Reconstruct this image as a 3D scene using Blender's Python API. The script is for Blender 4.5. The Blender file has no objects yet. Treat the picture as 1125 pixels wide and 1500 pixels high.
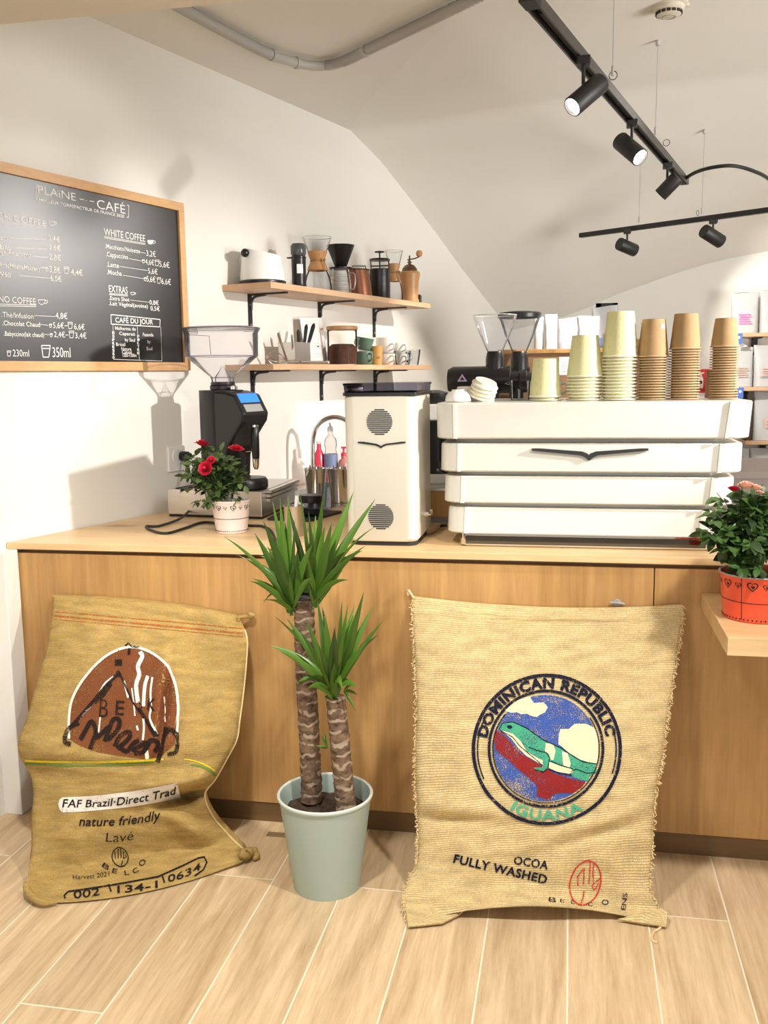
import bpy, bmesh, math, random
from mathutils import Vector, Matrix, noise
from mathutils.bvhtree import BVHTree
R = math.radians
PI = math.pi
random.seed(7)
SC = bpy.context.scene
COL = SC.collection

# ------------------------------------------------------------------ camera
FPX, PITCH, ROLL, YAW, EYE = 1395.0, 0.142, -0.0137, 0.194, 1.43
def _axes():
    f = Vector((0, math.cos(PITCH), -math.sin(PITCH)))
    u = Vector((0, math.sin(PITCH), math.cos(PITCH)))
    x = Vector((1, 0, 0))
    c, s = math.cos(ROLL), math.sin(ROLL)
    rt, up = c * x + s * u, -s * x + c * u
    Z = Matrix.Rotation(YAW, 3, 'Z')
    return Z @ rt, Z @ up, Z @ f
RT, UP, FW = _axes()
CAM = Vector((0, 0, EYE))
cam = bpy.data.objects.new('camera', bpy.data.cameras.new('camera'))
COL.objects.link(cam)
cam.data.sensor_fit = 'VERTICAL'
cam.data.sensor_height = 36
cam.data.lens = FPX / 1500 * 36
cam.data.clip_start = 0.02
m = Matrix.Identity(4)
for i in range(3):
    m[i][0], m[i][1], m[i][2], m[i][3] = RT[i], UP[i], -FW[i], CAM[i]
cam.matrix_world = m
SC.camera = cam

# ------------------------------------------------------------------ world, lamps of the unseen part of the room, added fill lights, exposure
SC.view_settings.view_transform = 'Standard'
SC.view_settings.look = 'None'
SC.view_settings.gamma = 1
SC.view_settings.exposure = 0.2
SC.view_settings.use_curve_mapping = False
W = bpy.data.worlds.new('world')
SC.world = W
W.use_nodes = True
W.node_tree.nodes['Background'].inputs[0].default_value = (1.0, 0.975, 0.94, 1)
W.node_tree.nodes['Background'].inputs[1].default_value = 0.46
def spot(name, loc, target, power, size=60, rad=0.03, col=(1, 0.955, 0.90), blend=0.4, parent=None):
    l = bpy.data.lights.new(name, 'SPOT')
    l.energy = power; l.spot_size = R(size); l.shadow_soft_size = rad; l.color = col; l.spot_blend = blend
    o = bpy.data.objects.new(name, l)
    COL.objects.link(o)
    o.location = loc
    o.rotation_euler = (Vector(target) - Vector(loc)).to_track_quat('-Z', 'Y').to_euler()
    return o
def area(name, loc, target, power, sx, sy, col=(1, 0.97, 0.93)):
    l = bpy.data.lights.new(name, 'AREA')
    l.shape = 'RECTANGLE'; l.size = sx; l.size_y = sy; l.energy = power; l.color = col
    o = bpy.data.objects.new(name, l)
    COL.objects.link(o)
    o.location = loc
    o.rotation_euler = (Vector(target) - Vector(loc)).to_track_quat('-Z', 'Y').to_euler()
    return o
# track lamps on the unseen tracks to the right of and behind the viewer
spot('track_lamp_light', (2.6, 2.25, 2.36), (-1.40, 3.75, 1.02), 560, 37, 0.04, blend=0.8)
spot('track_lamp_light', (2.1, 4.65, 2.47), (-1.80, 2.85, 1.85), 270, 22, 0.12, blend=0.8)
spot('track_lamp_light', (0.75, 1.35, 2.5), (0.1, 2.15, 0.2), 150, 84, 0.07, blend=0.9)
spot('track_lamp_light', (-0.70, 1.30, 2.5), (-0.9, 2.15, 0.2), 145, 84, 0.07, blend=0.9)
spot('track_lamp_light', (0.4, 1.0, 2.40), (-1.72, 3.0, 1.05), 110, 38, 0.12, blend=0.9)
area('front_fill_light', (0.3, -2.8, 1.4), (0.1, 3.0, 1.5), 44, 4.0, 2.2)  # added fill panel behind the viewer, brightens ceiling and counter; no window there
area('vault_fill_light', (4.3, 2.3, 1.2), (0.6, 5.2, 2.6), 38, 2.4, 1.8).data.spread = R(70)  # added fill panel out of view at the right, lifts the vault

# ------------------------------------------------------------------ places: photo pixel -> point on a plane of the room
def ray(x, y):
    return FW + RT * ((x - 562.5) / FPX) + UP * ((750 - y) / FPX)
def at_y(x, y, Y):
    d = ray(x, y); return CAM + d * (Y / d.y)
def at_z(x, y, z):
    d = ray(x, y); return CAM + d * ((z - EYE) / d.z)
TH = R(17.15)
WA = Vector((-1.811, 2.778, 0))
WD = Vector((math.sin(TH), math.cos(TH), 0))       # along the left wall, away from the viewer
WN = Vector((WD.y, -WD.x, 0))                       # out of the left wall, into the room
def wall(s, off, z):
    return WA + WD * s + WN * off + Vector((0, 0, z))
def at_w(x, y, off=0.0):
    d = ray(x, y); k = (WA + WN * off - CAM).dot(WN) / d.dot(WN)
    return CAM + d * k
def swall(P):
    v = Vector(P) - WA
    return v.dot(WD), v.dot(WN), P[2]

# ------------------------------------------------------------------ materials
def mat(name, col=(0.8, 0.8, 0.8), rough=0.5, metal=0.0, spec=0.5, coat=0.0, emit=None, estr=0, bump=0, bscale=200, var=0, vscale=8, island=0):
    m_ = bpy.data.materials.new(name)
    m_.use_nodes = True
    nt = m_.node_tree
    b = nt.nodes['Principled BSDF']
    b.inputs['Base Color'].default_value = (*col, 1)
    b.inputs['Roughness'].default_value = rough
    b.inputs['Metallic'].default_value = metal
    b.inputs['Specular IOR Level'].default_value = spec
    b.inputs['Coat Weight'].default_value = coat
    if emit:
        b.inputs['Emission Color'].default_value = (*emit, 1)
        b.inputs['Emission Strength'].default_value = estr
    if island:      # every leaf its own green
        g = nt.nodes.new('ShaderNodeNewGeometry'); rp = nt.nodes.new('ShaderNodeValToRGB')
        rp.color_ramp.elements[0].color = (*[c * (1 - island) for c in col], 1)
        rp.color_ramp.elements[1].color = (col[0] * (1 + island * 1.6), col[1] * (1 + island), col[2] * (1 + island * .8), 1)
        nt.links.new(g.outputs['Random Per Island'], rp.inputs['Fac']); nt.links.new(rp.outputs['Color'], b.inputs['Base Color'])
    if bump or var:
        tc = nt.nodes.new('ShaderNodeTexCoord')
        if bump:
            n = nt.nodes.new('ShaderNodeTexNoise'); n.inputs['Scale'].default_value = bscale; n.inputs['Detail'].default_value = 3
            bp = nt.nodes.new('ShaderNodeBump'); bp.inputs['Strength'].default_value = bump; bp.inputs['Distance'].default_value = 0.002
            nt.links.new(tc.outputs['Object'], n.inputs['Vector'])
            nt.links.new(n.outputs['Fac'], bp.inputs['Height'])
            nt.links.new(bp.outputs['Normal'], b.inputs['Normal'])
        if var:
            n = nt.nodes.new('ShaderNodeTexNoise'); n.inputs['Scale'].default_value = vscale; n.inputs['Detail'].default_value = 4
            rp = nt.nodes.new('ShaderNodeValToRGB')
            rp.color_ramp.elements[0].position = 0.3; rp.color_ramp.elements[1].position = 0.7
            rp.color_ramp.elements[0].color = (*[c * (1 - var) for c in col], 1)
            rp.color_ramp.elements[1].color = (*[min(1, c * (1 + var)) for c in col], 1)
            nt.links.new(tc.outputs['Object'], n.inputs['Vector'])
            nt.links.new(n.outputs['Fac'], rp.inputs['Fac'])
            nt.links.new(rp.outputs['Color'], b.inputs['Base Color'])
    return m_

def glass(name, tint=(0.93, 0.94, 0.95), rough=0.03, ior=1.45, body=0.0):
    m_ = bpy.data.materials.new(name)
    m_.use_nodes = True
    nt = m_.node_tree
    for n in list(nt.nodes):
        if n.type != 'OUTPUT_MATERIAL': nt.nodes.remove(n)
    out = [n for n in nt.nodes if n.type == 'OUTPUT_MATERIAL'][0]
    t = nt.nodes.new('ShaderNodeBsdfTransparent'); t.inputs[0].default_value = (*tint, 1)
    g = nt.nodes.new('ShaderNodeBsdfGlossy'); g.inputs['Roughness'].default_value = rough
    f = nt.nodes.new('ShaderNodeLayerWeight'); f.inputs['Blend'].default_value = 0.12
    mx = nt.nodes.new('ShaderNodeMixShader')
    nt.links.new(f.outputs['Fresnel'], mx.inputs[0])
    nt.links.new(t.outputs[0], mx.inputs[1]); nt.links.new(g.outputs[0], mx.inputs[2])
    src = mx
    if body:
        d = nt.nodes.new('ShaderNodeBsdfDiffuse'); d.inputs[0].default_value = (0.85, 0.85, 0.88, 1)
        m2 = nt.nodes.new('ShaderNodeMixShader'); m2.inputs[0].default_value = body
        nt.links.new(mx.outputs[0], m2.inputs[1]); nt.links.new(d.outputs[0], m2.inputs[2]); src = m2
    nt.links.new(src.outputs[0], out.inputs[0])
    return m_

def wood(name, c0, c1, axis='Z', scale=1.0, rough=0.45, knots=True):
    """oak grain running along the given world axis"""
    m_ = bpy.data.materials.new(name); m_.use_nodes = True
    nt = m_.node_tree; L = nt.links.new; b = nt.nodes['Principled BSDF']
    b.inputs['Roughness'].default_value = rough; b.inputs['Specular IOR Level'].default_value = 0.35
    tc = nt.nodes.new('ShaderNodeTexCoord'); mp = nt.nodes.new('ShaderNodeMapping')
    lo, hi = 1.1 * scale, 16 * scale
    mp.inputs['Scale'].default_value = {'X': (lo, hi, hi), 'Y': (hi, lo, hi), 'Z': (hi, hi, lo)}[axis]
    L(tc.outputs['Object'], mp.inputs['Vector'])
    n1 = nt.nodes.new('ShaderNodeTexNoise'); n1.inputs['Scale'].default_value = 1.0; n1.inputs['Detail'].default_value = 6; n1.inputs['Distortion'].default_value = 1.2
    L(mp.outputs[0], n1.inputs['Vector'])
    n2 = nt.nodes.new('ShaderNodeTexNoise'); n2.inputs['Scale'].default_value = 5.0; n2.inputs['Detail'].default_value = 5; n2.inputs['Roughness'].default_value = 0.7
    L(mp.outputs[0], n2.inputs['Vector'])
    n3 = nt.nodes.new('ShaderNodeTexNoise'); n3.inputs['Scale'].default_value = 2.6; n3.inputs['Detail'].default_value = 2
    L(tc.outputs['Object'], n3.inputs['Vector'])
    rp = nt.nodes.new('ShaderNodeValToRGB'); e = rp.color_ramp.elements
    e[0].position, e[1].position = 0.40, 0.80
    e[0].color, e[1].color = (*c0, 1), (*c1, 1)
    ad = nt.nodes.new('ShaderNodeMath'); ad.operation = 'MULTIPLY_ADD'; ad.inputs[1].default_value = 0.45
    mm = nt.nodes.new('ShaderNodeMath'); mm.operation = 'MULTIPLY_ADD'; mm.inputs[1].default_value = 0.35
    m0 = nt.nodes.new('ShaderNodeMath'); m0.operation = 'MULTIPLY'; m0.inputs[1].default_value = 0.46
    L(n3.outputs['Fac'], m0.inputs[0]); L(n2.outputs['Fac'], mm.inputs[0]); L(m0.outputs[0], mm.inputs[2])
    L(n1.outputs['Fac'], ad.inputs[0]); L(mm.outputs[0], ad.inputs[2])
    L(ad.outputs[0], rp.inputs['Fac'])
    col = rp.outputs['Color']
    if knots:
        v = nt.nodes.new('ShaderNodeTexVoronoi'); v.inputs['Scale'].default_value = 2.4
        mp2 = nt.nodes.new('ShaderNodeMapping'); mp2.inputs['Scale'].default_value = {'X': (0.55, 1.2, 1.2), 'Y': (1.2, 0.55, 1.2), 'Z': (1.2, 1.2, 0.55)}[axis]
        nd = nt.nodes.new('ShaderNodeTexNoise'); nd.inputs['Scale'].default_value = 14
        va = nt.nodes.new('ShaderNodeVectorMath'); va.operation = 'MULTIPLY_ADD'; va.inputs[1].default_value = (0.05, 0.05, 0.05)
        L(tc.outputs['Object'], nd.inputs['Vector']); L(nd.outputs['Color'], va.inputs[0]); L(tc.outputs['Object'], va.inputs[2])
        L(va.outputs[0], mp2.inputs['Vector']); L(mp2.outputs[0], v.inputs['Vector'])
        r2 = nt.nodes.new('ShaderNodeValToRGB'); q = r2.color_ramp.elements
        q[0].position, q[1].position = 0.03, 0.12
        q[0].color, q[1].color = (0.45, 0.36, 0.28, 1), (1, 1, 1, 1)
        L(v.outputs['Distance'], r2.inputs['Fac'])
        mx = nt.nodes.new('ShaderNodeMix'); mx.data_type = 'RGBA'; mx.blend_type = 'MULTIPLY'; mx.inputs['Factor'].default_value = 0.9
        L(col, mx.inputs['A']); L(r2.outputs['Color'], mx.inputs['B']); col = mx.outputs['Result']
    L(col, b.inputs['Base Color'])
    bp = nt.nodes.new('ShaderNodeBump'); bp.inputs['Strength'].default_value = 0.12; bp.inputs['Distance'].default_value = 0.001
    L(n2.outputs['Fac'], bp.inputs['Height']); L(bp.outputs['Normal'], b.inputs['Normal'])
    return m_

def floor_material():
    m_ = bpy.data.materials.new('oak_tile'); m_.use_nodes = True
    nt = m_.node_tree; L = nt.links.new; b = nt.nodes['Principled BSDF']
    b.inputs['Roughness'].default_value = 0.38; b.inputs['Specular IOR Level'].default_value = 0.4
    tc = nt.nodes.new('ShaderNodeTexCoord')
    sp = nt.nodes.new('ShaderNodeSeparateXYZ'); L(tc.outputs['Object'], sp.inputs[0])
    cb = nt.nodes.new('ShaderNodeCombineXYZ')
    ay = nt.nodes.new('ShaderNodeMath'); ay.inputs[1].default_value = 10.05 - 0.0
    ax = nt.nodes.new('ShaderNodeMath'); ax.inputs[1].default_value = 4.143
    L(sp.outputs['Y'], ay.inputs[0]); L(sp.outputs['X'], ax.inputs[0])
    L(ay.outputs[0], cb.inputs['X']); L(ax.outputs[0], cb.inputs['Y'])
    br = nt.nodes.new('ShaderNodeTexBrick'); br.offset = 0.5; br.offset_frequency = 2
    br.inputs['Scale'].default_value = 1; br.inputs['Brick Width'].default_value = 1.25; br.inputs['Row Height'].default_value = 0.2077
    br.inputs['Mortar Size'].default_value = 0.0022; br.inputs['Mortar Smooth'].default_value = 0.1; br.inputs['Bias'].default_value = 0
    br.inputs['Color1'].default_value = (0, 0, 0, 1); br.inputs['Color2'].default_value = (1, 1, 1, 1); br.inputs['Mortar'].default_value = (0.5, 0.5, 0.5, 1)
    L(cb.outputs[0], br.inputs['Vector'])
    # grain, offset from plank to plank
    off = nt.nodes.new('ShaderNodeVectorMath'); off.operation = 'MULTIPLY_ADD'; off.inputs[1].default_value = (7.3, 5.1, 3.7)
    L(br.outputs['Color'], off.inputs[0]); L(tc.outputs['Object'], off.inputs[2])
    mp = nt.nodes.new('ShaderNodeMapping'); mp.inputs['Scale'].default_value = (17, 1.3, 17); L(off.outputs[0], mp.inputs['Vector'])
    n1 = nt.nodes.new('ShaderNodeTexNoise'); n1.inputs['Scale'].default_value = 1; n1.inputs['Detail'].default_value = 6; n1.inputs['Distortion'].default_value = 1.6
    n2 = nt.nodes.new('ShaderNodeTexNoise'); n2.inputs['Scale'].default_value = 6; n2.inputs['Detail'].default_value = 4; n2.inputs['Roughness'].default_value = 0.75
    L(mp.outputs[0], n1.inputs['Vector']); L(mp.outputs[0], n2.inputs['Vector'])
    mm = nt.nodes.new('ShaderNodeMath'); mm.operation = 'MULTIPLY'; mm.inputs[1].default_value = 0.4
    ad = nt.nodes.new('ShaderNodeMath'); ad.operation = 'MULTIPLY_ADD'; ad.inputs[1].default_value = 0.6
    L(n2.outputs['Fac'], mm.inputs[0]); L(n1.outputs['Fac'], ad.inputs[0]); L(mm.outputs[0], ad.inputs[2])
    rp = nt.nodes.new('ShaderNodeValToRGB'); e = rp.color_ramp.elements
    e[0].position, e[1].position = 0.33, 0.66
    e[0].color, e[1].color = (0.43, 0.300, 0.165, 1), (0.72, 0.555, 0.350, 1)
    L(ad.outputs[0], rp.inputs['Fac'])
    hs = nt.nodes.new('ShaderNodeHueSaturation')
    mr = nt.nodes.new('ShaderNodeMapRange'); mr.inputs['To Min'].default_value = 0.90; mr.inputs['To Max'].default_value = 1.10
    L(br.outputs['Color'], mr.inputs['Value']); L(mr.outputs[0], hs.inputs['Value']); L(rp.outputs['Color'], hs.inputs['Color'])
    mx = nt.nodes.new('ShaderNodeMix'); mx.data_type = 'RGBA'
    L(br.outputs['Fac'], mx.inputs['Factor']); L(hs.outputs['Color'], mx.inputs['A']); mx.inputs['B'].default_value = (0.80, 0.70, 0.55, 1)
    L(mx.outputs['Result'], b.inputs['Base Color'])
    bp = nt.nodes.new('ShaderNodeBump'); bp.inputs['Strength'].default_value = 0.15; bp.inputs['Distance'].default_value = 0.001
    L(n2.outputs['Fac'], bp.inputs['Height']); L(bp.outputs['Normal'], b.inputs['Normal'])
    return m_

def jute(name, c0, c1, nu, nv, gap=0.55, bump=0.6):
    """woven sacking on the surface's own UV"""
    m_ = bpy.data.materials.new(name); m_.use_nodes = True
    nt = m_.node_tree; L = nt.links.new; b = nt.nodes['Principled BSDF']
    b.inputs['Roughness'].default_value = 0.9; b.inputs['Specular IOR Level'].default_value = 0.1
    uv = nt.nodes.new('ShaderNodeUVMap'); uv.uv_map = 'UVMap'
    nz = nt.nodes.new('ShaderNodeTexNoise'); nz.inputs['Scale'].default_value = 7; nz.inputs['Detail'].default_value = 3
    va = nt.nodes.new('ShaderNodeVectorMath'); va.operation = 'MULTIPLY_ADD'; va.inputs[1].default_value = (0.015, 0.02, 0)
    L(uv.outputs[0], nz.inputs['Vector']); L(nz.outputs['Color'], va.inputs[0]); L(uv.outputs[0], va.inputs[2])
    mp = nt.nodes.new('ShaderNodeMapping'); mp.inputs['Scale'].default_value = (nu, nv, 1); L(va.outputs[0], mp.inputs['Vector'])
    br = nt.nodes.new('ShaderNodeTexBrick'); br.offset = 0.5
    br.inputs['Scale'].default_value = 1; br.inputs['Brick Width'].default_value = 1.0; br.inputs['Row Height'].default_value = 0.5
    br.inputs['Mortar Size'].default_value = 0.11; br.inputs['Mortar Smooth'].default_value = 1.0
    br.inputs['Color1'].default_value = (*c0, 1); br.inputs['Color2'].default_value = (*c1, 1)
    br.inputs['Mortar'].default_value = (*[c * gap for c in c0], 1)
    L(mp.outputs[0], br.inputs['Vector'])
    # uneven threads
    n2 = nt.nodes.new('ShaderNodeTexNoise'); n2.inputs['Scale'].default_value = 1; n2.inputs['Detail'].default_value = 4
    mp2 = nt.nodes.new('ShaderNodeMapping'); mp2.inputs['Scale'].default_value = (9, nv * 0.45, 1)
    L(va.outputs[0], mp2.inputs['Vector']); L(mp2.outputs[0], n2.inputs['Vector'])
    mr = nt.nodes.new('ShaderNodeMapRange'); mr.inputs['From Min'].default_value = 0.3; mr.inputs['From Max'].default_value = 0.7
    mr.inputs['To Min'].default_value = 0.80; mr.inputs['To Max'].default_value = 1.16
    L(n2.outputs['Fac'], mr.inputs['Value'])
    hs = nt.nodes.new('ShaderNodeHueSaturation'); L(br.outputs['Color'], hs.inputs['Color']); L(mr.outputs[0], hs.inputs['Value'])
    L(hs.outputs['Color'], b.inputs['Base Color'])
    bp = nt.nodes.new('ShaderNodeBump'); bp.invert = True; bp.inputs['Strength'].default_value = bump; bp.inputs['Distance'].default_value = 0.0015
    L(br.outputs['Fac'], bp.inputs['Height']); L(bp.outputs['Normal'], b.inputs['Normal'])
    return m_

def ink(name, col, wear=0.45, scale=260):
    """printing ink, worn so that the cloth shows through in specks"""
    m_ = bpy.data.materials.new(name); m_.use_nodes = True
    nt = m_.node_tree; L = nt.links.new; b = nt.nodes['Principled BSDF']
    b.inputs['Base Color'].default_value = (*col, 1); b.inputs['Roughness'].default_value = 0.85; b.inputs['Specular IOR Level'].default_value = 0.1
    if wear:
        tc = nt.nodes.new('ShaderNodeTexCoord')
        n = nt.nodes.new('ShaderNodeTexNoise'); n.inputs['Scale'].default_value = scale; n.inputs['Detail'].default_value = 2
        n2 = nt.nodes.new('ShaderNodeTexNoise'); n2.inputs['Scale'].default_value = 22; n2.inputs['Detail'].default_value = 2
        L(tc.outputs['Object'], n.inputs['Vector']); L(tc.outputs['Object'], n2.inputs['Vector'])
        ad = nt.nodes.new('ShaderNodeMath'); ad.operation = 'MULTIPLY_ADD'; ad.inputs[1].default_value = 0.75
        m5 = nt.nodes.new('ShaderNodeMath'); m5.operation = 'MULTIPLY'; m5.inputs[1].default_value = 0.25
        L(n2.outputs['Fac'], m5.inputs[0]); L(n.outputs['Fac'], ad.inputs[0]); L(m5.outputs[0], ad.inputs[2])
        rp = nt.nodes.new('ShaderNodeValToRGB'); e = rp.color_ramp.elements
        e[0].position, e[1].position = wear - 0.03, wear + 0.03
        e[0].color, e[1].color = (0, 0, 0, 1), (1, 1, 1, 1)
        L(ad.outputs[0], rp.inputs['Fac']); L(rp.outputs['Color'], b.inputs['Alpha'])
    return m_

def bark():
    m_ = bpy.data.materials.new('yucca_bark'); m_.use_nodes = True
    nt = m_.node_tree; L = nt.links.new; b = nt.nodes['Principled BSDF']; b.inputs['Roughness'].default_value = 0.9
    tc = nt.nodes.new('ShaderNodeTexCoord')
    mp = nt.nodes.new('ShaderNodeMapping'); mp.inputs['Scale'].default_value = (22, 22, 40); L(tc.outputs['Object'], mp.inputs['Vector'])
    v = nt.nodes.new('ShaderNodeTexNoise'); v.inputs['Scale'].default_value = 1.6; v.inputs['Detail'].default_value = 6; v.inputs['Roughness'].default_value = 0.7
    L(mp.outputs[0], v.inputs['Vector'])
    rp = nt.nodes.new('ShaderNodeValToRGB'); e = rp.color_ramp.elements
    e[0].position, e[1].position = 0.35, 0.68
    e[0].color, e[1].color = (0.055, 0.030, 0.016, 1), (0.26, 0.165, 0.10, 1)
    L(v.outputs['Fac'], rp.inputs['Fac'])
    # pale leaf scars in broken rings
    w = nt.nodes.new('ShaderNodeTexWave'); w.bands_direction = 'Z'; w.inputs['Scale'].default_value = 10.5; w.inputs['Distortion'].default_value = 4.5
    w.inputs['Detail'].default_value = 1.5; w.inputs['Detail Scale'].default_value = 2.6
    L(tc.outputs['Object'], w.inputs['Vector'])
    r2 = nt.nodes.new('ShaderNodeValToRGB'); q = r2.color_ramp.elements
    q[0].position, q[1].position = 0.79, 0.91; q[0].color, q[1].color = (0, 0, 0, 1), (1, 1, 1, 1)
    nb = nt.nodes.new('ShaderNodeTexNoise'); nb.inputs['Scale'].default_value = 26; nb.inputs['Detail'].default_value = 2; L(tc.outputs['Object'], nb.inputs['Vector'])
    ml = nt.nodes.new('ShaderNodeMath'); ml.operation = 'MULTIPLY'; L(w.outputs['Fac'], ml.inputs[0])
    m9 = nt.nodes.new('ShaderNodeMapRange'); m9.inputs['From Min'].default_value = 0.30; m9.inputs['From Max'].default_value = 0.46; L(nb.outputs['Fac'], m9.inputs['Value']); L(m9.outputs[0], ml.inputs[1])
    L(ml.outputs[0], r2.inputs['Fac'])
    mx = nt.nodes.new('ShaderNodeMix'); mx.data_type = 'RGBA'
    L(r2.outputs['Color'], mx.inputs['Factor']); L(rp.outputs['Color'], mx.inputs['A']); mx.inputs['B'].default_value = (0.36, 0.27, 0.19, 1)
    L(mx.outputs['Result'], b.inputs['Base Color'])
    bp = nt.nodes.new('ShaderNodeBump'); bp.inputs['Strength'].default_value = 0.8; bp.inputs['Distance'].default_value = 0.004
    L(v.outputs['Fac'], bp.inputs['Height']); L(bp.outputs['Normal'], b.inputs['Normal'])
    return m_

M = {}
M['plaster'] = mat('white_plaster', (0.79, 0.77, 0.715), 0.75, spec=0.2, bump=0.12, bscale=35)
M['ceiling'] = mat('ceiling_plaster', (0.80, 0.775, 0.715), 0.8, spec=0.2, bump=0.15, bscale=14)
M['cream'] = mat('cream_plaster', (0.80, 0.74, 0.64), 0.8, spec=0.2)
M['floor'] = floor_material()
M['panel'] = wood('oak_panel', (0.29, 0.145, 0.043), (0.61, 0.365, 0.140), 'Z', 0.75)
M['plinth'] = wood('dark_plinth', (0.10, 0.055, 0.022), (0.19, 0.110, 0.045), 'X', 1, knots=False)
M['worktop'] = wood('light_oak_worktop', (0.58, 0.365, 0.165), (0.82, 0.595, 0.330), 'X', 0.8, 0.36)
M['shelfwood'] = wood('beech_shelf', (0.56, 0.345, 0.20), (0.70, 0.46, 0.28), 'Y', 1, knots=False)
M['frame'] = wood('pine_frame', (0.52, 0.29, 0.12), (0.70, 0.43, 0.21), 'Y', 1, knots=False)
M['browncab'] = wood('brown_cabinet', (0.20, 0.11, 0.055), (0.33, 0.19, 0.10), 'X', 1, knots=False)
M['black'] = mat('black_plastic', (0.007, 0.007, 0.008), 0.33)
M['blackmetal'] = mat('black_powder_coat', (0.016, 0.015, 0.015), 0.5)
M['blackmatt'] = mat('matt_black', (0.02, 0.02, 0.02), 0.7)
M['trackgrey'] = mat('track_aluminium', (0.055, 0.052, 0.050), 0.38, metal=0.4)
M['steel'] = mat('brushed_steel', (0.62, 0.60, 0.57), 0.28, metal=1.0)
M['chrome'] = mat('chrome', (0.75, 0.74, 0.72), 0.08, metal=1.0)
M['ivory'] = mat('ivory_enamel', (0.68, 0.665, 0.595), 0.32, coat=0.25)
M['ivory2'] = mat('cream_enamel', (0.70, 0.675, 0.58), 0.38, coat=0.15)
M['white'] = mat('white_gloss', (0.85, 0.84, 0.81), 0.35)
M['ceramic'] = mat('white_ceramic', (0.86, 0.84, 0.79), 0.25)
M['paper'] = mat('white_paper', (0.88, 0.87, 0.84), 0.8)
M['bagwhite'] = mat('white_coffee_bag', (0.53, 0.53, 0.535), 0.45, bump=0.3, bscale=40)
M['glass'] = glass('clear_glass')
M['hopper'] = glass('smoked_clear_plastic', (0.945, 0.94, 0.96), 0.05, body=0.05)
M['lidglass'] = glass('dark_clear_plastic', (0.50, 0.50, 0.58), 0.05)
M['kraft'] = mat('kraft_paper', (0.40, 0.255, 0.118), 0.75, var=0.06, vscale=30)
M['kraftdark'] = mat('dark_kraft_paper', (0.34, 0.195, 0.085), 0.75)
M['kraftrim'] = mat('kraft_rim', (0.50, 0.335, 0.18), 0.65)
M['cuprim'] = mat('cream_cup_rim', (0.85, 0.81, 0.64), 0.55)
M['soil'] = mat('potting_soil', (0.045, 0.025, 0.014), 0.95, bump=1.0, bscale=90, var=0.5, vscale=60)
M['sage'] = mat('sage_green_metal', (0.38, 0.47, 0.42), 0.45, var=0.03)
M['sagerim'] = mat('pale_sage_rim', (0.60, 0.66, 0.60), 0.4)
M['leaf'] = mat('yucca_leaf', (0.055, 0.150, 0.016), 0.33, island=0.65)
M['roseleaf'] = mat('rose_leaf', (0.050, 0.105, 0.032), 0.42, island=0.8)
M['roseleaf2'] = mat('dark_rose_leaf', (0.038, 0.098, 0.022), 0.40, island=0.7)
M['stem'] = mat('green_stem', (0.12, 0.17, 0.05), 0.6)
M['rosered'] = mat('red_petal', (0.62, 0.012, 0.045), 0.55)
M['rosedark'] = mat('dark_red_petal', (0.42, 0.008, 0.03), 0.55)
M['rosepink'] = mat('peach_petal', (0.85, 0.52, 0.40), 0.55)
M['redbucket'] = mat('coral_red_enamel', (0.84, 0.095, 0.040), 0.4)
M['pinkbucket'] = mat('blush_white_enamel', (0.86, 0.74, 0.70), 0.4, var=0.10, vscale=14)
M['bucketline'] = mat('black_print', (0.015, 0.012, 0.012), 0.6)
M['board'] = mat('blackboard', (0.007, 0.007, 0.008), 0.34, spec=0.7, bump=0.05, bscale=260)
M['chalk'] = mat('chalk_marker', (0.86, 0.85, 0.82), 0.8)
M['screen'] = mat('blue_display', (0.02, 0.13, 0.5), 0.3, emit=(0.03, 0.22, 0.95), estr=0.9)
M['lamp'] = mat('lit_lamp', (1, 1, 1), 0.5, emit=(1, 0.95, 0.86), estr=14)
M['grey'] = mat('grey_plastic', (0.35, 0.35, 0.35), 0.5)
M['conduit'] = mat('grey_conduit', (0.47, 0.46, 0.43), 0.45)
M['coffee'] = mat('ground_coffee', (0.085, 0.034, 0.018), 0.9, bump=1, bscale=200, var=0.4, vscale=120)
M['bamboo'] = mat('bamboo', (0.42, 0.22, 0.085), 0.5, var=0.15, vscale=20)
M['orangewood'] = mat('turned_beech', (0.50, 0.26, 0.10), 0.4, var=0.15, vscale=18)
M['copper'] = mat('brushed_copper', (0.30, 0.125, 0.07), 0.35, metal=0.75)
M['greencup'] = mat('green_ceramic', (0.115, 0.185, 0.135), 0.3)
M['yellowcup'] = mat('ochre_cup', (0.62, 0.34, 0.10), 0.5)
M['red'] = mat('sign_red', (0.72, 0.015, 0.02), 0.5)
M['pinksoap'] = mat('red_soap', (0.80, 0.06, 0.11), 0.25)
M['pinkpump'] = mat('rose_soap', (0.62, 0.24, 0.22), 0.3)
M['bluelabel'] = mat('blue_label', (0.22, 0.27, 0.46), 0.5)
M['teal'] = mat('teal_plastic', (0.10, 0.42, 0.42), 0.5)
M['blue'] = mat('blue_tag', (0.08, 0.18, 0.62), 0.5)
M['magenta'] = mat('magenta_print', (0.80, 0.22, 0.52), 0.6)
M['yellow'] = mat('yellow_print', (0.86, 0.74, 0.10), 0.6)
M['salmon'] = mat('salmon_print', (0.72, 0.45, 0.38), 0.6)
M['greyprint'] = mat('grey_print', (0.35, 0.35, 0.36), 0.6)
M['taupe'] = mat('taupe_laminate', (0.42, 0.36, 0.33), 0.5)
M['tan'] = mat('tan_wood', (0.50, 0.33, 0.17), 0.5)
M['shell'] = mat('detector_white', (0.70, 0.64, 0.53), 0.5)
M['lilac'] = mat('lilac_badge', (0.42, 0.30, 0.48), 0.4)
M['juteL'] = jute('golden_jute', (0.47, 0.315, 0.105), (0.56, 0.395, 0.148), 190, 110, 0.70, 0.6)
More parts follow.
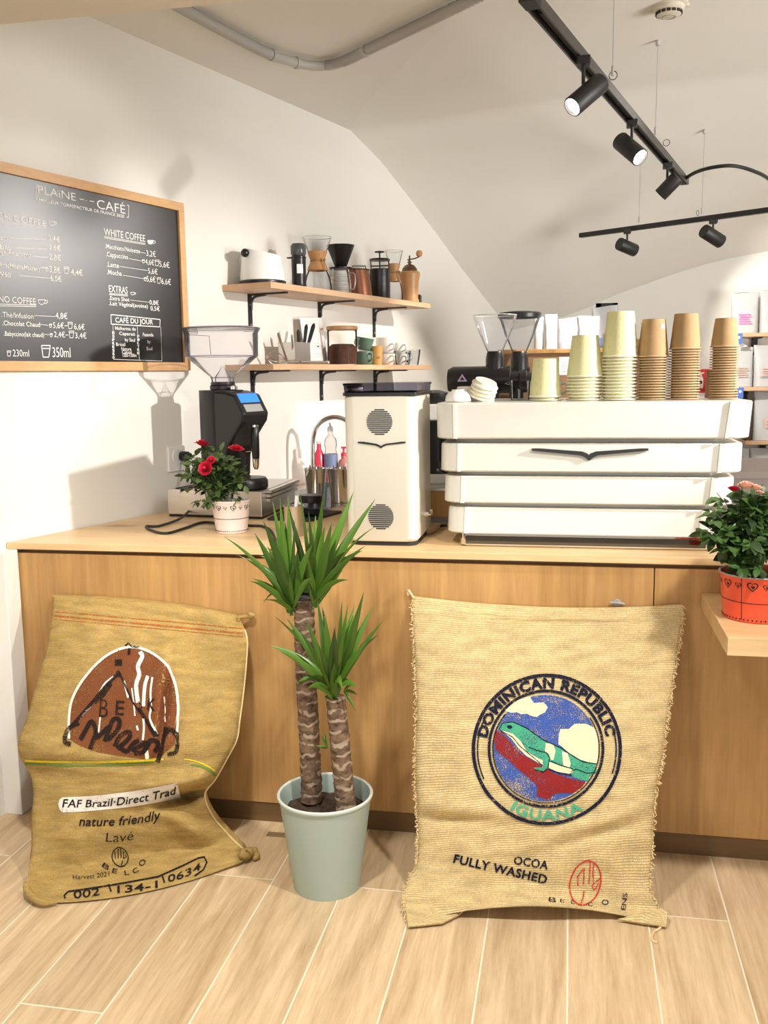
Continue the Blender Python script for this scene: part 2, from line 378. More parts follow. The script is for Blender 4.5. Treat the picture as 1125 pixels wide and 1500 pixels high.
M['juteR'] = jute('pale_jute', (0.68, 0.510, 0.245), (0.80, 0.635, 0.345), 150, 72, 0.66, 0.8)
M['fringe'] = mat('jute_fringe', (0.70, 0.54, 0.29), 0.9)
M['cord'] = mat('black_cable', (0.012, 0.012, 0.012), 0.45)
M['bark'] = bark()
M['inkblack'] = ink('black_ink', (0.018, 0.014, 0.016), 0.36)
M['inknavy'] = ink('navy_ink', (0.012, 0.014, 0.03), 0.385)
M['inkworn'] = ink('worn_black_ink', (0.022, 0.016, 0.014), 0.44, 420)
M['inkbrown'] = ink('brown_ink', (0.21, 0.070, 0.028), 0.42, 420)
M['inkwhite'] = ink('white_ink', (0.84, 0.80, 0.72), 0.36)
M['inkblue'] = ink('blue_ink', (0.045, 0.10, 0.36), 0.44, 420)
M['inkred'] = ink('oxblood_ink', (0.27, 0.022, 0.018), 0.43, 420)
M['inkgreen'] = ink('green_ink', (0.07, 0.37, 0.22), 0.42, 420)
M['inkcream'] = ink('cream_ink', (0.80, 0.70, 0.44), 0.0)
M['inkscarlet'] = ink('scarlet_ink', (0.55, 0.05, 0.03), 0.42)
M['inkyellow'] = ink('yellow_ink', (0.72, 0.56, 0.03), 0.36)
M['inkdkgreen'] = ink('dark_green_ink', (0.13, 0.24, 0.05), 0.36)
M['inkorange'] = ink('rust_stitch', (0.45, 0.13, 0.035), 0.47)
def cup_print():
    m_ = mat('cream_cup_print', (0.80, 0.78, 0.49), 0.55)
    nt = m_.node_tree; L = nt.links.new
    tc = nt.nodes.new('ShaderNodeTexCoord'); mp = nt.nodes.new('ShaderNodeMapping'); mp.inputs['Scale'].default_value = (150, 150, 26)
    v = nt.nodes.new('ShaderNodeTexVoronoi'); v.inputs['Scale'].default_value = 1
    rp = nt.nodes.new('ShaderNodeValToRGB'); e = rp.color_ramp.elements
    e[0].position, e[1].position = 0.16, 0.26; e[0].color, e[1].color = (0.62, 0.60, 0.31, 1), (0.74, 0.72, 0.40, 1)
    L(tc.outputs['Object'], mp.inputs[0]); L(mp.outputs[0], v.inputs['Vector']); L(v.outputs['Distance'], rp.inputs[0])
    L(rp.outputs[0], nt.nodes['Principled BSDF'].inputs['Base Color'])
    return m_
M['cupprint'] = cup_print()

# ------------------------------------------------------------------ mesh builder
def V(*a): return Vector(a)
class MB:
    def __init__(s): s.v = []; s.f = []; s.mi = []; s.cur = 0
    def add(s, verts, faces):
        o = len(s.v)
        s.v += [Vector(p) for p in verts]
        for f in faces: s.f.append([o + i for i in f]); s.mi.append(s.cur)
        return s
    def box(s, lo, hi):
        x0, y0, z0 = lo; x1, y1, z1 = hi
        return s.add([(x0, y0, z0), (x1, y0, z0), (x1, y1, z0), (x0, y1, z0), (x0, y0, z1), (x1, y0, z1), (x1, y1, z1), (x0, y1, z1)],
                     [(0, 3, 2, 1), (4, 5, 6, 7), (0, 1, 5, 4), (1, 2, 6, 5), (2, 3, 7, 6), (3, 0, 4, 7)])
    def obox(s, c, ax, ay, az):
        """box round c with half-vectors ax, ay, az"""
        c, ax, ay, az = map(Vector, (c, ax, ay, az))
        vs = [c + ax * i + ay * j + az * k for k in (-1, 1) for i, j in ((-1, -1), (1, -1), (1, 1), (-1, 1))]
        return s.add(vs, [(0, 3, 2, 1), (4, 5, 6, 7), (0, 1, 5, 4), (1, 2, 6, 5), (2, 3, 7, 6), (3, 0, 4, 7)])
    def prism(s, poly, z0, z1):
        """polygon in xy (counter-clockwise) between two heights"""
        n = len(poly)
        vs = [(x, y, z0) for x, y in poly] + [(x, y, z1) for x, y in poly]
        return s.add(vs, [tuple(range(n - 1, -1, -1)), tuple(range(n, 2 * n))] + [(i, (i + 1) % n, n + (i + 1) % n, n + i) for i in range(n)])
    def extrude(s, poly, d):
        """3D polygon swept by the vector d"""
        n = len(poly); d = Vector(d)
        vs = [Vector(p) for p in poly] + [Vector(p) + d for p in poly]
        return s.add(vs, [tuple(range(n)), tuple(range(2 * n - 1, n - 1, -1))] + [(i, n + i, n + (i + 1) % n, (i + 1) % n) for i in range(n)])
    def rings(s, rings, cap0=True, cap1=True, loop=False):
        n = len(rings[0]); o = len(s.v)
        for r in rings: s.v += [Vector(p) for p in r]
        k = len(rings)
        for a in range(k if loop else k - 1):
            b = (a + 1) % k
            for i in range(n):
                j = (i + 1) % n
                s.f.append([o + a * n + i, o + a * n + j, o + b * n + j, o + b * n + i]); s.mi.append(s.cur)
        if not loop:
            if cap0: s.f.append([o + i for i in range(n - 1, -1, -1)]); s.mi.append(s.cur)
            if cap1: s.f.append([o + (k - 1) * n + i for i in range(n)]); s.mi.append(s.cur)
        return s
    def lathe(s, prof, c=(0, 0, 0), n=32, cap0=True, cap1=True, axis=None, sx=1, sy=1):
        """profile [(radius, height)] turned about the vertical (or the given axis) through c"""
        c = Vector(c); q = Vector(axis).normalized().to_track_quat('Z', 'Y') if axis is not None else None
        rr = []
        for r, z in prof:
            ring = []
            for i in range(n):
                a = 2 * PI * i / n
                p = Vector((r * sx * math.cos(a), r * sy * math.sin(a), z))
                if q: p = q @ p
                ring.append(c + p)
            rr.append(ring)
        return s.rings(rr, cap0, cap1)
    def cyl(s, p0, p1, r0, r1=None, n=20, cap=True):
        p0, p1 = Vector(p0), Vector(p1); r1 = r0 if r1 is None else r1
        return s.lathe([(r0, 0), (r1, (p1 - p0).length)], p0, n, cap, cap, axis=p1 - p0)
    def tube(s, pts, r, n=8, closed=False):
        pts = [Vector(p) for p in pts]; k = len(pts)
        rad = r if isinstance(r, (list, tuple)) else [r] * k
        up = None; rr = []
        for i, p in enumerate(pts):
            if closed: t = pts[(i + 1) % k] - pts[i - 1]
            else: t = pts[min(i + 1, k - 1)] - pts[max(i - 1, 0)]
            t.normalize()
            if up is None:
                up = t.orthogonal().normalized()
            else:
                up = (up - t * up.dot(t)); up = up.normalized() if up.length > 1e-6 else t.orthogonal().normalized()
            sd = t.cross(up)
            rr.append([p + up * (rad[i] * math.cos(2 * PI * j / n)) + sd * (rad[i] * math.sin(2 * PI * j / n)) for j in range(n)])
        return s.rings(rr, True, True, closed)
    def sphere(s, c, r, n=16, sx=1, sy=1, sz=1):
        k = n // 2
        return s.lathe([(r * math.sin(PI * i / k) + 1e-5, -r * sz * math.cos(PI * i / k)) for i in range(k + 1)], c, n, True, True, sx=sx, sy=sy)
    def build(s, name, mats, parent=None, base=None, smooth=35, bevel=0, local=False, recalc=True, segs=2):
        """links the shapes as ONE mesh object; world coordinates unless local"""
        me = bpy.data.meshes.new(name)
        o = bpy.data.objects.new(name, me)
        inv = None
        if parent is not None and not local: inv = parent.get('_m') and None
        mw = Matrix.Identity(4)
        if parent is not None and not local: mw = world_of(parent).inverted()
        elif parent is None and base is not None and not local: mw = Matrix.Translation(-Vector(base))
        me.from_pydata([mw @ p for p in s.v], [], s.f)
        if not isinstance(mats, (list, tuple)): mats = [mats]
        for q in mats: me.materials.append(q)
        if len(mats) > 1: me.polygons.foreach_set('material_index', s.mi)
        if recalc:
            bm = bmesh.new(); bm.from_mesh(me); bmesh.ops.recalc_face_normals(bm, faces=bm.faces); bm.to_mesh(me); bm.free()
        if smooth:
            me.polygons.foreach_set('use_smooth', [True] * len(me.polygons)); me.set_sharp_from_angle(angle=R(smooth))
        COL.objects.link(o)
        if parent is not None: o.parent = parent
        elif base is not None: o.location = base
        if bevel:
            b = o.modifiers.new('bevel', 'BEVEL'); b.width = bevel; b.segments = segs; b.limit_method = 'ANGLE'; b.angle_limit = R(40)
        return o
def world_of(o):
    mm = Matrix.LocRotScale(o.location, o.rotation_euler, o.scale)
    return world_of(o.parent) @ mm if o.parent else mm
def tag(o, label, cat, group=None, kind=None):
    o['label'] = label; o['category'] = cat
    if group: o['group'] = group
    if kind: o['kind'] = kind
    return o
def thing(name, label, cat, loc=(0, 0, 0), rz=0, group=None):
    o = bpy.data.objects.new(name, None); COL.objects.link(o)
    o.empty_display_size = 0.05
    o.location = loc; o.rotation_euler = (0, 0, rz)
    return tag(o, label, cat, group)
def struct(o):
    o['kind'] = 'structure'; return o
def rrect(x0, x1, y0, y1, r, n=6):
    pts = []
    for cx, cy, a0 in ((x1 - r, y0 + r, -90), (x1 - r, y1 - r, 0), (x0 + r, y1 - r, 90), (x0 + r, y0 + r, 180)):
        for i in range(n + 1):
            a = R(a0 + 90 * i / n); pts.append((cx + r * math.cos(a), cy + r * math.sin(a)))
    return pts
def spline(pts, n=8):
    """Catmull-Rom through the points"""
    P = [Vector(p) for p in pts]; P = [2 * P[0] - P[1]] + P + [2 * P[-1] - P[-2]]
    out = []
    for i in range(1, len(P) - 2):
        for k in range(n):
            t = k / n; a, b, c, d = P[i - 1:i + 3]
            out.append(0.5 * ((2 * b) + (c - a) * t + (2 * a - 5 * b + 4 * c - d) * t * t + (3 * b - a - 3 * c + d) * t ** 3))
    out.append(P[-2]); return out
_txt = {}
def text2d(s, bold=0.0):
    """letter shapes as (verts2d, faces); the baseline at 0 and capitals 1 high"""
    if (s, bold) in _txt: return _txt[(s, bold)]
    c = bpy.data.curves.new('t', 'FONT'); c.body = s; c.size = 1; c.offset = bold; c.resolution_u = 3; c.space_character = 1.0 + max(0, bold) * 2.2
    o = bpy.data.objects.new('t', c); COL.objects.link(o)
    bpy.context.view_layer.update()
    me = bpy.data.meshes.new_from_object(o.evaluated_get(bpy.context.evaluated_depsgraph_get()))
    vs = [(v.co.x, v.co.y) for v in me.vertices]; fs = [list(p.vertices) for p in me.polygons]
    bpy.data.objects.remove(o); bpy.data.curves.remove(c); bpy.data.meshes.remove(me)
    x0 = min(v[0] for v in vs); k = 1 / 0.73
    vs = [((x - x0) * k, y * k) for x, y in vs]
    w = max(v[0] for v in vs)
    _txt[(s, bold)] = (vs, fs, w)
    return _txt[(s, bold)]
def flat_text(mb, s, P, ex, ez, width, height, bold=0.0):
    """writing from the point P along ex with capitals `height` high, `width` wide"""
    vs, fs, w = text2d(s, bold)
    mb.add([Vector(P) + Vector(ex) * (x / w * width) + Vector(ez) * (y * height) for x, y in vs], fs)

# ================================================================== the setting
YP = 2.793           # front of the counter
ZC = 0.907           # top of the counter
YB = 7.2             # back wall
struct(MB().box((-4, -3, -0.05), (4.5, 7.4, 0)).build('floor', M['floor'], smooth=0))
mb = MB()
mb.extrude([wall(-5.5, 0, 0), wall(4.62, 0, 0), wall(4.62, 0, 3.3), wall(-5.5, 0, 3.3)], -WN * 0.12)
struct(mb.build('wall_left', M['plaster'], smooth=0))
struct(MB().box((-0.75, YB, 0), (4.5, YB + 0.1, 3.3)).build('wall_back', M['plaster'], smooth=0))
struct(MB().box((4.5, 4.4, 0), (4.6, YB + 0.1, 3.3)).build('wall_right', M['plaster'], smooth=0))
# white boxed-in pier in front of the counter's end
struct(MB().box((-2.1, 2.705, 0.0), (-1.772, 2.785, 0.885)).build('trim_1', M['plaster'], smooth=0, bevel=0.003))
# lintel across the room, its lower edge high above the board
struct(MB().box((-2.4, 1.9, 2.40), (1.2, 2.53, 2.9)).build('trim_2', M['cream'], smooth=0))
# flat ceiling by the left wall, and the vault that springs from a groin
GROIN = [(-0.16, 2.9), (-0.349, 3.418), (-0.503, 3.70), (-0.689, 4.031), (-0.95, 4.519), (-1.134, 5.008)]
WCURVE = [(2.305, 2.68), (2.657, 2.58), (2.96, 2.455), (3.357, 2.285), (3.744, 2.11), (4.323, 1.872), (4.62, 1.74)]
def lerp_tab(tab, x):
    if x <= tab[0][0]: return tab[0][1]
    for (a, va), (b, vb) in zip(tab, tab[1:]):
        if x <= b: return va + (vb - va) * (x - a) / (b - a)
    return tab[-1][1]
GX = [(y, x) for x, y in GROIN]
WX = [(wall(s, 0, 0).y, z) for s, z in WCURVE]
def edge_x(Y):
    if Y <= 5.008: return lerp_tab(GX, Y) if Y >= 2.9 else -0.16 + (2.9 - Y) * 0.3
    return -1.811 + (Y - 2.778) * math.tan(TH) - 0.01
def edge_z(Y): return 2.68 if Y <= 5.008 else lerp_tab(WX, Y)
ARC = [(-0.46, 1.74), (-0.25, 1.785), (-0.062, 1.834), (0.093, 1.886), (0.313, 1.982), (0.464, 2.032), (0.674, 2.102), (0.885, 2.165), (1.09, 2.21), (1.332, 2.247), (1.8, 2.30), (2.6, 2.33), (4.5, 2.33)]
def arc_h(t): return (lerp_tab(ARC, -0.46 + t * 4.96) - 1.74) / (2.33 - 1.74)
def vault_z(X, Y):
    xa = edge_x(Y); t = max(0, min(1, (X - xa) / (4.5 - xa)))
    za = edge_z(Y); zb = lerp_tab([(2, 2.90), (4, 2.88), (5, 2.84), (6, 2.68), (7.2, 2.33)], Y)
    return za + (zb - za) * arc_h(t)
ys = [2.0 + 5.24 * i / 70 for i in range(71)]
mb = MB(); N = 60
vs = []
for Y in ys:
    xa = edge_x(Y)
    for j in range(N + 1):
        t = (j / N) ** 1.4; X = xa + (4.5 - xa) * t
        vs.append((X, Y, vault_z(X, Y)))
fs = [(i * (N + 1) + j, i * (N + 1) + j + 1, (i + 1) * (N + 1) + j + 1, (i + 1) * (N + 1) + j) for i in range(70) for j in range(N)]
mb.add(vs, fs)
struct(mb.build('ceiling_vault', M['ceiling'], smooth=60))
mb = MB()
vs = []; fs = []
YL = [2.0 + 3.008 * i / 30 for i in range(31)]
for Y in YL:
    vs += [(-1.811 + (Y - 2.778) * math.tan(TH) - 0.03, Y, 2.68), (edge_x(Y) + 0.001, Y, 2.68)]
fs = [(2 * i, 2 * i + 1, 2 * i + 3, 2 * i + 2) for i in range(30)]
mb.add(vs, fs)
mb.box((-4, -3, 2.9), (4.5, 2.02, 2.95))
struct(mb.build('ceiling', M['ceiling'], smooth=0))

# ================================================================== the counter
BE = [(wall(0.0, 0.004, 0).x, 2.778), (1.35, 2.778), (1.35, 3.56), (-0.82, 3.56), (-0.52, 4.75), (wall(2.05, 0.004, 0).x, wall(2.05, 0.004, 0).y)]
tag(MB().prism(BE, 0.885, ZC).build('worktop', M['worktop'], base=(-0.5, 2.78, 0.885), smooth=0, bevel=0.0015),
    'light oak worktop along the top of the bar counter', 'worktop')
t = thing('bar_counter', 'oak veneer bar counter front with a dark plinth on the tiled floor', 'counter', (-0.5, YP, 0))
MB().box((-1.80, YP, 0.066), (0.2425, YP + 0.02, 0.871)).build('front_panel', M['panel'], t, smooth=0, bevel=0.001)
MB().box((0.2455, YP, 0.066), (1.35, YP + 0.02, 0.871)).build('front_panel', M['panel'], t, smooth=0, bevel=0.001)
MB().box((-1.80, YP + 0.004, 0.0), (1.35, YP + 0.02, 0.064)).build('plinth', M['plinth'], t, smooth=0)
MB().prism([(-1.77, YP + 0.03), (1.35, YP + 0.03), (1.35, YP + 0.70), (-1.56, YP + 0.70)], 0.005, 0.883).build('carcass', M['browncab'], t, smooth=0)
tag(MB().box((0.375, 2.318, 0.757), (1.4, YP - 0.001, 0.802)).build('counter_ledge', M['worktop'], base=(0.9, 2.79, 0.757), smooth=0, bevel=0.0015),
    'thick light oak ledge fixed to the counter front under the red bucket', 'ledge')

# ================================================================== sacks
def crom(tab, v):
    """smooth interpolation of rows [(v, tuple)]"""
    k = 0
    while k < len(tab) - 2 and v > tab[k + 1][0]: k += 1
    v0, v1 = tab[k][0], tab[k + 1][0]; t = (v - v0) / (v1 - v0)
    a = tab[max(k - 1, 0)][1]; b = tab[k][1]; c = tab[k + 1][1]; d = tab[min(k + 2, len(tab) - 1)][1]
    return tuple(0.5 * ((2 * q) + (r - p) * t + (2 * p - 5 * q + 4 * r - s) * t * t + (3 * q - p - 3 * r + s) * t ** 3) for p, q, r, s in zip(a, b, c, d))
def sack_surface(rows, NU, NV, bulge, thick, wrinkle, zend):
    """rows: (v, (xl, yl, xr, yr, sag, Yl, Yr)) in photo pixels and metres from the viewer -> front grid, back grid"""
    front, back = [], []
    for i in range(NV + 1):
        v = i / NV
        xl, yl, xr, yr, sag, Yl, Yr = crom(rows, v)
        fr, bk = [], []
        for j in range(NU + 1):
            u = j / NU
            px = xl + (xr - xl) * u; py = yl + (yr - yl) * u + sag * 4 * u * (1 - u)
            Y0 = Yl + (Yr - Yl) * u
            su = max(0.0, math.sin(PI * u)) ** 0.5
            e = su * (max(0.0, math.sin(PI * v)) ** 0.45) * min(1.0, (1 - v) / 0.22)
            eb = su * (max(0.0, math.sin(PI * v)) ** 0.45 if v < 0.5 else 1.0)
            cap = 9.0
            if v > 0.55:       # the lower part stays in front of where it would dip into the floor
                cap = at_z(px, py, zend(u)).y - (1 - v) * 0.33
                if v > 0.93: Y0 += (cap - Y0) * ((v - 0.93) / 0.07)
            dY = bulge(u, v) * e - wrinkle(u, v) * min(1, e * 2)
            P = at_y(px, py, min(Y0 - dY, cap))
            Q = at_y(px, py, min(Y0, cap)); Q = Q + Vector((0, thick(u, v) * eb, 0.0))
            Q.y = min(Q.y, YP - 0.004)
            P.z = max(P.z, 0.004); Q.z = max(Q.z, 0.004)
            if P.y > YP - 0.006: P.y = YP - 0.006
            if P.y > Q.y - 0.0005: P.y = Q.y - 0.0005
            fr.append(P); bk.append(Q)
        front.append(fr); back.append(bk)
    return front, back
def build_sack(name, label, m_, rows, NU, NV, bulge, thick, wrinkle, base, zend):
    t = thing(name, label, 'sack', base)
    fr, bk = sack_surface(rows, NU, NV, bulge, thick, wrinkle, zend)
    W1 = NU + 1
    vs = [p for r in fr for p in r]
    F = [(i * W1 + j, i * W1 + j + 1, (i + 1) * W1 + j + 1, (i + 1) * W1 + j) for i in range(NV) for j in range(NU)]
    bv = BVHTree.FromPolygons(vs, F)
    o = len(vs)
    vs2 = vs + [p for r in bk for p in r]
    F2 = F + [(o + i * W1 + j, o + (i + 1) * W1 + j, o + (i + 1) * W1 + j + 1, o + i * W1 + j + 1) for i in range(NV) for j in range(NU)]
    for i in range(NV):
        F2 += [(i * W1, (i + 1) * W1, o + (i + 1) * W1, o + i * W1), (i * W1 + NU, o + i * W1 + NU, o + (i + 1) * W1 + NU, (i + 1) * W1 + NU)]
    for j in range(NU):
        F2 += [(j, o + j, o + j + 1, j + 1), (NV * W1 + j, NV * W1 + j + 1, o + NV * W1 + j + 1, o + NV * W1 + j)]
    ob = MB().add(vs2, F2).build('cloth_body', m_, t, smooth=70)
    uvl = ob.data.uv_layers.new(name='UVMap')
    cum = [[0.0] * (NU + 1)]
    for i in range(1, NV + 1): cum.append([cum[-1][j] + (fr[i][j] - fr[i - 1][j]).length for j in range(NU + 1)])
    row = [sum(c) / (NU + 1) for c in cum]
    UVs = [(j / NU, 1 - row[i] / row[-1]) for i in range(NV + 1) for j in range(NU + 1)] * 2
    for lp in ob.data.loops: uvl.data[lp.index].uv = UVs[lp.vertex_index]
    return t, bv, fr, bk
class Print:
    """marks printed on a sack: shapes in the photo's plane are carried onto the cloth itself"""
    def __init__(s, bv, parent, lift=0.0012): s.bv, s.t, s.lift = bv, parent, lift
    def on(s, x, y, lift):
        d = ray(x, y).normalized()
        h, n, i, ds = s.bv.ray_cast(CAM, d)
        if h is None:
            h, n, i, ds = s.bv.find_nearest(at_y(x, y, 2.6))
        if n.dot(d) > 0: n = -n
        return h + n * lift
    def mesh(s, name, vs, fs, m_, lift=1.0, maxe=7.0, label=None):
        bm = bmesh.new()
        bv_ = [bm.verts.new((x, y, 0)) for x, y in vs]
        for f in fs:
            try: bm.faces.new([bv_[i] for i in f])
            except ValueError: pass
        bmesh.ops.triangulate(bm, faces=bm.faces[:])
        for _ in range(6):
            es = [e for e in bm.edges if e.calc_length() > maxe]
            if not es: break
            bmesh.ops.subdivide_edges(bm, edges=es, cuts=1)
            bmesh.ops.triangulate(bm, faces=[f for f in bm.faces if len(f.verts) > 3])
        bm.verts.index_update()
        mb = MB()
        mb.add([s.on(v.co.x, v.co.y, s.lift * lift) for v in bm.verts], [[v.index for v in f.verts] for f in bm.faces])
        bm.free()
        o = mb.build(name, m_, s.t, smooth=0, recalc=False)
        if label: o['label'] = label
        return o
    def poly(s, name, pts, m_, lift=1.0, label=None): return s.mesh(name, pts, [list(range(len(pts)))], m_, lift, label=label)
    def each(s, name, lines, m_, lift=2.0, label=None):
        for l_ in lines: s.strokes(name, [l_], m_, lift, label)
    def strokes(s, name, lines, m_, lift=2.0, label=None):
        """lines: [(points, width px[, closed])] all in one mesh"""
        vs, fs = [], []
        for ln in lines:
            pts, w = [Vector((*p, 0)) for p in ln[0]], ln[1]; closed = len(ln) > 2 and ln[2]
            k = len(pts); o = len(vs)
            for i, p in enumerate(pts):
                a = pts[i - 1] if (closed or i) else p
                b = pts[(i + 1) % k] if (closed or i < k - 1) else p
                d = (b - a).normalized(); n = Vector((-d.y, d.x, 0)) * (w / 2)
                vs += [(p.x + n.x, p.y + n.y), (p.x - n.x, p.y - n.y)]
            for i in range(k if closed else k - 1):
                j = (i + 1) % k
                fs.append([o + 2 * i, o + 2 * j, o + 2 * j + 1, o + 2 * i + 1])
        return s.mesh(name, vs, fs, m_, lift, label=label)
    def text(s, name, items, m_, lift=2.0, label=None):
        """items: (string, map(u in 0..1, v in capital heights) -> pixel, bold)"""
        for st, mp, bold in items:
            vs, fs, w = text2d(st, bold)
            s.mesh(name, [mp(x / w, y) for x, y in vs], fs, m_, lift, label=label)
def line_map(a, b, h, slant=0.0):
    ax, ay = a; bx, by = b; L_ = math.hypot(bx - ax, by - ay); ux, uy = (bx - ax) / L_, (by - ay) / L_
    def f(u, v):
        v2 = v * h
        return (ax + ux * (u * L_ + slant * v2) + uy * v2, ay + uy * (u * L_ + slant * v2) - ux * v2)
    return f
def arc_map(c, rx, ry, a0, a1, h, tilt=0.0):
    """along an ellipse, angles in degrees measured from the right, counter-clockwise; text runs a0 -> a1"""
    sg = 1 if a1 < a0 else -1
    ct, st = math.cos(tilt), math.sin(tilt)
    def f(u, v):
        a = R(a0 + (a1 - a0) * u); k = 1 + sg * v * h / ((rx + ry) / 2)
        x, y = rx * k * math.cos(a), -ry * k * math.sin(a)
        return (c[0] + x * ct - y * st, c[1] + x * st + y * ct)
    return f
def ell(c, rx, ry, n=72, a0=0, a1=360, tilt=0.0):
    out = []
    ct, st = math.cos(tilt), math.sin(tilt)
    for i in range(n + (0 if a1 - a0 == 360 else 1)):
        a = R(a0 + (a1 - a0) * i / n); x, y = rx * math.cos(a), -ry * math.sin(a)
        out.append((c[0] + x * ct - y * st, c[1] + x * st + y * ct))
    return out
def nz(x, y, z=0): return noise.noise(Vector((x, y, z)))
def gs(u, v, u0, v0, su, sv, rot=0.0):
    c, s_ = math.cos(rot), math.sin(rot); a, b = u - u0, v - v0
    a, b = a * c + b * s_, -a * s_ + b * c
    return math.exp(-(a / su) ** 2 - (b / sv) ** 2)

# ---- pale sack with the round seal
rowsR = [(0.00, (606, 873, 999, 885, 10, 2.770, 2.770)), (0.03, (604, 886, 999, 898, 9, 2.762, 2.762)), (0.09, (605, 915, 997, 918, 6, 2.735, 2.735)),
         (0.20, (608, 970, 990, 970, 2, 2.690, 2.690)), (0.36, (610, 1050, 978, 1048, 0, 2.625, 2.625)), (0.52, (608, 1130, 969, 1112, 0, 2.565, 2.565)),
         (0.67, (612, 1205, 958, 1180, 0, 2.515, 2.52)), (0.80, (611, 1262, 955, 1246, 0, 2.465, 2.49)), (0.89, (600, 1290, 953, 1300, 2, 2.42, 2.46)),
         (0.95, (590, 1318, 966, 1332, -4, 2.36, 2.44)), (1.00, (596, 1352, 972, 1356, -26, 2.29, 2.405))]
def bulR(u, v): return 0.055 + 0.02 * math.sin(PI * v)
def wrR(u, v):
    w = 0.009 * nz(u * 4, v * 3, 1.3) + 0.004 * nz(u * 10, v * 8, 4) + 0.003 * nz(u * 4 + v * 3, v * 20, 6)
    w += 0.020 * gs(u, v, 0.10, 0.665, 0.22, 0.018, 0.10) - 0.016 * gs(u, v, 0.12, 0.63, 0.30, 0.030, 0.10)
    w += 0.014 * gs(u, v, 0.80, 0.735, 0.22, 0.02, -0.16) - 0.012 * gs(u, v, 0.80, 0.70, 0.24, 0.03, -0.16)
    w += 0.012 * gs(u, v, 0.88, 0.16, 0.10, 0.12, 0.5)
    w += 0.006 * math.sin(v * 330) * gs(u, v, 0.5, 0.045, 2, 0.03)
    w += 0.030 * gs(u, v, 0.12, 0.93, 0.14, 0.02, 0.1) + 0.022 * gs(u, v, 0.90, 0.945, 0.12, 0.018, -0.25)
    return w
tR, bvR, frR, bkR = build_sack('jute_sack', 'pale frayed jute sack with a round lizard seal leaning on the counter', M['juteR'], rowsR, 90, 110, bulR, lambda u, v: 0.10, wrR, (-0.06, 2.40, 0), lambda u: 0.006 + 0.045 * math.sin(PI * u) ** 2)
P = Print(bvR, tR)
C0 = (801, 1098); TL = R(0)
# seal: measured on the photo as slightly tall ellipses
RO_ = (105, 108); RI_ = (82, 85)
CI = (799, 1098)
blue_ring = ell((799, 1096), 76, 78, 90)
P.poly('emblem_sky', blue_ring, M['inkblue'], 1.0, 'blue printed sky')
def zz(pts): return [(690 + x / 4.891, 980 + y / 4.891) for x, y in pts]
P.poly('emblem_cloud', zz([(245, 300), (270, 270), (330, 225), (420, 195), (450, 245), (520, 240), (550, 275), (530, 310), (490, 330), (470, 345), (430, 335), (400, 320), (360, 325), (330, 310), (290, 315)]), M['inkcream'], 1.6, 'cream cloud')
P.poly('emblem_cloud', zz([(625, 540), (630, 470), (640, 430), (700, 430), (740, 395), (820, 392), (880, 420), (905, 470), (915, 560), (905, 675), (860, 675), (780, 650), (700, 600), (650, 555)]), M['inkcream'], 1.6, 'cream cloud')
P.poly('emblem_branch', zz([(172, 440), (215, 450), (290, 530), (350, 600), (430, 650), (520, 700), (600, 750), (700, 780), (820, 810), (790, 850), (720, 890), (640, 885), (580, 905), (560, 940), (470, 910), (480, 860), (460, 820), (400, 770), (330, 710), (250, 640), (180, 580), (168, 510)]), M['inkred'], 1.8, 'oxblood branch')
P.poly('emblem_lizard', zz([(205, 405), (225, 388), (290, 382), (340, 400), (400, 430), (460, 475), (540, 520), (640, 570), (720, 620), (800, 665), (890, 680), (900, 740), (850, 760), (840, 800), (790, 795), (720, 765), (715, 735), (640, 715), (570, 690), (555, 660), (555, 710), (525, 735), (480, 735), (450, 705), (510, 705), (520, 660), (470, 630), (400, 590), (340, 540), (300, 490), (250, 460), (210, 440)]), M['inkgreen'], 2.4, 'green lizard')
P.poly('emblem_belly', zz([(215, 440), (300, 465), (360, 520), (400, 590), (480, 640), (515, 655), (515, 690), (470, 665), (400, 625), (340, 565), (290, 500)]), M['inkcream'], 3.0, 'cream belly')
P.poly('emblem_belly', zz([(560, 665), (640, 695), (715, 715), (735, 735), (700, 750), (620, 735), (560, 710)]), M['inkcream'], 3.0, 'cream belly')
P.poly('emblem_band', zz([(535, 530), (590, 540), (605, 590), (590, 655), (570, 650), (560, 610), (530, 590)]), M['inkcream'], 3.0, 'cream band')
P.poly('emblem_band', zz([(650, 590), (690, 605), (715, 680), (705, 705), (660, 690)]), M['inkcream'], 3.0, 'cream band')
P.poly('emblem_eye', zz([(258, 410), (285, 402), (300, 420), (285, 432), (265, 428)]), M['inknavy'], 3.4, 'black eye')
P.strokes('emblem_outline', [(zz([(205, 435), (225, 390), (300, 380), (400, 425), (520, 510), (640, 565), (720, 620), (800, 665), (895, 680)]), 1.3), (zz([(210, 440), (300, 490), (350, 550), (430, 620), (515, 690)]), 1.3),
    (zz([(415, 560), (480, 585), (540, 600), (565, 640), (550, 710), (520, 735), (460, 720)]), 1.4), (zz([(555, 715), (640, 750), (720, 760)]), 1.4), (zz([(570, 660), (640, 690), (730, 715)]), 1.2), (zz([(715, 735), (750, 715), (830, 745), (890, 740)]), 1.3)], M['inknavy'], 3.4, 'black outline')
P.each('emblem_ring', [(ell(C0, 107, 108, 110), 5.0, True), (ell((800, 1097), 83, 84.5, 100), 4.0, True), (ell((800, 1097), 77.5, 79, 100, 140, 395), 1.6),
    (ell(C0, 101, 102, 40, 150, 205), 2.0), (ell(C0, 101, 102, 30, -20, 15), 2.0)], M['inknavy'], 3.6, 'navy ring')
P.text('emblem_lettering', [('DOMINICAN REPUBLIC', arc_map(C0, 89, 90, 169, 12, 14.5), 0.055)], M['inknavy'], 3.6, 'navy lettering around the seal')
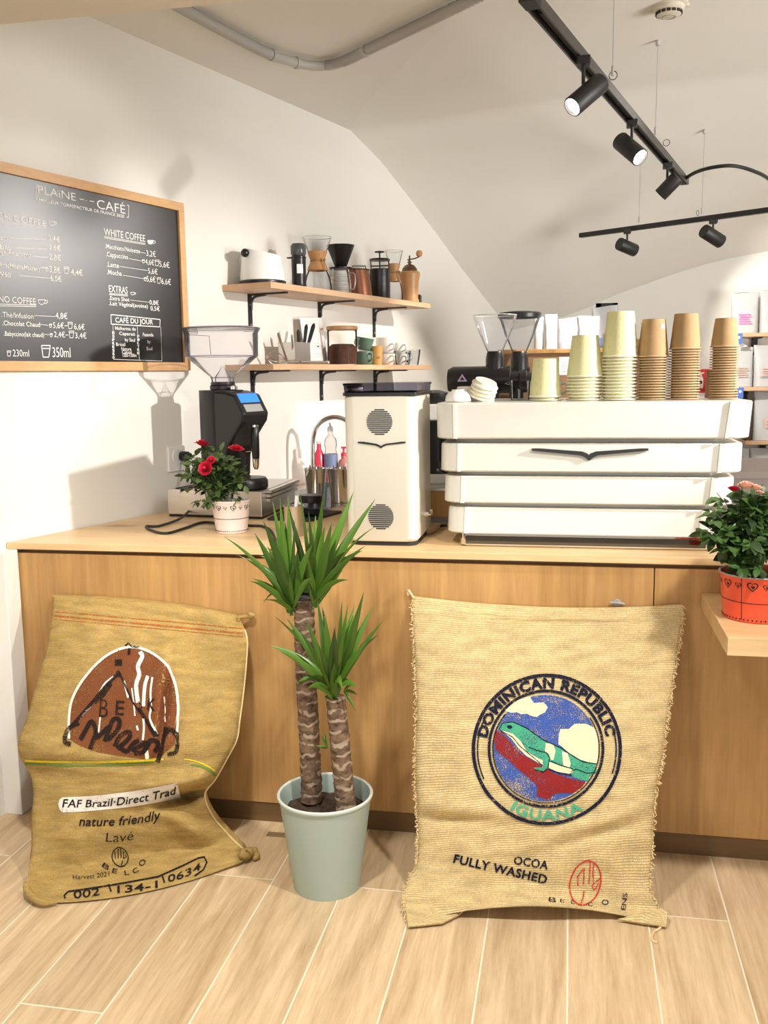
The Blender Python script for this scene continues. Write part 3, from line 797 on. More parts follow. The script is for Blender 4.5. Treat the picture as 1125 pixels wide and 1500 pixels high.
P.text('emblem_name', [('IGUANA', arc_map(C0, 101, 103, 238, 302, 15), 0.03)], M['inkgreen'], 3.6, 'green lettering')
P.text('printed_text', [('OCOA', line_map((752, 1265), (802, 1273), 12.5), 0.025), ('FULLY WASHED', line_map((664, 1263), (800, 1294), 13), 0.03)], M['inknavy'], 2.2, 'black lettering')
def z3(pts): return [(640 + x / 3.879, 1230 + y / 3.879) for x, y in pts]
HAND = [(z3([(800, 260), (800, 205), (830, 165)]), 1.7), (z3([(832, 255), (835, 200), (835, 160)]), 1.7), (z3([(862, 250), (868, 190), (870, 125)]), 1.7), (z3([(890, 250), (885, 190), (890, 130)]), 1.7), (z3([(890, 280), (880, 260), (905, 235), (930, 215)]), 1.7), (z3([(890, 285), (905, 270), (920, 240)]), 1.7), (z3([(835, 290), (830, 330), (815, 372)]), 1.9)]
P.strokes('printed_hand', [(ell((857, 1293.5), 22, 33.5, 48, tilt=R(14)), 2.2, True)] + HAND, M['inkscarlet'], 2.2, 'red hand in an oval')
P.text('printed_text', [('B', line_map((803, 1321), (814, 1323), 7), 0.0), ('O', line_map((882, 1327), (892, 1325), 9), 0.0), ('ENS', line_map((916, 1334), (919, 1308), 7), 0.0), ('L', line_map((836, 1324), (841, 1325), 6), 0), ('E', line_map((820, 1322), (826, 1323), 5), 0), ('C', line_map((861, 1328), (868, 1328), 6), 0)], M['inknavy'], 2.2, 'black lettering')
# frayed seam tufts down both sides, and the loose string
mb = MB()
for side in (0, 90):
    mb = MB()
    for i in range(1, 110):
        p = frR[i][side]
        for k in range(3):
            d = Vector((random.uniform(-0.2, 1) * (1 if side else -1), random.uniform(-0.9, 0.2), random.uniform(-0.8, 0.6))).normalized() * random.uniform(0.004, 0.013)
            mb.tube([p + Vector((random.uniform(-.003, .003), 0, random.uniform(-.004, .004))), p + d * 0.6, p + d + Vector((0, 0, random.uniform(-.006, .004)))], 0.0013, 4)
    mb.build('fringe', M['fringe'], tR)
mb = MB()
mb.tube(spline([frR[1][0], at_y(601, 868, 2.775), at_y(597, 866, 2.78), at_y(598, 872, 2.78)], 4), 0.0035, 6)
mb.tube(spline([at_z(970, 1352, 0.012), at_z(966, 1360, 0.004), at_z(957, 1366, 0.003), at_z(955, 1377, 0.003), at_z(963, 1381, 0.003)], 5), 0.0035, 6)
mb.build('loose_string', M['fringe'], tR)
# corner flaps that lie out on the floor
for pts in ([(592, 1312), (640, 1316), (690, 1322), (672, 1340), (648, 1352), (598, 1357)], [(968, 1330), (978, 1336), (976, 1357), (940, 1352), (905, 1346), (940, 1338)]):
    top = []
    for (x, y) in pts:
        q = at_z(x, y, 0.012 if y > 1338 else 0.03); top.append(q)
    o = MB().extrude(top, (0, 0.004, -0.006)).build('corner_flap', M['juteR'], tR, smooth=60)
    uvl = o.data.uv_layers.new(name='UVMap')
    for lp in o.data.loops:
        q = world_of(tR) @ o.data.vertices[lp.vertex_index].co; uvl.data[lp.index].uv = (q.x * 1.4, q.y * 1.4)

# ---- golden sack with the brown dome print
rowsL = [(0.00, (77, 871, 346, 900, -6, 2.765, 2.765)), (0.05, (77, 889, 356, 916, -5, 2.755, 2.752)), (0.10, (75, 908, 362, 937, -3, 2.735, 2.730)), (0.18, (69, 947, 361, 966, 0, 2.695, 2.69)),
         (0.29, (54, 1000, 357, 1010, 0, 2.645, 2.645)), (0.40, (39, 1053, 351, 1055, 2, 2.585, 2.60)), (0.47, (27, 1085, 347, 1082, 4, 2.53, 2.575)), (0.52, (29, 1108, 333, 1110, 4, 2.50, 2.565)),
         (0.58, (43, 1132, 316, 1140, 4, 2.49, 2.565)), (0.65, (49, 1162, 300, 1164, 2, 2.465, 2.575)), (0.72, (46, 1195, 312, 1196, 0, 2.425, 2.60)), (0.81, (46, 1240, 340, 1228, 3, 2.37, 2.625)),
         (0.90, (41, 1280, 359, 1247, 8, 2.32, 2.61)), (0.96, (44, 1308, 356, 1261, 10, 2.275, 2.575)), (1.00, (62, 1323, 343, 1268, 13, 2.245, 2.545))]
def bulL(u, v): return 0.075 + 0.03 * math.sin(PI * v)
def wrL(u, v):
    w = 0.014 * nz(u * 3.2, v * 4, 8.1) + 0.006 * nz(u * 9, v * 9, 2) + 0.004 * nz(u * 5 + v * 9, v * 22 - u * 4, 6)
    w += 0.120 * gs(u, v, 0.93, 0.650, 0.20, 0.022, -0.16) - 0.055 * gs(u, v, 0.88, 0.590, 0.22, 0.04, -0.1) - 0.030 * gs(u, v, 0.82, 0.74, 0.16, 0.06, 0.3)
    w += 0.024 * gs(u, v, 0.0, 0.585, 0.25, 0.035, 0.0) - 0.024 * gs(u, v, 0.06, 0.475, 0.22, 0.05, 0)
    w += 0.020 * gs(u, v, 0.64, 0.36, 0.016, 0.15, -0.10) - 0.014 * gs(u, v, 0.60, 0.36, 0.03, 0.16, -0.10) + 0.012 * gs(u, v, 0.72, 0.40, 0.014, 0.09, -0.12)
    w -= 0.020 * gs(u, v, 0.85, 0.80, 0.12, 0.12, 0.6)
    w += 0.010 * gs(u, v, 0.3, 0.535, 0.5, 0.014, 0.02)
    w += 0.012 * gs(u, v, 0.42, 0.05, 0.3, 0.012, 0.05) + 0.008 * gs(u, v, 0.7, 0.07, 0.3, 0.012, -0.03)
    w += 0.02 * gs(u, v, 0.08, 0.95, 0.05, 0.06, 0.5)
    return w
tL, bvL, frL, bkL = build_sack('jute_sack', 'golden jute sack with a brown dome print slumped against the counter', M['juteL'], rowsL, 90, 120, bulL, lambda u, v: 0.17, wrL, (-1.2, 2.35, 0), lambda u: 0.006)
P = Print(bvL, tL, 0.0014)
def z4(pts): return [(80 + x / 5.625, 930 + y / 5.625) for x, y in pts]
dome = spline([V(x, y, 0) for x, y in z4([(120, 860), (120, 720), (140, 560), (210, 410), (330, 260), (450, 160), (590, 105), (720, 115), (850, 180), (950, 290), (1000, 430), (1015, 580), (1010, 720), (1000, 830)])], 4)
dome = [(p.x, p.y) for p in dome]
P.poly('printed_dome', dome + z4([(990, 900), (890, 990), (760, 1025), (560, 1000), (360, 970), (210, 915)]), M['inkbrown'], 1.0, 'brown printed dome')
P.strokes('printed_outline', [(dome, 3.6)], M['inkwhite'], 1.8, 'white outline')
ws = [[(705, 140), (725, 180), (690, 260), (700, 330), (675, 420), (690, 560)], [(770, 340), (745, 430), (735, 590)], [(810, 350), (795, 470), (800, 600), (790, 690), (840, 820)], [(895, 510), (905, 600), (918, 720)], [(735, 690), (740, 780), (730, 870)], [(760, 950), (765, 1020)], [(640, 440), (655, 560), (665, 670)], [(575, 380), (610, 520)], [(490, 345), (420, 400), (370, 480)], [(300, 590), (200, 700)], [(380, 680), (365, 810)], [(680, 750), (690, 790)]]
wd = [6.0, 5.0, 3.0, 2.2, 3.2, 5, 2, 3, 2.6, 2.2, 2.4, 3]
P.each('printed_streak', [([(p.x, p.y) for p in spline([V(x, y, 0) for x, y in z4(q)], 4)] if len(q) > 2 else z4(q), w) for q, w in zip(ws, wd)], M['inkwhite'], 2.0, 'white streaks')
bl = [([(520, 330), (420, 430), (330, 540), (200, 690), (110, 790)], 5.0), ([(545, 330), (590, 430), (650, 560), (760, 720), (850, 830)], 2.6), ([(470, 400), (400, 500), (330, 560)], 6), ([(690, 600), (760, 700), (830, 840)], 5), ([(500, 230), (560, 230)], 9), ([(585, 95), (610, 70), (640, 100), (700, 105)], 3), ([(620, 110), (615, 165)], 4), ([(520, 300), (545, 345)], 6)]
P.strokes('printed_mountain', [(z4(q), w) for q, w in bl], M['inkworn'], 2.4, 'worn black mountain lines')
def z4m(a, b, h): 
    (ax, ay), (bx, by) = z4([a, b]); return line_map((ax, ay), (bx, by), h)
P.text('printed_text', [('B', z4m((370, 680), (440, 685), 29), -0.006), ('E', z4m((505, 660), (575, 665), 22), 0.01), ('U', z4m((690, 630), (735, 600), 12), 0.0), ('K', z4m((770, 620), (830, 625), 18), 0.02)], M['inkworn'], 2.8, 'worn black capitals')
cu = [[(205, 730), (130, 770), (90, 840), (95, 890), (140, 905)], [(215, 870), (260, 790), (310, 715), (345, 800), (320, 880), (295, 945)], [(345, 860), (400, 810), (450, 760)], [(415, 880), (440, 820), (490, 700), (540, 710), (520, 790), (440, 870)], [(500, 920), (540, 840), (610, 800), (620, 850), (520, 940)], [(540, 930), (600, 960), (650, 900), (700, 870)], [(640, 950), (700, 920), (760, 890), (740, 960), (660, 975)], [(760, 930), (800, 870), (850, 900), (820, 960)], [(850, 1045), (880, 960), (900, 860), (930, 760)], [(900, 850), (950, 780), (1010, 850), (1000, 960), (930, 980)]]
P.strokes('printed_script', [([(p.x, p.y) for p in spline([V(x, y, 0) for x, y in z4(q)], 4)], 6.5) for q in cu], M['inkworn'], 3.0, 'worn black brush script')
def sag_line(y0, y1, y2, x0, x2, n=14): return [(x0 + (x2 - x0) * i / n, y0 * (1 - i / n) ** 2 + 2 * y1 * (i / n) * (1 - i / n) + y2 * (i / n) ** 2) for i in range(n + 1)]
P.each('yellow_stripe', [(sag_line(1114, 1119, 1112, 38, 240), 3.2), (sag_line(1112, 1113, 1129, 270, 314, 6), 2.2)], M['inkyellow'], 1.2, 'yellow woven stripe')
P.each('green_stripe', [(sag_line(1118, 1126, 1116, 37, 225), 2.8), (sag_line(1121, 1120, 1136, 280, 316, 6), 2.8)], M['inkdkgreen'], 1.4, 'green woven stripe')
P.strokes('red_stitching', [(sag_line(896, 908, 921, 80, 356, 20), 1.6), (sag_line(902, 915, 928, 80, 356, 20), 2.4), (sag_line(907, 920, 933, 80, 356, 20), 1.2)], M['inkorange'], 1.2, 'rust red stitched band')
lab = sag_line(1179, 1176, 1157, 92, 262, 20)
P.strokes('label_band', [(lab, 22)], M['inkwhite'], 1.4, 'white printed band')
P.poly('label_end', [(92, 1168), (88, 1171), (86, 1178), (88, 1186), (92, 1190)], M['inkwhite'], 1.4, 'rounded band end')
def curve_map(y0, y1, y2, x0, x2, h, slant=0.0):
    def f(u, v):
        x = x0 + (x2 - x0) * u + slant * v * h; y = y0 * (1 - u) ** 2 + 2 * y1 * u * (1 - u) + y2 * u * u
        return (x, y - v * h)
    return f
P.text('label_text', [('FAF Brazil\u00b7Direct Trad', curve_map(1182, 1185, 1162, 92, 256, 12, 0.18), 0.012)], M['inkblack'], 2.6, 'black lettering')
P.text('printed_text', [('nature friendly', curve_map(1209, 1212, 1200, 116, 234, 14, 0.2), 0.012), ('Lav\u00e9', curve_map(1232, 1234, 1229, 155, 195, 14, 0.12), -0.008),
    ('Harvest 2021', curve_map(1289, 1289, 1284, 107, 160, 7), -0.004)], M['inkworn' if False else 'inkblack'], 2.2, 'black lettering')
P.text('printed_text', [('B', line_map((149, 1270), (158, 1276), 7), 0), ('E', line_map((164, 1279), (171, 1281), 7), 0), ('L', line_map((183, 1283), (190, 1282), 7), 0), ('C', line_map((196, 1281), (204, 1277), 7), 0), ('O', line_map((207, 1271), (215, 1264), 8), 0)], M['inkblack'], 2.2, 'black lettering')
def z5(pts): return [(60 + x / 3.409, 1140 + y / 3.409) for x, y in pts]
P.strokes('printed_hand', [(ell((176, 1255.5), 11.8, 15, 36, tilt=R(-14)), 1.4, True)] + [(z5(q), 1.3) for q in ([(372, 400), (368, 360)], [(385, 400), (385, 350)], [(400, 400), (398, 348)], [(412, 402), (412, 360)], [(412, 405), (428, 395), (420, 380)], [(402, 440), (408, 415)])], M['inkblack'], 2.2, 'black hand in an oval')
P.strokes('stamp_frame', [(sag_line(1307, 1298, 1285, 100, 232, 14) + [(270, 1268), (290, 1258), (299, 1256), (303, 1264), (298, 1275), (285, 1284)], 2.2), ([(100, 1307), (94, 1313), (96, 1317)], 2.2), ([(159, 1296), (163, 1307)], 2.2), ([(238, 1284), (241, 1294)], 2.2)], M['inkblack'], 2.2, 'black stamped frame')
P.text('printed_text', [('002', curve_map(1317, 1316, 1312, 108, 146, 12), 0.01), ('134-1', curve_map(1309, 1308, 1301, 172, 231, 11), 0.01), ('0634', curve_map(1293, 1289, 1274, 246, 294, 11), 0.01)], M['inkblack'], 2.2, 'black stamped numbers')
# twisted ears and seam of the golden sack
def ear(mb):
    o = mb.build('gathered_corner', M['juteL'], tL, smooth=70)
    uvl = o.data.uv_layers.new(name='UVMap')
    for lp in o.data.loops:
        q = world_of(tL) @ o.data.vertices[lp.vertex_index].co; uvl.data[lp.index].uv = (q.x * 1.5, (q.y + q.z) * 1.3)
ear(MB().tube(spline([frL[4][89], frL[2][89] + V(0.01, -0.005, 0.0), at_y(366, 902, 2.77), at_y(369, 898, 2.77)], 5), [0.006] * 10 + [0.012] * 5 + [0.003], 8))
ear(MB().tube(spline([frL[112][90] + V(0.0, 0.0, 0.012), at_z(358, 1253, 0.03), at_z(368, 1247, 0.026), at_z(376, 1252, 0.016), at_z(372, 1259, 0.010)], 5), [0.016, 0.018, 0.017, 0.018, 0.015, 0.011, 0.011, 0.014, 0.016, 0.015, 0.012, 0.014, 0.016, 0.013, 0.010, 0.010, 0.011, 0.010, 0.008, 0.006, 0.004], 9))
ear(MB().tube(spline([at_z(36, 1292, 0.035), at_z(42, 1308, 0.022), at_z(60, 1322, 0.016), at_z(84, 1322, 0.012)], 5), [0.003, 0.006, 0.008, 0.009, 0.010, 0.011, 0.011, 0.011, 0.010, 0.009, 0.008, 0.008, 0.007, 0.006, 0.004, 0.003], 9))
mb = MB()
mb.tube([frL[i][90] + V(0.001, -0.002, 0) for i in range(8, 112)], 0.003, 6)
mb.build('side_seam', M['fringe'], tL)

# ================================================================== yucca in its pot
PX, PY = -0.662, 2.455
t = thing('potted_yucca', 'tall twin-stemmed yucca plant in a sage green pot on the floor', 'plant', (PX, PY, 0))
mb = MB()
mb.lathe([(0.091, 0.004), (0.094, 0.0), (0.0955, 0.006), (0.1285, 0.262), (0.1335, 0.266), (0.1345, 0.271), (0.131, 0.275), (0.126, 0.271), (0.1235, 0.262), (0.118, 0.20)], (PX, PY, 0), 64, True, False)
mb.build('pot', M['sage'], t)
mb = MB(); mb.lathe([(0.1285, 0.266), (0.1345, 0.2695), (0.1345, 0.274), (0.131, 0.277), (0.1265, 0.274), (0.1255, 0.266)], (PX, PY, 0), 64, False, False)
mb.build('pot_rim', M['sagerim'], t)
mb = MB(); vs = []; fs = []
n1, n2 = 12, 40
for i in range(n1 + 1):
    for j in range(n2):
        r = 0.121 * i / n1; a = 2 * PI * j / n2; x, y = r * math.cos(a), r * math.sin(a)
        vs.append((PX + x, PY + y, 0.222 + 0.012 * nz(x * 40, y * 40, 3) + 0.006 * nz(x * 90, y * 90)))
for i in range(n1):
    for j in range(n2): fs.append((i * n2 + j, i * n2 + (j + 1) % n2, (i + 1) * n2 + (j + 1) % n2, (i + 1) * n2 + j))
mb.add(vs, fs); mb.build('soil', M['soil'], t)
def trunk(pts, r0, r1, seed):
    c = spline(pts, 22); k = len(c); mb = MB(); rr = []
    for i, p in enumerate(c):
        tt = i / (k - 1); r = r0 + (r1 - r0) * tt
        ring = []
        for j in range(20):
            a = 2 * PI * j / 20
            q = r * (1 + 0.07 * nz(math.cos(a) * 1.5 + seed, math.sin(a) * 1.5, p.z * 38) + 0.045 * math.sin(p.z * 260 + 1.5 * math.sin(a + seed)))
            ring.append((p.x + q * math.cos(a), p.y + q * math.sin(a), p.z))
        rr.append(ring)
    mb.rings(rr)
    return mb
T1 = [at_y(457, 1172, 2.495), at_y(453, 1080, 2.497), at_y(447, 960, 2.50), at_y(446, 872, 2.50)]
T2 = [at_y(507, 1186, 2.425), at_y(499, 1100, 2.44), at_y(491, 1020, 2.455)]
trunk(T1, 0.030, 0.0285, 1).build('trunk', M['bark'], t)
trunk(T2, 0.029, 0.0265, 5).build('trunk', M['bark'], t)
c1 = at_y(446, 871, 2.50); MB().lathe([(0.029, -0.012), (0.030, 0.0), (0.022, 0.006), (0.004, 0.008)], c1, 20).build('cut_top', M['blackmatt'], t)['label'] = 'black sealed trunk top'
def blade(mb, B, T, w, bend=0.0, tw=0.0, n=12, side=None):
    """one sword leaf from B to T: widest a third of the way up, V section, bent by `bend` metres upward in the middle"""
    B, T = Vector(B), Vector(T); d = T - B; L_ = d.length; t_ = d.normalized()
    view = Vector((random.uniform(-.5, .5), -1, random.uniform(-.3, .6)))
    sd = t_.cross(view).normalized() if side is None else side
    sd = Matrix.Rotation(tw, 3, t_) @ sd
    nrm = sd.cross(t_).normalized()
    o = len(mb.v); vs = []
    for i in range(n + 1):
        s_ = i / n; p = B + d * s_ + Vector((0, 0, bend * 4 * s_ * (1 - s_)))
        ww = 0.82 * w * (0.50 + 0.45 * math.sin(PI * min(1, s_ * 1.35 + 0.08))) if s_ < 0.35 else 0.82 * w * (1 - ((s_ - 0.35) / 0.65) ** 1.7)
        ww = max(ww, 0.0006)
        vs += [p - sd * ww / 2 - nrm * ww * 0.10, p - nrm * (-ww * 0.10), p + sd * ww / 2 - nrm * ww * 0.10]
    mb.add(vs, [f for i in range(n) for f in ((3 * i, 3 * i + 1, 3 * i + 4, 3 * i + 3), (3 * i + 1, 3 * i + 2, 3 * i + 5, 3 * i + 4))])
def head(name, tips, base, Y0, seed, extra=10, ylo=-0.10, yhi=0.12):
    random.seed(seed); mb = MB()
    for (x, y, w, bd) in tips:
        dy = random.uniform(ylo, yhi)
        bx, by = base[0] + random.uniform(-4, 4), base[1] + random.uniform(-14, 8)
        blade(mb, at_y(bx, by, Y0 + dy * 0.12), at_y(x, y, Y0 + dy), w, bd, random.uniform(-0.5, 0.5))
    c = at_y(*base, Y0)
    for k in range(extra):
        a = random.uniform(0, 2 * PI); e = random.uniform(0.25, 1.2); L_ = random.uniform(0.13, 0.26)
        q = c + Vector((math.cos(a) * math.cos(e) * 0.7, math.sin(a) * math.cos(e), math.sin(e))) * L_
        blade(mb, c + Vector((0, 0, random.uniform(-.02, .02))), q, random.uniform(0.020, 0.030), random.uniform(0, 0.03), random.uniform(-0.6, 0.6))
    return mb.build(name, M['leaf'], t, smooth=50)
hA = [(328, 786, .016, .02), (386, 764, .030, .01), (373, 781, .032, .01), (399, 734, .028, 0), (410, 730, .026, 0), (375, 824, .022, .02), (386, 884, .012, .03), (422, 727, .026, 0), (392, 800, .034, .01), (405, 770, .034, 0), (418, 765, .036, 0), (437, 800, .03, 0), (380, 850, .02, .015), (400, 830, .032, .01), (432, 760, .03, 0), (345, 812, .010, .02)]
head('leaf_rosette', hA, (427, 892), 2.475, 3, 16, -0.10, 0.06)
hB = [(439, 719, .030, 0), (452, 749, .026, 0), (474, 722, .028, 0), (518, 720, .034, 0), (550, 731, .030, .01), (549, 772, .012, .03), (535, 800, .02, .02), (500, 760, .026, 0), (486, 765, .032, 0), (462, 755, .034, 0), (505, 830, .026, .02), (520, 815, .022, .02), (448, 790, .03, 0), (475, 800, .034, 0), (492, 790, .036, 0), (422, 740, .022, 0), (510, 850, .02, .02)]
head('leaf_rosette', hB, (461, 880), 2.49, 4, 18, -0.12, 0.08)
hC = [(401, 902, .018, .02), (395, 946, .028, .02), (420, 906, .028, .01), (465, 878, .028, 0), (501, 881, .026, 0), (510, 884, .024, 0), (533, 867, .032, 0), (546, 888, .028, 0), (561, 909, .024, .01), (555, 930, .022, .02), (440, 925, .034, .01), (470, 915, .036, 0), (490, 920, .036, 0), (430, 965, .03, .02), (455, 985, .03, .01), (520, 910, .034, 0), (538, 940, .03, .01), (410, 955, .026, .02), (448, 905, .026, 0), (525, 965, .022, .02), (476, 900, .03, 0), (436, 1000, .026, .02)]
head('leaf_rosette', hC, (488, 1014), 2.44, 6, 20, -0.12, 0.08)
mb = MB(); random.seed(9)
c = at_y(504, 1012, 2.43)
for tx, ty in ((521, 1042), (516, 1003), (524, 1018)): blade(mb, c, at_y(tx, ty, 2.41), 0.012, 0.004)
mb.build('side_shoot', M['leaf'], t); mb = MB()
c = at_y(480, 1096, 2.43)
for tx, ty in ((470, 1076), (476, 1072), (469, 1094), (462, 1092)): blade(mb, c, at_y(tx, ty, 2.42), 0.009, 0.0)
mb.build('side_shoot', M['leaf'], t)

# ================================================================== espresso machine
MF, MBK = 2.866, 3.38
t = thing('espresso_machine', 'wide ivory espresso machine with stepped back panels and a black wing emblem', 'coffee machine', (0.05, 3.1, ZC))
def tier(z0, z1, L0, R0, L1, R1, f0, f1):
    """a stepped panel: outline at the bottom (L0..R0, front f0) and at the top"""
    mb = MB(); rr = []
    for k, z in enumerate((z0, z0 + 0.004, z1 - 0.006, z1 - 0.001, z1)):
        s_ = (z - z0) / (z1 - z0); i = (0.004, 0, 0, 0.002, 0.006)[k]
        L_, R_, f_ = L0 + (L1 - L0) * s_ + i, R0 + (R1 - R0) * s_ - i, f0 + (f1 - f0) * s_ + i
        rr.append([(x, y, z) for x, y in rrect(L_, R_, f_, MBK - i, 0.055, 8)])
    return mb.rings(rr)
TI = [(1.2385, 1.346, -0.402, 0.508, -0.404, 0.516, 2.867, 2.868), (1.138, 1.2245, -0.392, 0.492, -0.391, 0.494, 2.876, 2.880), (1.041, 1.1245, -0.383, 0.472, -0.381, 0.476, 2.884, 2.890), (0.946, 1.027, -0.374, 0.446, -0.371, 0.452, 2.890, 2.898)]
for a in TI:
    tier(*a).build('stepped_panel', M['ivory'], t, smooth=40)
tier(0.95, 1.33, -0.345, 0.42, -0.355, 0.46, 2.935, 2.935).build('core', M['ivory'], t, smooth=40)
for (z0, z1, L0, R0, L1, R1, f0, f1) in TI:
    for xa, xb in ((L0 + 0.060, L1 + 0.060), (R0 - 0.070, R1 - 0.066)):
        mb = MB(); mb.add([(xa - .008, f0 + .004, z0 + .001), (xa - .004, f0 - .006, z0 + .001), (xa + .004, f0 - .006, z0 + .001), (xa + .008, f0 + .004, z0 + .001),
                (xb - .008, f1 + .004, z1 - .002), (xb - .004, f1 - .006, z1 - .002), (xb + .004, f1 - .006, z1 - .002), (xb + .008, f1 + .004, z1 - .002)],
               [(0, 1, 5, 4), (1, 2, 6, 5), (2, 3, 7, 6), (4, 5, 6, 7), (0, 3, 2, 1)])
        mb.build('panel_rib', M['ivory'], t, smooth=25)
def wing(mb, pts, Y, th=0.006):
    mb.extrude([at_y(x, y, Y) for x, y in pts], (0, th, 0))
mb = MB()
wing(mb, [(779, 657), (790, 657), (853, 661.5), (860, 664), (863, 667), (866, 664), (873, 661.5), (940, 657), (950, 657), (950, 660), (876, 667), (869, 670), (863, 675), (857, 670), (850, 667), (779, 660)], 2.868, 0.012)
mb.build('wing_emblem', M['black'], t, smooth=0, bevel=0.0008)
mb = MB(); mb.rings([[(x, y, z) for x, y in rrect(-0.33 + i, 0.415 - i, 2.884 + i, 3.34, 0.02, 5)] for i, z in ((0.004, ZC + .001), (0, ZC + .005), (0, ZC + .040), (0.004, ZC + .043))])
mb.build('base_tray', M['chrome'], t, smooth=40)
MB().box((-0.312, 2.881, ZC + .008), (0.395, 2.886, ZC + .034)).build('base_mirror', mat('dark_mirror', (0.13, 0.13, 0.125), 0.05, metal=1.0), t, smooth=0, bevel=0.002)
mb = MB()
for x in (-0.28, 0.36):
    mb = MB(); mb.cyl((x, 2.95, ZC - 0.0), (x, 2.95, ZC + .004), 0.03); mb.build('foot', M['blackmatt'], t)
ZM = 1.3465
# paper cups stacked upside down on the machine
def cup_mesh(r0, r1, h, m_, rim, ring=False):
    mb = MB()
    if ring:   # a nested cup: only its rolled rim and the band of wall above it show
        mb.lathe([(r1 - .008, -0.0002), (r1 + .001, 0.0004), (r1 + .0018, 0.0020), (r1 + .001, 0.0036), (r1 - .008, 0.0042)], n=28, cap0=False, cap1=False)
        mb.cur = 1; mb.lathe([(r1 - .008, 0.0042), (r0 + (r1 - r0) * 0.3, h * 0.7)], n=28, cap0=False, cap1=False)
    else:
        mb.lathe([(r1 - .003, -0.001), (r1 + .001, 0.0005), (r1 + .0012, 0.004), (r1 - .001, 0.0052)], n=36, cap0=False, cap1=False)
        mb.cur = 1; mb.lathe([(r1 - .001, 0.0052), (r0, h - 0.001), (r0 - .0015, h), (r0 - .003, h - .003), (0.001, h - .003)], n=36, cap0=False, cap1=False)
    me_o = mb.build('paper_cup', [rim, m_], None, smooth=40)
    me = me_o.data; bpy.data.objects.remove(me_o); return me
def stack(xc, Yc, r0, r1, htop, pitch, n, m_, rim, label_top, label_in, group):
    full, ring = cup_mesh(r0, r1, htop, m_, rim), cup_mesh(r0, r1, htop, m_, rim, True)
    for k in range(n):
        o = bpy.data.objects.new('paper_cup', full if k == n - 1 else ring); COL.objects.link(o)
        o.location = (xc + random.uniform(-.0006, .0006), Yc + random.uniform(-.0006, .0006), ZM + 0.001 + k * pitch); o.rotation_euler.z = random.uniform(0, 6)
        tag(o, label_top if k == n - 1 else label_in, 'paper cup', None if k == n - 1 else group)
    return o
Ys = 3.04
def xat(x): return at_y(x, 587, Ys).x
stack(xat(799), Ys, 0.0385, 0.0495, 0.118, 0.0105, 2, M['cupprint'], M['cuprim'], 'pale yellow paper cup topping the lowest stack on the machine', 'pale yellow paper cup under the top cup of the lowest stack', 'cups of the lowest yellow stack')
stack(xat(856), Ys, 0.0400, 0.0555, 0.126, 0.0102, 8, M['cupprint'], M['cuprim'], 'pale yellow paper cup topping the second yellow stack', 'pale yellow paper cup nested in the second yellow stack', 'cups of the second yellow stack')
stack(xat(906.5), Ys, 0.0405, 0.0545, 0.136, 0.0100, 14, M['cupprint'], M['cuprim'], 'pale yellow paper cup topping the tallest yellow stack', 'pale yellow paper cup nested in the tallest yellow stack', 'cups of the tallest yellow stack')
k4 = stack(xat(955), Ys, 0.0345, 0.0465, 0.113, 0.0080, 17, M['kraft'], M['kraftrim'], 'kraft paper cup with a tiny printed square topping its stack', 'kraft paper cup nested in the stack beside the yellow cups', 'cups of the kraft stack beside the yellow cups')
o = MB().add([(0.0352 * math.cos(a), 0.0352 * math.sin(a) , z) for a in (R(-72), R(-62), R(-52), R(-42)) for z in (0.083, 0.097)], [(0, 2, 3, 1), (2, 4, 5, 3), (4, 6, 7, 5)]).build('printed_square', M['greyprint'], k4, local=True, smooth=0)
for v in o.data.vertices: v.co.x *= 1.062; v.co.y *= 1.062
k4.rotation_euler.z = R(10)
stack(xat(1001.5), Ys, 0.0345, 0.0460, 0.105, 0.0079, 20, M['kraft'], M['kraftrim'], 'kraft paper cup topping the tallest kraft stack', 'kraft paper cup nested in the tallest kraft stack', 'cups of the tallest kraft stack')
stack(xat(1059), Ys, 0.0300, 0.0410, 0.085, 0.0077, 21, M['kraft'], M['kraftrim'], 'small kraft paper cup topping the narrow stack near the red sign', 'small kraft paper cup nested in the narrow stack near the red sign', 'cups of the narrow kraft stack')
mb = MB(); mb.lathe([(0.037, 0), (0.0375, 0.003), (0.034, 0.085), (0.001, 0.084)], n=30, cap0=True)
tag(mb.build('paper_cup', M['kraftdark'], base=(at_y(1050, 587, 3.19).x, 3.19, ZM + .001), local=True), 'kraft paper cup in painted shade alone behind the narrow kraft stack', 'paper cup')  # darker kraft colour carries the shade behind the stack
# white cups and lids at the left end of the machine
def base_px(x, Y): return Vector((at_y(x, 587, Y).x, Y, ZM + .001))
mb = MB(); mb.lathe([(0.040, 0), (0.041, 0.003), (0.038, 0.018), (0.030, 0.029), (0.021, 0.032), (0.019, 0.037), (0.001, 0.037)], n=36)
tag(mb.build('ceramic_cup', M['ceramic'], base=base_px(671, 2.99), local=True), 'round white cup upside down at the end of the espresso machine', 'cup')
mb = MB(); mb.lathe([(0.040, 0), (0.041, 0.004), (0.036, 0.03), (0.030, 0.045), (0.001, 0.045)], n=36)
tag(mb.build('ceramic_cup', M['ceramic'], base=base_px(684, 3.09), local=True), 'white cup upside down behind the round white cup', 'cup')
tl = base_px(703, 3.02)
ax = Vector((0.32, -0.25, 0.93)).normalized()
for k in range(4):
    mb = MB(); mb.lathe([(0.041, 0), (0.0425, 0.002), (0.0415, 0.006), (0.037, 0.008), (0.034, 0.017), (0.001, 0.017)], n=36, axis=ax)
    tag(mb.build('cup_lid', M['cuprim'], base=tl + Vector((0.004, 0, 0.0125)) + ax * (0.0125 * k), local=True),
        ['cream paper cup lid, lowest of the tilted pile', 'second lowest cream paper cup lid of the tilted pile', 'third cream paper cup lid of the tilted pile', 'cream paper cup lid on top of the tilted pile'][k], 'lid', 'tilted pile of cup lids')
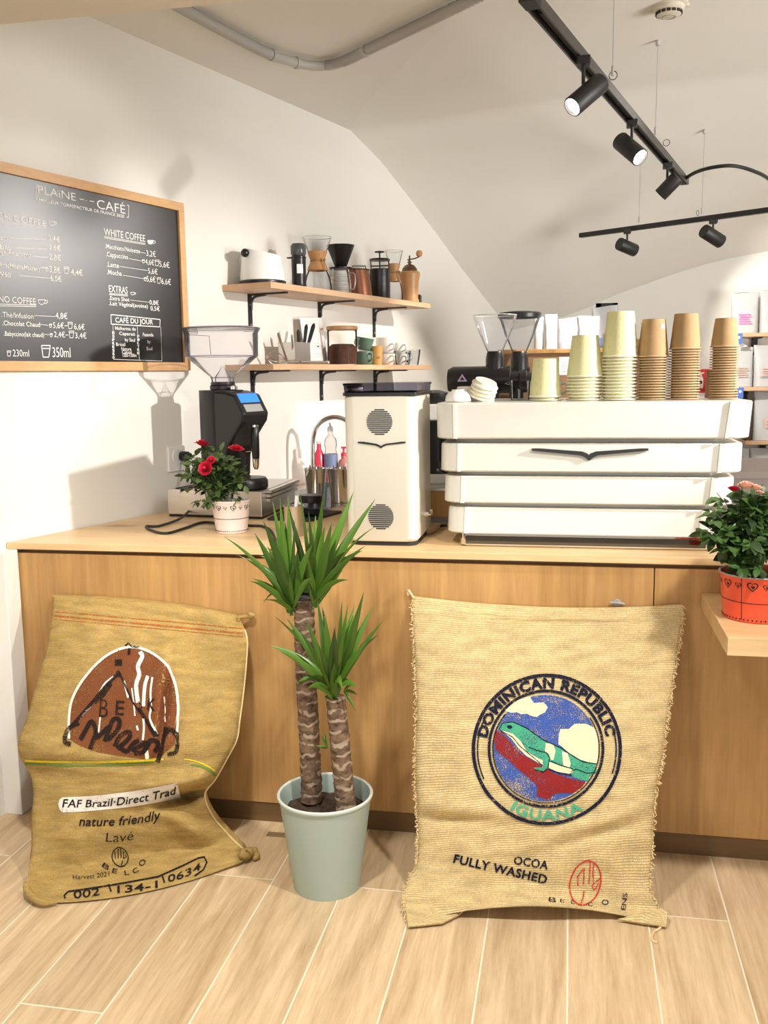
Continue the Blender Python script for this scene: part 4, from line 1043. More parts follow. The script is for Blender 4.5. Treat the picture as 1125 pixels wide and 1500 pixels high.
t = thing('glass_pitcher', 'small clear glass pitcher standing on the machine before the black grinders', 'pitcher', base_px(762, 3.12))
mb = MB(); mb.lathe([(0.028, 0), (0.030, 0.003), (0.031, 0.05), (0.033, 0.062), (0.030, 0.062), (0.028, 0.004), (0.001, 0.004)], n=28); mb.build('jug', M['glass'], t, local=True)
MB().tube([(-0.03, 0, 0.055), (-0.048, 0, 0.05), (-0.046, 0, 0.02), (-0.03, 0, 0.015)], 0.004, 8).build('handle', M['glass'], t, local=True)
t = thing('mug', 'white mug half hidden behind the lowest yellow cup stack', 'mug', base_px(797, 3.17))
mb = MB(); mb.lathe([(0.045, 0), (0.052, 0.006), (0.056, 0.06), (0.053, 0.06), (0.048, 0.008), (0.001, 0.008)], n=32); mb.build('bowl', M['ceramic'], t, local=True)
MB().tube(spline([(0.050, 0, 0.05), (0.072, 0, 0.048), (0.074, 0, 0.026), (0.050, 0, 0.014)], 5), 0.005, 8).build('handle', M['ceramic'], t, local=True)

# ================================================================== white single-dose grinder
t = thing('boxy_coffee_grinder', 'tall cream boxy grinder with two round slatted vents', 'coffee grinder', (-0.565, 3.02, ZC))
GX0, GX1, GY0, GY1 = -0.682, -0.457, 2.855, 3.17
mb = MB(); mb.rings([[(x, y, z) for x, y in rrect(GX0 - .004 * (i > 1) + ins, GX1 + .0 - ins, GY0 + ins, GY1 - ins, 0.035, 8)] for i, (ins, z) in enumerate(((0.006, ZC + .014), (0.0, ZC + .022), (0.0, 1.34), (0.0, 1.366), (0.004, 1.370)))])
mb.build('body', M['ivory2'], t, smooth=40)
mb = MB(); mb.rings([[(x, y, z) for x, y in rrect(GX0 + .012, GX1 - .006, GY0 + .012, GY1 - .01, 0.03, 6)] for z in (ZC, ZC + .018)]); mb.build('base', M['blackmatt'], t, smooth=40)
mb = MB(); mb.rings([[(x, y, z) for x, y in rrect(GX0 - .004 - e, GX1 + .002 + e, GY0 - e, GY1 + e, 0.02, 6)] for e, z in ((0, 1.370), (.002, 1.372), (.002, 1.379), (0, 1.381))]); mb.build('lid_base', M['black'], t, smooth=40)
mb = MB(); mb.rings([[(x, y, z) for x, y in rrect(GX0 - .002 - e, GX1 + e, GY0 - e, GY1 + e, 0.016, 6)] for e, z in ((-.001, 1.381), (.001, 1.401), (.003, 1.403), (.003, 1.408), (0, 1.409))]); mb.build('hopper_lid', M['lidglass'], t, smooth=40)
for zc, xc in ((1.291, -0.571), (0.999, -0.571)):
    mb = MB()
    for k in range(13):
        z = zc - 0.037 + k * 0.074 / 12; h = math.sqrt(max(0.0002, 0.040 ** 2 - (z - zc) ** 2))
        mb.box((xc - h, GY0 - 0.0012, z - 0.0018), (xc + h, GY0 + 0.002, z + 0.0018))
    mb.build('vent', M['blackmatt'], t, smooth=0)['label'] = 'round vent of dark slats'
mb = MB(); wing(mb, [(524, 647), (532, 647), (551, 650), (556, 652), (558, 654), (560, 652), (565, 650), (588, 647), (594, 647), (594, 649), (566, 652), (561, 654.5), (558, 657), (555, 654.5), (550, 652.5), (524, 649)], GY0 - 0.003, 0.005)
mb.build('wing_emblem', M['black'], t, smooth=0)
mb = MB(); mb.cyl((GX1 - .004, 3.02, 0.985), (GX1 + .012, 3.02, 0.985), 0.012); mb.tube([(GX1 + .012, 3.02, 0.985), (GX1 + .02, 3.02, 0.987), (GX1 + .022, 3.0, 1.0)], 0.005); mb.build('side_knob', M['chrome'], t)
# brush lying behind it
t = thing('bench_brush', 'small tan wooden brush lying between the two machines', 'brush', at_z(635, 776, ZC))
a, b = at_z(626, 778, ZC + .012), at_z(642, 772, ZC + .012)
mb = MB(); mb.tube(spline([a, (a + b) / 2, b], 4), [0.010, 0.012, 0.014, 0.013, 0.012, 0.010, 0.009, 0.008, 0.008]); mb.build('handle', M['tan'], t)
mb = MB(); mb.tube(spline([b, at_z(648, 770, ZC + .012), at_z(655, 769, ZC + .014)], 3), 0.006); mb.build('bristles', M['cord'], t)
# second grinder and its drawer, seen through the gap
t = thing('grounds_drawer', 'steel grounds drawer with its wood reflection painted on between the two machines', 'drawer box', (-0.42, 3.55, ZC))
P0, P1 = at_z(612, 768, ZC), at_z(660, 768, ZC)
MB().box((-0.70, 3.33, ZC + .022), (-0.36, 3.72, ZC + .115)).build('box', M['panel'], t, smooth=0, bevel=0.002)  # oak colour stands in for the wood reflected in the steel
MB().box((-0.69, 3.34, ZC), (-0.37, 3.71, ZC + .022)).build('base', M['grey'], t, smooth=0)
MB().box((-0.705, 3.325, ZC + .115), (-0.355, 3.725, ZC + .128)).build('steel_top', M['steel'], t, smooth=0, bevel=0.002)
t = thing('espresso_grinder', 'black espresso grinder seen through the gap beside the ivory machine', 'coffee grinder', (-0.50, 3.55, ZC + .128))
Zb = ZC + .128
MB().box((-0.60, 3.44, Zb), (-0.42, 3.66, Zb + .035)).build('base', M['white'], t, smooth=0, bevel=0.004)
mb = MB(); mb.rings([[(x, y, z) for x, y in rrect(-0.575, xr, 3.46, 3.64, 0.03, 6)] for xr, z in ((-0.435, Zb + .035), (-0.435, Zb + .07), (-0.45, Zb + .09), (-0.44, Zb + .22), (-0.455, Zb + .23))]); mb.build('body', M['black'], t, smooth=40)
MB().box((-0.57, 3.47, Zb + .23), (-0.445, 3.63, Zb + .29)).build('collar', M['white'], t, smooth=0, bevel=0.006)
MB().lathe([(0.05, 0), (0.055, 0.01), (0.055, 0.04), (0.02, 0.05)], (-0.50, 3.55, Zb + .29), 24).build('cap', M['black'], t)
mb = MB()
for k, (x, z) in enumerate(((-0.475, .05), (-0.46, .055), (-0.445, .05))): mb.sphere((x, 3.458, Zb + z), 0.006, 8)
mb.build('button', M['grey'], t)

# ================================================================== stainless drawer base and black grinder by the left wall
t = thing('knock_box_drawer', 'polished steel knock box drawer by the chalkboard wall', 'drawer box', (-1.3, 3.5, ZC))
dp = [(-1.508, 3.385), (-1.118, 3.345), (-1.118, 3.78), (-1.36, 3.80)]
MB().prism([(x * 0.99 - .015, y + .01) for x, y in dp], ZC, ZC + .010).build('pad', M['blackmatt'], t, smooth=0)
MB().prism(dp, ZC + .010, ZC + .106).build('box', M['steel'], t, smooth=0, bevel=0.003)
mb = MB()
for k in range(3):
    mb.prism([(-1.118, 3.40), (-1.104 + .004 * k, 3.40), (-1.104 + .004 * k, 3.775), (-1.118, 3.775)], ZC + .060 + .016 * k, ZC + .072 + .016 * k)
mb.build('side_rail', M['steel'], t, smooth=0, bevel=0.001)
MB().prism([(-1.48, 3.40), (-1.43, 3.395), (-1.40, 3.76), (-1.34, 3.78)][:3] + [(-1.41, 3.74)], ZC + .106, ZC + .110).build('slot', M['blackmatt'], t, smooth=0)
ZD = ZC + .107
GC = Vector((-1.270, 3.46, ZD))
t = thing('espresso_grinder', 'black espresso grinder with a clear hopper standing on the steel drawer', 'coffee grinder', GC, R(-18))
def loc(profile, y0, y1):    # profile in x-z of the grinder, extruded across it
    mb = MB(); mb.extrude([(x, y0, z) for x, z in profile], (0, y1 - y0, 0)); return mb
prof = [(-0.075, 0.01), (0.015, 0.01), (0.03, 0.05), (0.035, 0.12), (0.045, 0.16), (0.118, 0.255), (0.125, 0.285), (0.085, 0.355), (0.03, 0.368), (-0.075, 0.368)]
loc(prof, -0.078, 0.078).build('housing', M['black'], t, local=True, smooth=0, bevel=0.010, segs=3)
mb = MB(); mb.rings([[(-0.04 + 0.085 * math.cos(R(a)) * (1.0), 0.083 * math.sin(R(a)), z) for a in range(0, 360, 10)] for z in (0.0, 0.366, 0.371)]); mb.build('motor_shell', M['black'], t, local=True, smooth=40)
mb = MB(); mb.lathe([(0.070, 0.0), (0.074, 0.004), (0.074, 0.030), (0.066, 0.042), (0.001, 0.044)], (0.075, 0, 0), 32); mb.build('foot_disc', M['black'], t, local=True)
def slope(u, w, y0, y1, lift=0.002, th=0.004):
    a, b = Vector((0.085, 0, 0.355)), Vector((0.125, 0, 0.285)); d = b - a; n = Vector((-d.z, 0, d.x)); n = -n if n.x < 0 else n; n.normalize()
    p, q = a + d * u + n * lift, a + d * w + n * lift
    return MB().extrude([(p.x, y0, p.z), (q.x, y0, q.z), (q.x, y1, q.z), (p.x, y1, p.z)], -n * th)
slope(-0.02, 0.44, -0.066, 0.05).build('display', M['screen'], t, local=True, smooth=0)['label'] = 'lit blue display'
slope(0.54, 0.92, -0.060, 0.045).build('button_panel', M['grey'], t, local=True, smooth=0)
mb = MB()
mb.tube([(0.035, -0.02, 0.145), (0.075, -0.02, 0.140), (0.112, -0.02, 0.145)], 0.004); mb.build('fork', M['chrome'], t, local=True)
mb = MB(); mb.tube([(0.128, -0.02, 0.115), (0.128, -0.02, 0.13), (0.128, -0.02, 0.19), (0.128, -0.02, 0.232), (0.128, -0.02, 0.238)], [0.013, 0.0145, 0.015, 0.014, 0.010], 14); mb.build('portafilter_handle', M['black'], t, local=True)
mb = MB(); mb.tube([(0.128, -0.02, 0.075), (0.128, -0.02, 0.085), (0.128, -0.02, 0.115)], [0.006, 0.011, 0.013], 14); mb.lathe([(0.0135, 0), (0.0135, 0.008)], (0.128, -0.02, 0.234), 14); mb.build('handle_ferrule', M['chrome'], t, local=True)
mb = MB(); mb.lathe([(0.045, 0.371), (0.050, 0.374), (0.050, 0.386), (0.045, 0.392), (0.045, 0.402)], (-0.03, 0, 0), 32, True, True); mb.build('hopper_collar', M['black'], t, local=True)
MB().cyl((-0.085, 0, 0.392), (-0.078, 0, 0.392), 0.008).build('collar_pin', M['chrome'], t, local=True)
mb = MB(); mb.lathe([(0.006, 0.371), (0.014, 0.374), (0.014, 0.384), (0.008, 0.388)], (0.045, -0.03, 0), 16); mb.build('adjust_knob', M['chrome'], t, local=True)
h = thing('hopper', '', '', (0, 0, 0)); del h['label'], h['category']; h.parent = t
mb = MB(); c = (-0.03, 0, 0)
mb.lathe([(0.040, 0.395), (0.046, 0.420), (0.133, 0.495), (0.136, 0.500), (0.138, 0.585), (0.142, 0.590), (0.142, 0.598), (0.134, 0.600)], c, 48, False, False); mb.build('shell', M['hopper'], h, local=True, smooth=40)
mb = MB(); mb.lathe([(0.1425, 0.593), (0.146, 0.596), (0.146, 0.603), (0.135, 0.606), (0.001, 0.606)], c, 48, False, False); mb.build('lid', M['hopper'], h, local=True, smooth=40)
mb = MB(); mb.tube([(-0.03 + 0.1445 * math.cos(R(a)), 0.1445 * math.sin(R(a)), 0.600) for a in range(0, 360, 8)], 0.0022, 6, True)
mb.tube([(-0.03 + 0.1365 * math.cos(R(a)), 0.1365 * math.sin(R(a)), 0.498) for a in range(0, 360, 8)], 0.0014, 6, True)
mb.tube([(-0.03 + 0.046 * math.cos(R(a)), 0.046 * math.sin(R(a)), 0.418) for a in range(0, 360, 12)], 0.0016, 6, True)
for a0, a1 in ((R(-118), R(-70)),):
    pts = [(-0.03 + 0.137 * math.cos(a), 0.137 * math.sin(a), z) for a, z in ((a0 + .04, 0.502), (a0 - .04, 0.575), (R(-95), 0.573), (a1, 0.568), (a1 + .03, 0.502))]
    mb.tube(pts, 0.0011, 5)
mb.build('moulded_edge', mat('dark_clear_edge', (0.10, 0.09, 0.12), 0.2), h, local=True)
mb = MB(); mb.box((-0.195, -0.03, 0.585), (-0.165, 0.03, 0.603)); mb.build('lid_tab', M['hopper'], h, local=True, bevel=0.004)
mb = MB(); mb.lathe([(0.030, 0.395), (0.030, 0.42), (0.012, 0.445), (0.004, 0.462)], c, 16, False, True); mb.build('inner_cone', M['hopper'], h, local=True)
# cable of the grinder
mb = MB()
mb.tube(spline([at_w(268, 668, 0.035), at_w(276, 690, 0.14), at_w(286, 712, 0.24), at_z(284, 735, ZC + .05), at_z(268, 757, ZC + .012), at_z(235, 770, ZC + .006), at_z(214, 771, ZC + .005), at_z(225, 778, ZC + .005), at_z(245, 781, ZC + .005), at_z(270, 774, ZC + .005), at_z(298, 765, ZC + .005), at_z(330, 768, ZC + .005), at_z(365, 770, ZC + .005), at_z(385, 771, ZC + .005), at_z(397, 778, ZC + .005), at_z(403, 789, ZC + .005), at_z(404, 797, ZC + .005)], 6), 0.0048, 8)
ob = tag(mb.build('power_cable', M['cord'], base=at_z(245, 781, ZC)), 'black power cable looping over the worktop around the blush pot', 'cable')
mb = MB(); p = at_w(262, 668, 0.0); mb.lathe([(0.016, 0.013), (0.020, 0.016), (0.020, 0.045), (0.012, 0.055)], p, 20, axis=WN); mb.build('plug', M['black'], ob)
t = thing('wall_socket', 'white power socket on the left wall behind the rose leaves', 'socket', at_w(258, 672, 0))
c = at_w(258, 672, 0.006); mb = MB(); mb.obox(c, WD * 0.05, WN * 0.006, V(0, 0, 0.05)); mb.build('plate', M['white'], t, bevel=0.003)
mb = MB(); mb.lathe([(0.030, 0.0), (0.030, 0.004), (0.026, 0.004), (0.024, 0.001)], at_w(260, 669, 0.012), 28, axis=WN); mb.build('socket_ring', M['white'], t)

# ================================================================== roses
def heart(k=1.0, n=24):
    out = []
    for i in range(n):
        a = 2 * PI * i / n
        out.append((k * 16 * math.sin(a) ** 3 / 16, k * (13 * math.cos(a) - 5 * math.cos(2 * a) - 2 * math.cos(3 * a) - math.cos(4 * a)) / 16))
    return out
def bucket_prints(t, c, r_at, z_h, z_line, z_dots, size, face, m_, seam=None):
    def on(a, z, e=0.0008): r = r_at(z) + e; return Vector((c[0] + r * math.cos(a), c[1] + r * math.sin(a), z))
    def heart_ring(mb, a0, z0, k):
        out = heart(k); inn = heart(k * 0.74); r = r_at(z0); n = len(out)
        mb.add([on(a0 + x / r, z0 + y) for x, y in out] + [on(a0 + x / r, z0 + y) for x, y in inn], [(i, (i + 1) % n, n + (i + 1) % n, n + i) for i in range(n)])
        mb.add([on(a0 + x / r + k * .1 / r, z0 + y - k * .1) for x, y in heart(k * 0.36, 14)], [tuple(range(14))])
    mb = MB(); r = r_at(z_h); a = face - PI; k = 0
    step = size * 2.45 / r
    while a < face + PI:
        heart_ring(mb, a, z_h + size * 0.15, size if k % 2 == 0 else size * 0.62); a += step * (0.95 if k % 2 == 0 else 1.05); k += 1
    mb.build('heart_print', m_, t, smooth=0)
    mb = MB()
    for z in (z_line,): mb.tube([on(R(q), z, 0.0004) for q in range(0, 360, 6)], 0.0010, 6, True)
    if seam is not None: mb.tube([on(seam, z, 0.0004) for z in (z_dots, z_line, z_h, z_h + size * 2)], 0.0009, 6)
    for q in range(0, 360, 7):
        p0 = on(R(q), z_dots); p1 = on(R(q) + 0.05, z_dots); mb.obox((p0 + p1) / 2, (p1 - p0) * 0.45, V(0, 0, 0.0016), (p0 - V(c[0], c[1], z_dots)).normalized() * 0.0006)
    mb.build('line_print', m_, t, smooth=0)
def leaflet(mb, p, d, nrm, L_, w, fold=0.25):
    d = d.normalized(); sd = d.cross(nrm).normalized(); up = sd.cross(d).normalized()
    prof = ((0, .06), (.18, .62), (.42, 1), (.70, .78), (.90, .32), (1, .03)); vs = []
    for s_, q in prof:
        c = p + d * (L_ * s_) - up * (0.22 * L_ * s_ * s_)
        vs += [c - sd * (w / 2 * q) + up * (fold * w / 2 * q), c, c + sd * (w / 2 * q) + up * (fold * w / 2 * q)]
    mb.add(vs, [f for i in range(5) for f in ((3 * i, 3 * i + 1, 3 * i + 4, 3 * i + 3), (3 * i + 1, 3 * i + 2, 3 * i + 5, 3 * i + 4))])
def rose(name, t, c, r, m_, up=V(0, -0.4, 0.9), openness=1.0, label=None):
    mb = MB(); up = up.normalized(); q = up.to_track_quat('Z', 'Y')
    for ly, (k, n, tilt, hgt) in enumerate(((0.34, 3, 0.1, 0.75), (0.6, 4, 0.35, 0.72), (0.86, 5, 0.65, 0.6), (1.05, 6, 1.0, 0.45))):
        for i in range(n):
            a0 = 2 * PI * i / n + ly * 0.6; vs = []
            for a in (-0.62, -0.3, 0, 0.3, 0.62):
                for s_ in (0, 0.45, 0.8, 1):
                    rad = r * k * (0.35 + 0.65 * s_ ** 0.7) * (1 + 0.18 * tilt * openness * s_ ** 3) * (1 + random.uniform(-.04, .04))
                    z = r * 1.25 * hgt * s_ * (1 - 0.16 * (a / 0.62) ** 2 * (s_ > .7)) - 0.12 * r * tilt * openness * s_ ** 3
                    aa = a0 + a * 2.2 / (n ** 0.5) * 1.2
                    vs.append(c + q @ Vector((rad * math.cos(aa), rad * math.sin(aa), z - r * 0.3)))
            mb.add(vs, [(4 * i_ + j, 4 * i_ + j + 1, 4 * i_ + j + 5, 4 * i_ + j + 4) for i_ in range(4) for j in range(3)])
    mb.lathe([(0.001, -r * .35), (r * .26, -r * .2), (r * .30, r * .35), (r * .18, r * .62), (0.001, r * .68)], c, 12, axis=up)
    o = mb.build(name, m_, t, smooth=60)
    if label: o['label'] = label
    return o
def rose_bush(t, c, soil_z, rx, rz, nst, nlf, lsz, mleaf, seed, extra=()):
    random.seed(seed); st = MB(); lf = MB()
    root = Vector((c.x, c.y, soil_z))
    ends = []
    for k in range(nst):
        a = 2 * PI * k / nst + random.uniform(-.3, .3); e = random.uniform(-0.25, 1.45)
        rr = random.uniform(0.55, 1.0)
        E = c + Vector((math.cos(a) * math.cos(e) * rx * rr, math.sin(a) * math.cos(e) * rx * rr * 0.9, math.sin(e) * rz * rr))
        ends.append(E)
    for p in extra: ends.append(Vector(p))
    for E in ends:
        b = root + Vector((random.uniform(-.03, .03), random.uniform(-.03, .03), 0)); mid = b * 0.45 + E * 0.55 + Vector((0, 0, 0.02)); mid.x = b.x * 0.6 + E.x * 0.4
        pts = spline([b, mid, E], 6); st.tube(pts, [0.0022 - 0.0012 * i / (len(pts) - 1) for i in range(len(pts))], 5)
        n = max(4, int(nlf / len(ends)))
        for i in range(n):
            s_ = 0.30 + 0.70 * (i + random.random()) / n; p = pts[min(len(pts) - 1, int(s_ * (len(pts) - 1)))]
            out = (p - root); out.z *= 0.3
            d = (out.normalized() * 0.8 + Vector((random.uniform(-1, 1), random.uniform(-1, 1), random.uniform(-.9, .45)))).normalized()
            nrm = Vector((random.uniform(-.5, .5), random.uniform(-.8, .2), 0.8)).normalized()
            L_ = lsz * random.uniform(0.65, 1.2); bp = p + d * random.uniform(0.004, 0.02)
            leaflet(lf, bp, d, nrm, L_, L_ * random.uniform(0.52, 0.68))
            if random.random() < 0.6:
                sd = d.cross(nrm).normalized()
                for q in (-1, 1): leaflet(lf, bp + sd * q * 0.004, d * 0.35 + sd * q, nrm, L_ * 0.75, L_ * 0.45)
    lf.build('foliage', mleaf, t, smooth=50); st.build('stems', M['stem'], t)
def pot_shape(t, c, z0, r0, r1, h, m_, soil=True):
    mb = MB(); mb.lathe([(r0 - .003, z0), (r0, z0 + .002), (r1, z0 + h - .004), (r1 + .002, z0 + h - .001), (r1 + .001, z0 + h + .001), (r1 - .002, z0 + h), (r1 - .004, z0 + h - .02), (r0, z0 + .012)], (c[0], c[1], 0), 48, True, True); mb.build('pot', m_, t, smooth=40)
    mb = MB(); mb.lathe([(r1 - .0035, z0 + h - .016), (r1 * .5, z0 + h - .010), (0.001, z0 + h - .008)], (c[0], c[1], 0), 32, False, False); mb.build('soil', M['soil'], t)
cw = at_z(325, 783, ZC); cw = V(-1.135, 3.065, 0)
t = thing('potted_rose', 'small red rose in a blush white pot on the worktop', 'plant', (cw.x, cw.y, ZC))
pot_shape(t, cw, ZC, 0.053, 0.066, 0.112, M['pinkbucket'])
face = math.atan2(-cw.y, -cw.x)
bucket_prints(t, cw, lambda z: 0.053 + 0.013 * (z - ZC) / 0.112, ZC + .088, ZC + .052, ZC + .010, 0.0105, face, M['bucketline'])
cc = at_y(313, 694, 3.06)
rose_bush(t, cc, ZC + .10, 0.120, 0.098, 34, 330, 0.034, M['roseleaf'], 21, [at_y(268, 690, 3.05), at_y(262, 716, 3.06), at_y(362, 705, 3.04), at_y(352, 725, 3.02), at_y(310, 735, 2.98), at_y(285, 738, 3.0)])
rose('flower', t, at_y(296, 650, 3.05), 0.022, M['rosered'], V(0.1, 0.15, 1), 1.6, 'red open rose')
rose('flower', t, at_y(346, 657, 3.03), 0.021, M['rosered'], V(0.2, -0.1, 1), 1.6, 'red open rose')
rose('flower', t, at_y(301, 686, 2.97), 0.021, M['rosered'], V(-0.1, -1, 0.35), 0.8, 'red rose facing the room')
rose('flower', t, at_y(309, 674, 2.98), 0.013, M['rosered'], V(0.3, -0.7, 0.6), 0.6, 'red rose bud')
ZL = 0.802
cb = V(0.478, 2.535, 0)
t = thing('potted_rose', 'rose bush in a coral red metal bucket on the oak ledge', 'plant', (cb.x, cb.y, ZL))
pot_shape(t, cb, ZL, 0.083, 0.093, 0.118, M['redbucket'])
mb = MB(); mb.tube([(cb.x + 0.0945 * math.cos(R(q)), cb.y + 0.0945 * math.sin(R(q)), ZL + .118) for q in range(0, 360, 8)], 0.0022, 6, True); mb.build('rolled_rim', M['grey'], t)['label'] = 'dark metal rolled rim'
bucket_prints(t, cb, lambda z: 0.083 + 0.010 * (z - ZL) / 0.118, ZL + .094, ZL + .052, ZL + .008, 0.0140, math.atan2(-cb.y, -cb.x), M['bucketline'], math.atan2(-cb.y, -cb.x) - 0.42)
cc = at_y(1100, 782, 2.54)
rose_bush(t, cc, ZL + .105, 0.125, 0.115, 52, 640, 0.037, M['roseleaf2'], 33, [at_y(1028, 776, 2.46), at_y(1040, 745, 2.5), at_y(1050, 722, 2.5), at_y(1042, 760, 2.47), at_y(1055, 800, 2.46), at_y(1060, 820, 2.47), at_y(1090, 830, 2.44), at_y(1115, 830, 2.44), at_y(1045, 790, 2.5), at_y(1110, 738, 2.5), at_y(1080, 745, 2.5)])
rose('flower', t, at_y(1075, 717, 2.47), 0.014, M['rosedark'], V(0.1, -.1, 1), 0.3, 'dark red rose bud')
rose('flower', t, at_y(1093, 712, 2.48), 0.019, M['rosepink'], V(0, -.1, 1), 0.4, 'peach rose bud')
rose('flower', t, at_y(1107, 715, 2.48), 0.015, M['rosepink'], V(0.1, -.1, 1), 0.3, 'peach rose bud')
rose('flower', t, at_y(1113, 722, 2.50), 0.010, M['rosepink'], V(0.1, -.1, 1), 0.3, 'peach rose bud')

# ================================================================== sink end of the counter, along the left wall
q0 = [wall(0.86, 0.70, 0), wall(0.86, 0.36, 0)]
tag(MB().prism([(-1.095, 3.33), (-0.925, 3.31), (-0.86, 3.54), (-1.095, 3.60)], ZC, ZC + .010).build('tamping_mat', M['blackmatt'], base=(-1.0, 3.45, ZC), smooth=0, bevel=0.003), 'black rubber mat on the worktop beside the steel drawer', 'mat')
t = thing('metal_tumbler', 'plain steel tumbler on the worktop behind the yucca leaves', 'tumbler', at_z(431, 785, ZC))
c = at_z(431, 785, ZC); mb = MB(); mb.lathe([(0.028, 0), (0.030, 0.002), (0.033, 0.10), (0.0345, 0.102), (0.032, 0.102), (0.029, 0.004), (0.001, 0.004)], c, 32); mb.build('cup', M['steel'], t)
mb = MB(); mb.tube([c + V(0.0, 0, 0.02), c + V(0.012, 0.0, 0.135)], 0.006); mb.build('white_stick', M['white'], t)
t = thing('storage_jar', 'low smoked glass jar with a black lid on the rubber mat', 'jar', at_z(456, 762, ZC))
c = V(-0.945, 3.40, ZC + .010); mb = MB(); mb.lathe([(0.036, 0), (0.038, 0.003), (0.038, 0.05), (0.034, 0.056)], c, 32); mb.build('jar_body', M['lidglass'], t)
mb = MB(); mb.lathe([(0.042, 0.052), (0.044, 0.054), (0.044, 0.075), (0.041, 0.079), (0.001, 0.079)], c, 32); mb.build('lid', M['black'], t)
t = thing('sink_drainer', 'stainless steel sink surround let into the far worktop', 'sink', wall(1.5, 0.3, ZC))
sk = [wall(1.05, 0.60, 0), wall(1.98, 0.52, 0), wall(1.98, 0.05, 0), wall(1.05, 0.05, 0)]
MB().prism([(p.x, p.y) for p in sk], ZC, ZC + .006).build('rim', M['steel'], t, smooth=0, bevel=0.002)
mb = MB(); f = [wall(1.32, 0.46, 0), wall(1.9, 0.44, 0), wall(1.9, 0.14, 0), wall(1.32, 0.14, 0)]; mb.prism([(p.x, p.y) for p in f], ZC + .0062, ZC + .0075); mb.build('bowl', M['grey'], t, smooth=0)
for x, lab in ((463, 'chrome utensil cup holding straws, nearest the jar'), (497, 'chrome utensil cup partly behind the cream grinder')):
    c = at_z(x, 738, ZC); c = Vector((c.x, c.y, ZC + .007))
    t = thing('utensil_cup', lab, 'utensil cup', c)
    mb = MB(); mb.lathe([(0.034, 0), (0.036, 0.002), (0.047, 0.138), (0.050, 0.142), (0.046, 0.142), (0.034, 0.004), (0.001, 0.004)], c, 36); mb.build('cup', M['chrome'], t)
    mb = MB()
    for k in range(3): mb.tube([c + V(0.01 * k - .012, -0.0, 0.02), c + V(0.02 * k - .02, 0.01 * (k - 1), 0.155)], 0.003)
    mb.build('spoon_handle', M['steel'], t)
t = thing('straw_glass', 'clear glass with a teal straw between the chrome cups', 'glass', at_z(478, 746, ZC))
c = at_z(478, 747, ZC) + V(0, 0, .007); mb = MB(); mb.lathe([(0.022, 0), (0.026, 0.10), (0.0245, 0.10), (0.021, 0.004), (0.001, 0.004)], c, 28); mb.build('tumbler', M['glass'], t)
mb = MB(); mb.tube([c + V(-0.004, 0, 0.006), c + V(0.004, 0, 0.105)], 0.0045); mb.build('straw', M['teal'], t)
t = thing('kitchen_tap', 'tall chrome swan neck tap rising behind the cream grinder', 'tap', wall(1.52, 0.16, ZC))
YT = 4.28
pts = [at_y(458, 712, YT), at_y(458, 690, YT), at_y(458, 660, YT), at_y(459, 640, YT), at_y(464, 625, YT), at_y(475, 615, YT), at_y(490, 611, YT), at_y(505, 615, YT), at_y(516, 626, YT), at_y(520, 642, YT)]
bz = Vector(pts[0]); bz.z = ZC + .006; mb = MB(); mb.tube(spline([bz] + pts[1:], 6), 0.0105, 14); mb.build('swan_neck', M['chrome'], t)
mb = MB(); mb.lathe([(0.024, 0), (0.024, 0.004), (0.018, 0.010), (0.017, 0.055), (0.011, 0.06)], bz, 24); mb.build('tap_base', M['chrome'], t)
mb = MB(); mb.tube([bz + V(0.015, -0.01, 0.035), bz + V(0.06, -0.03, 0.055)], 0.005); mb.build('lever', M['chrome'], t)
YS = 4.34
def bottle(name, label, cat, x, ytop, ybase_z, r, prof, body_m, parts):
    b = at_y(x, 690, YS); b.z = ZC + .006
    t = thing(name, label, cat, b); top = at_y(x, ytop, YS).z - b.z
    mb = MB(); mb.lathe([(r * p, top * q) for p, q in prof], b, 32); mb.build('bottle_body', body_m, t)
    return t, b, top
t, b, top = bottle('dish_soap_bottle', 'clear washing up bottle with a blue label under the tap', 'bottle', 485, 632, 0, 0.032, ((0.9, 0), (1, 0.02), (1, 0.55), (0.8, 0.68), (0.95, 0.76), (0.85, 0.86), (0.4, 0.93), (0.38, 1.0)), glass('soap_bottle', (0.9, 0.88, 0.88), 0.05, body=0.12), 0)
mb = MB(); mb.lathe([(0.0325, top * .30), (0.0327, top * .60)], b, 32, False, False); mb.build('label', M['bluelabel'], t)
mb = MB(); mb.lathe([(0.029, 0.006), (0.0305, top * .5), (0.001, top * .5)], b, 24, True, False); mb.build('liquid', M['pinksoap'], t)
mb = MB(); mb.lathe([(0.014, top), (0.014, top * 1.07), (0.007, top * 1.09), (0.006, top * 1.16)], b, 20); mb.build('cap', M['white'], t)
t, b, top = bottle('soap_refill_bottle', 'red soap bottle beside the chrome tap stem', 'bottle', 468, 650, 0, 0.026, ((0.95, 0), (1, 0.03), (1, 0.72), (0.5, 0.86), (0.4, 0.9), (0.4, 1.0)), M['pinksoap'], 0)
mb = MB(); mb.lathe([(0.012, top), (0.012, top * 1.05), (0.004, top * 1.06)], b, 16); mb.build('cap', M['white'], t)
t, b, top = bottle('hand_soap_dispenser', 'rose coloured pump soap dispenser against the cream grinder', 'soap dispenser', 504, 668, 0, 0.030, ((0.95, 0), (1, 0.03), (1, 0.7), (0.8, 0.85), (0.42, 0.92), (0.42, 1.0)), M['pinkpump'], 0)
mb = MB(); mb.lathe([(0.013, top), (0.013, top * 1.1), (0.005, top * 1.12), (0.005, top * 1.25)], b, 16); mb.obox(b + V(0.012, 0, top * 1.27), V(0.022, 0, 0), V(0, 0.006, 0), V(0, 0, 0.004)); mb.build('pump', M['pinksoap'], t)
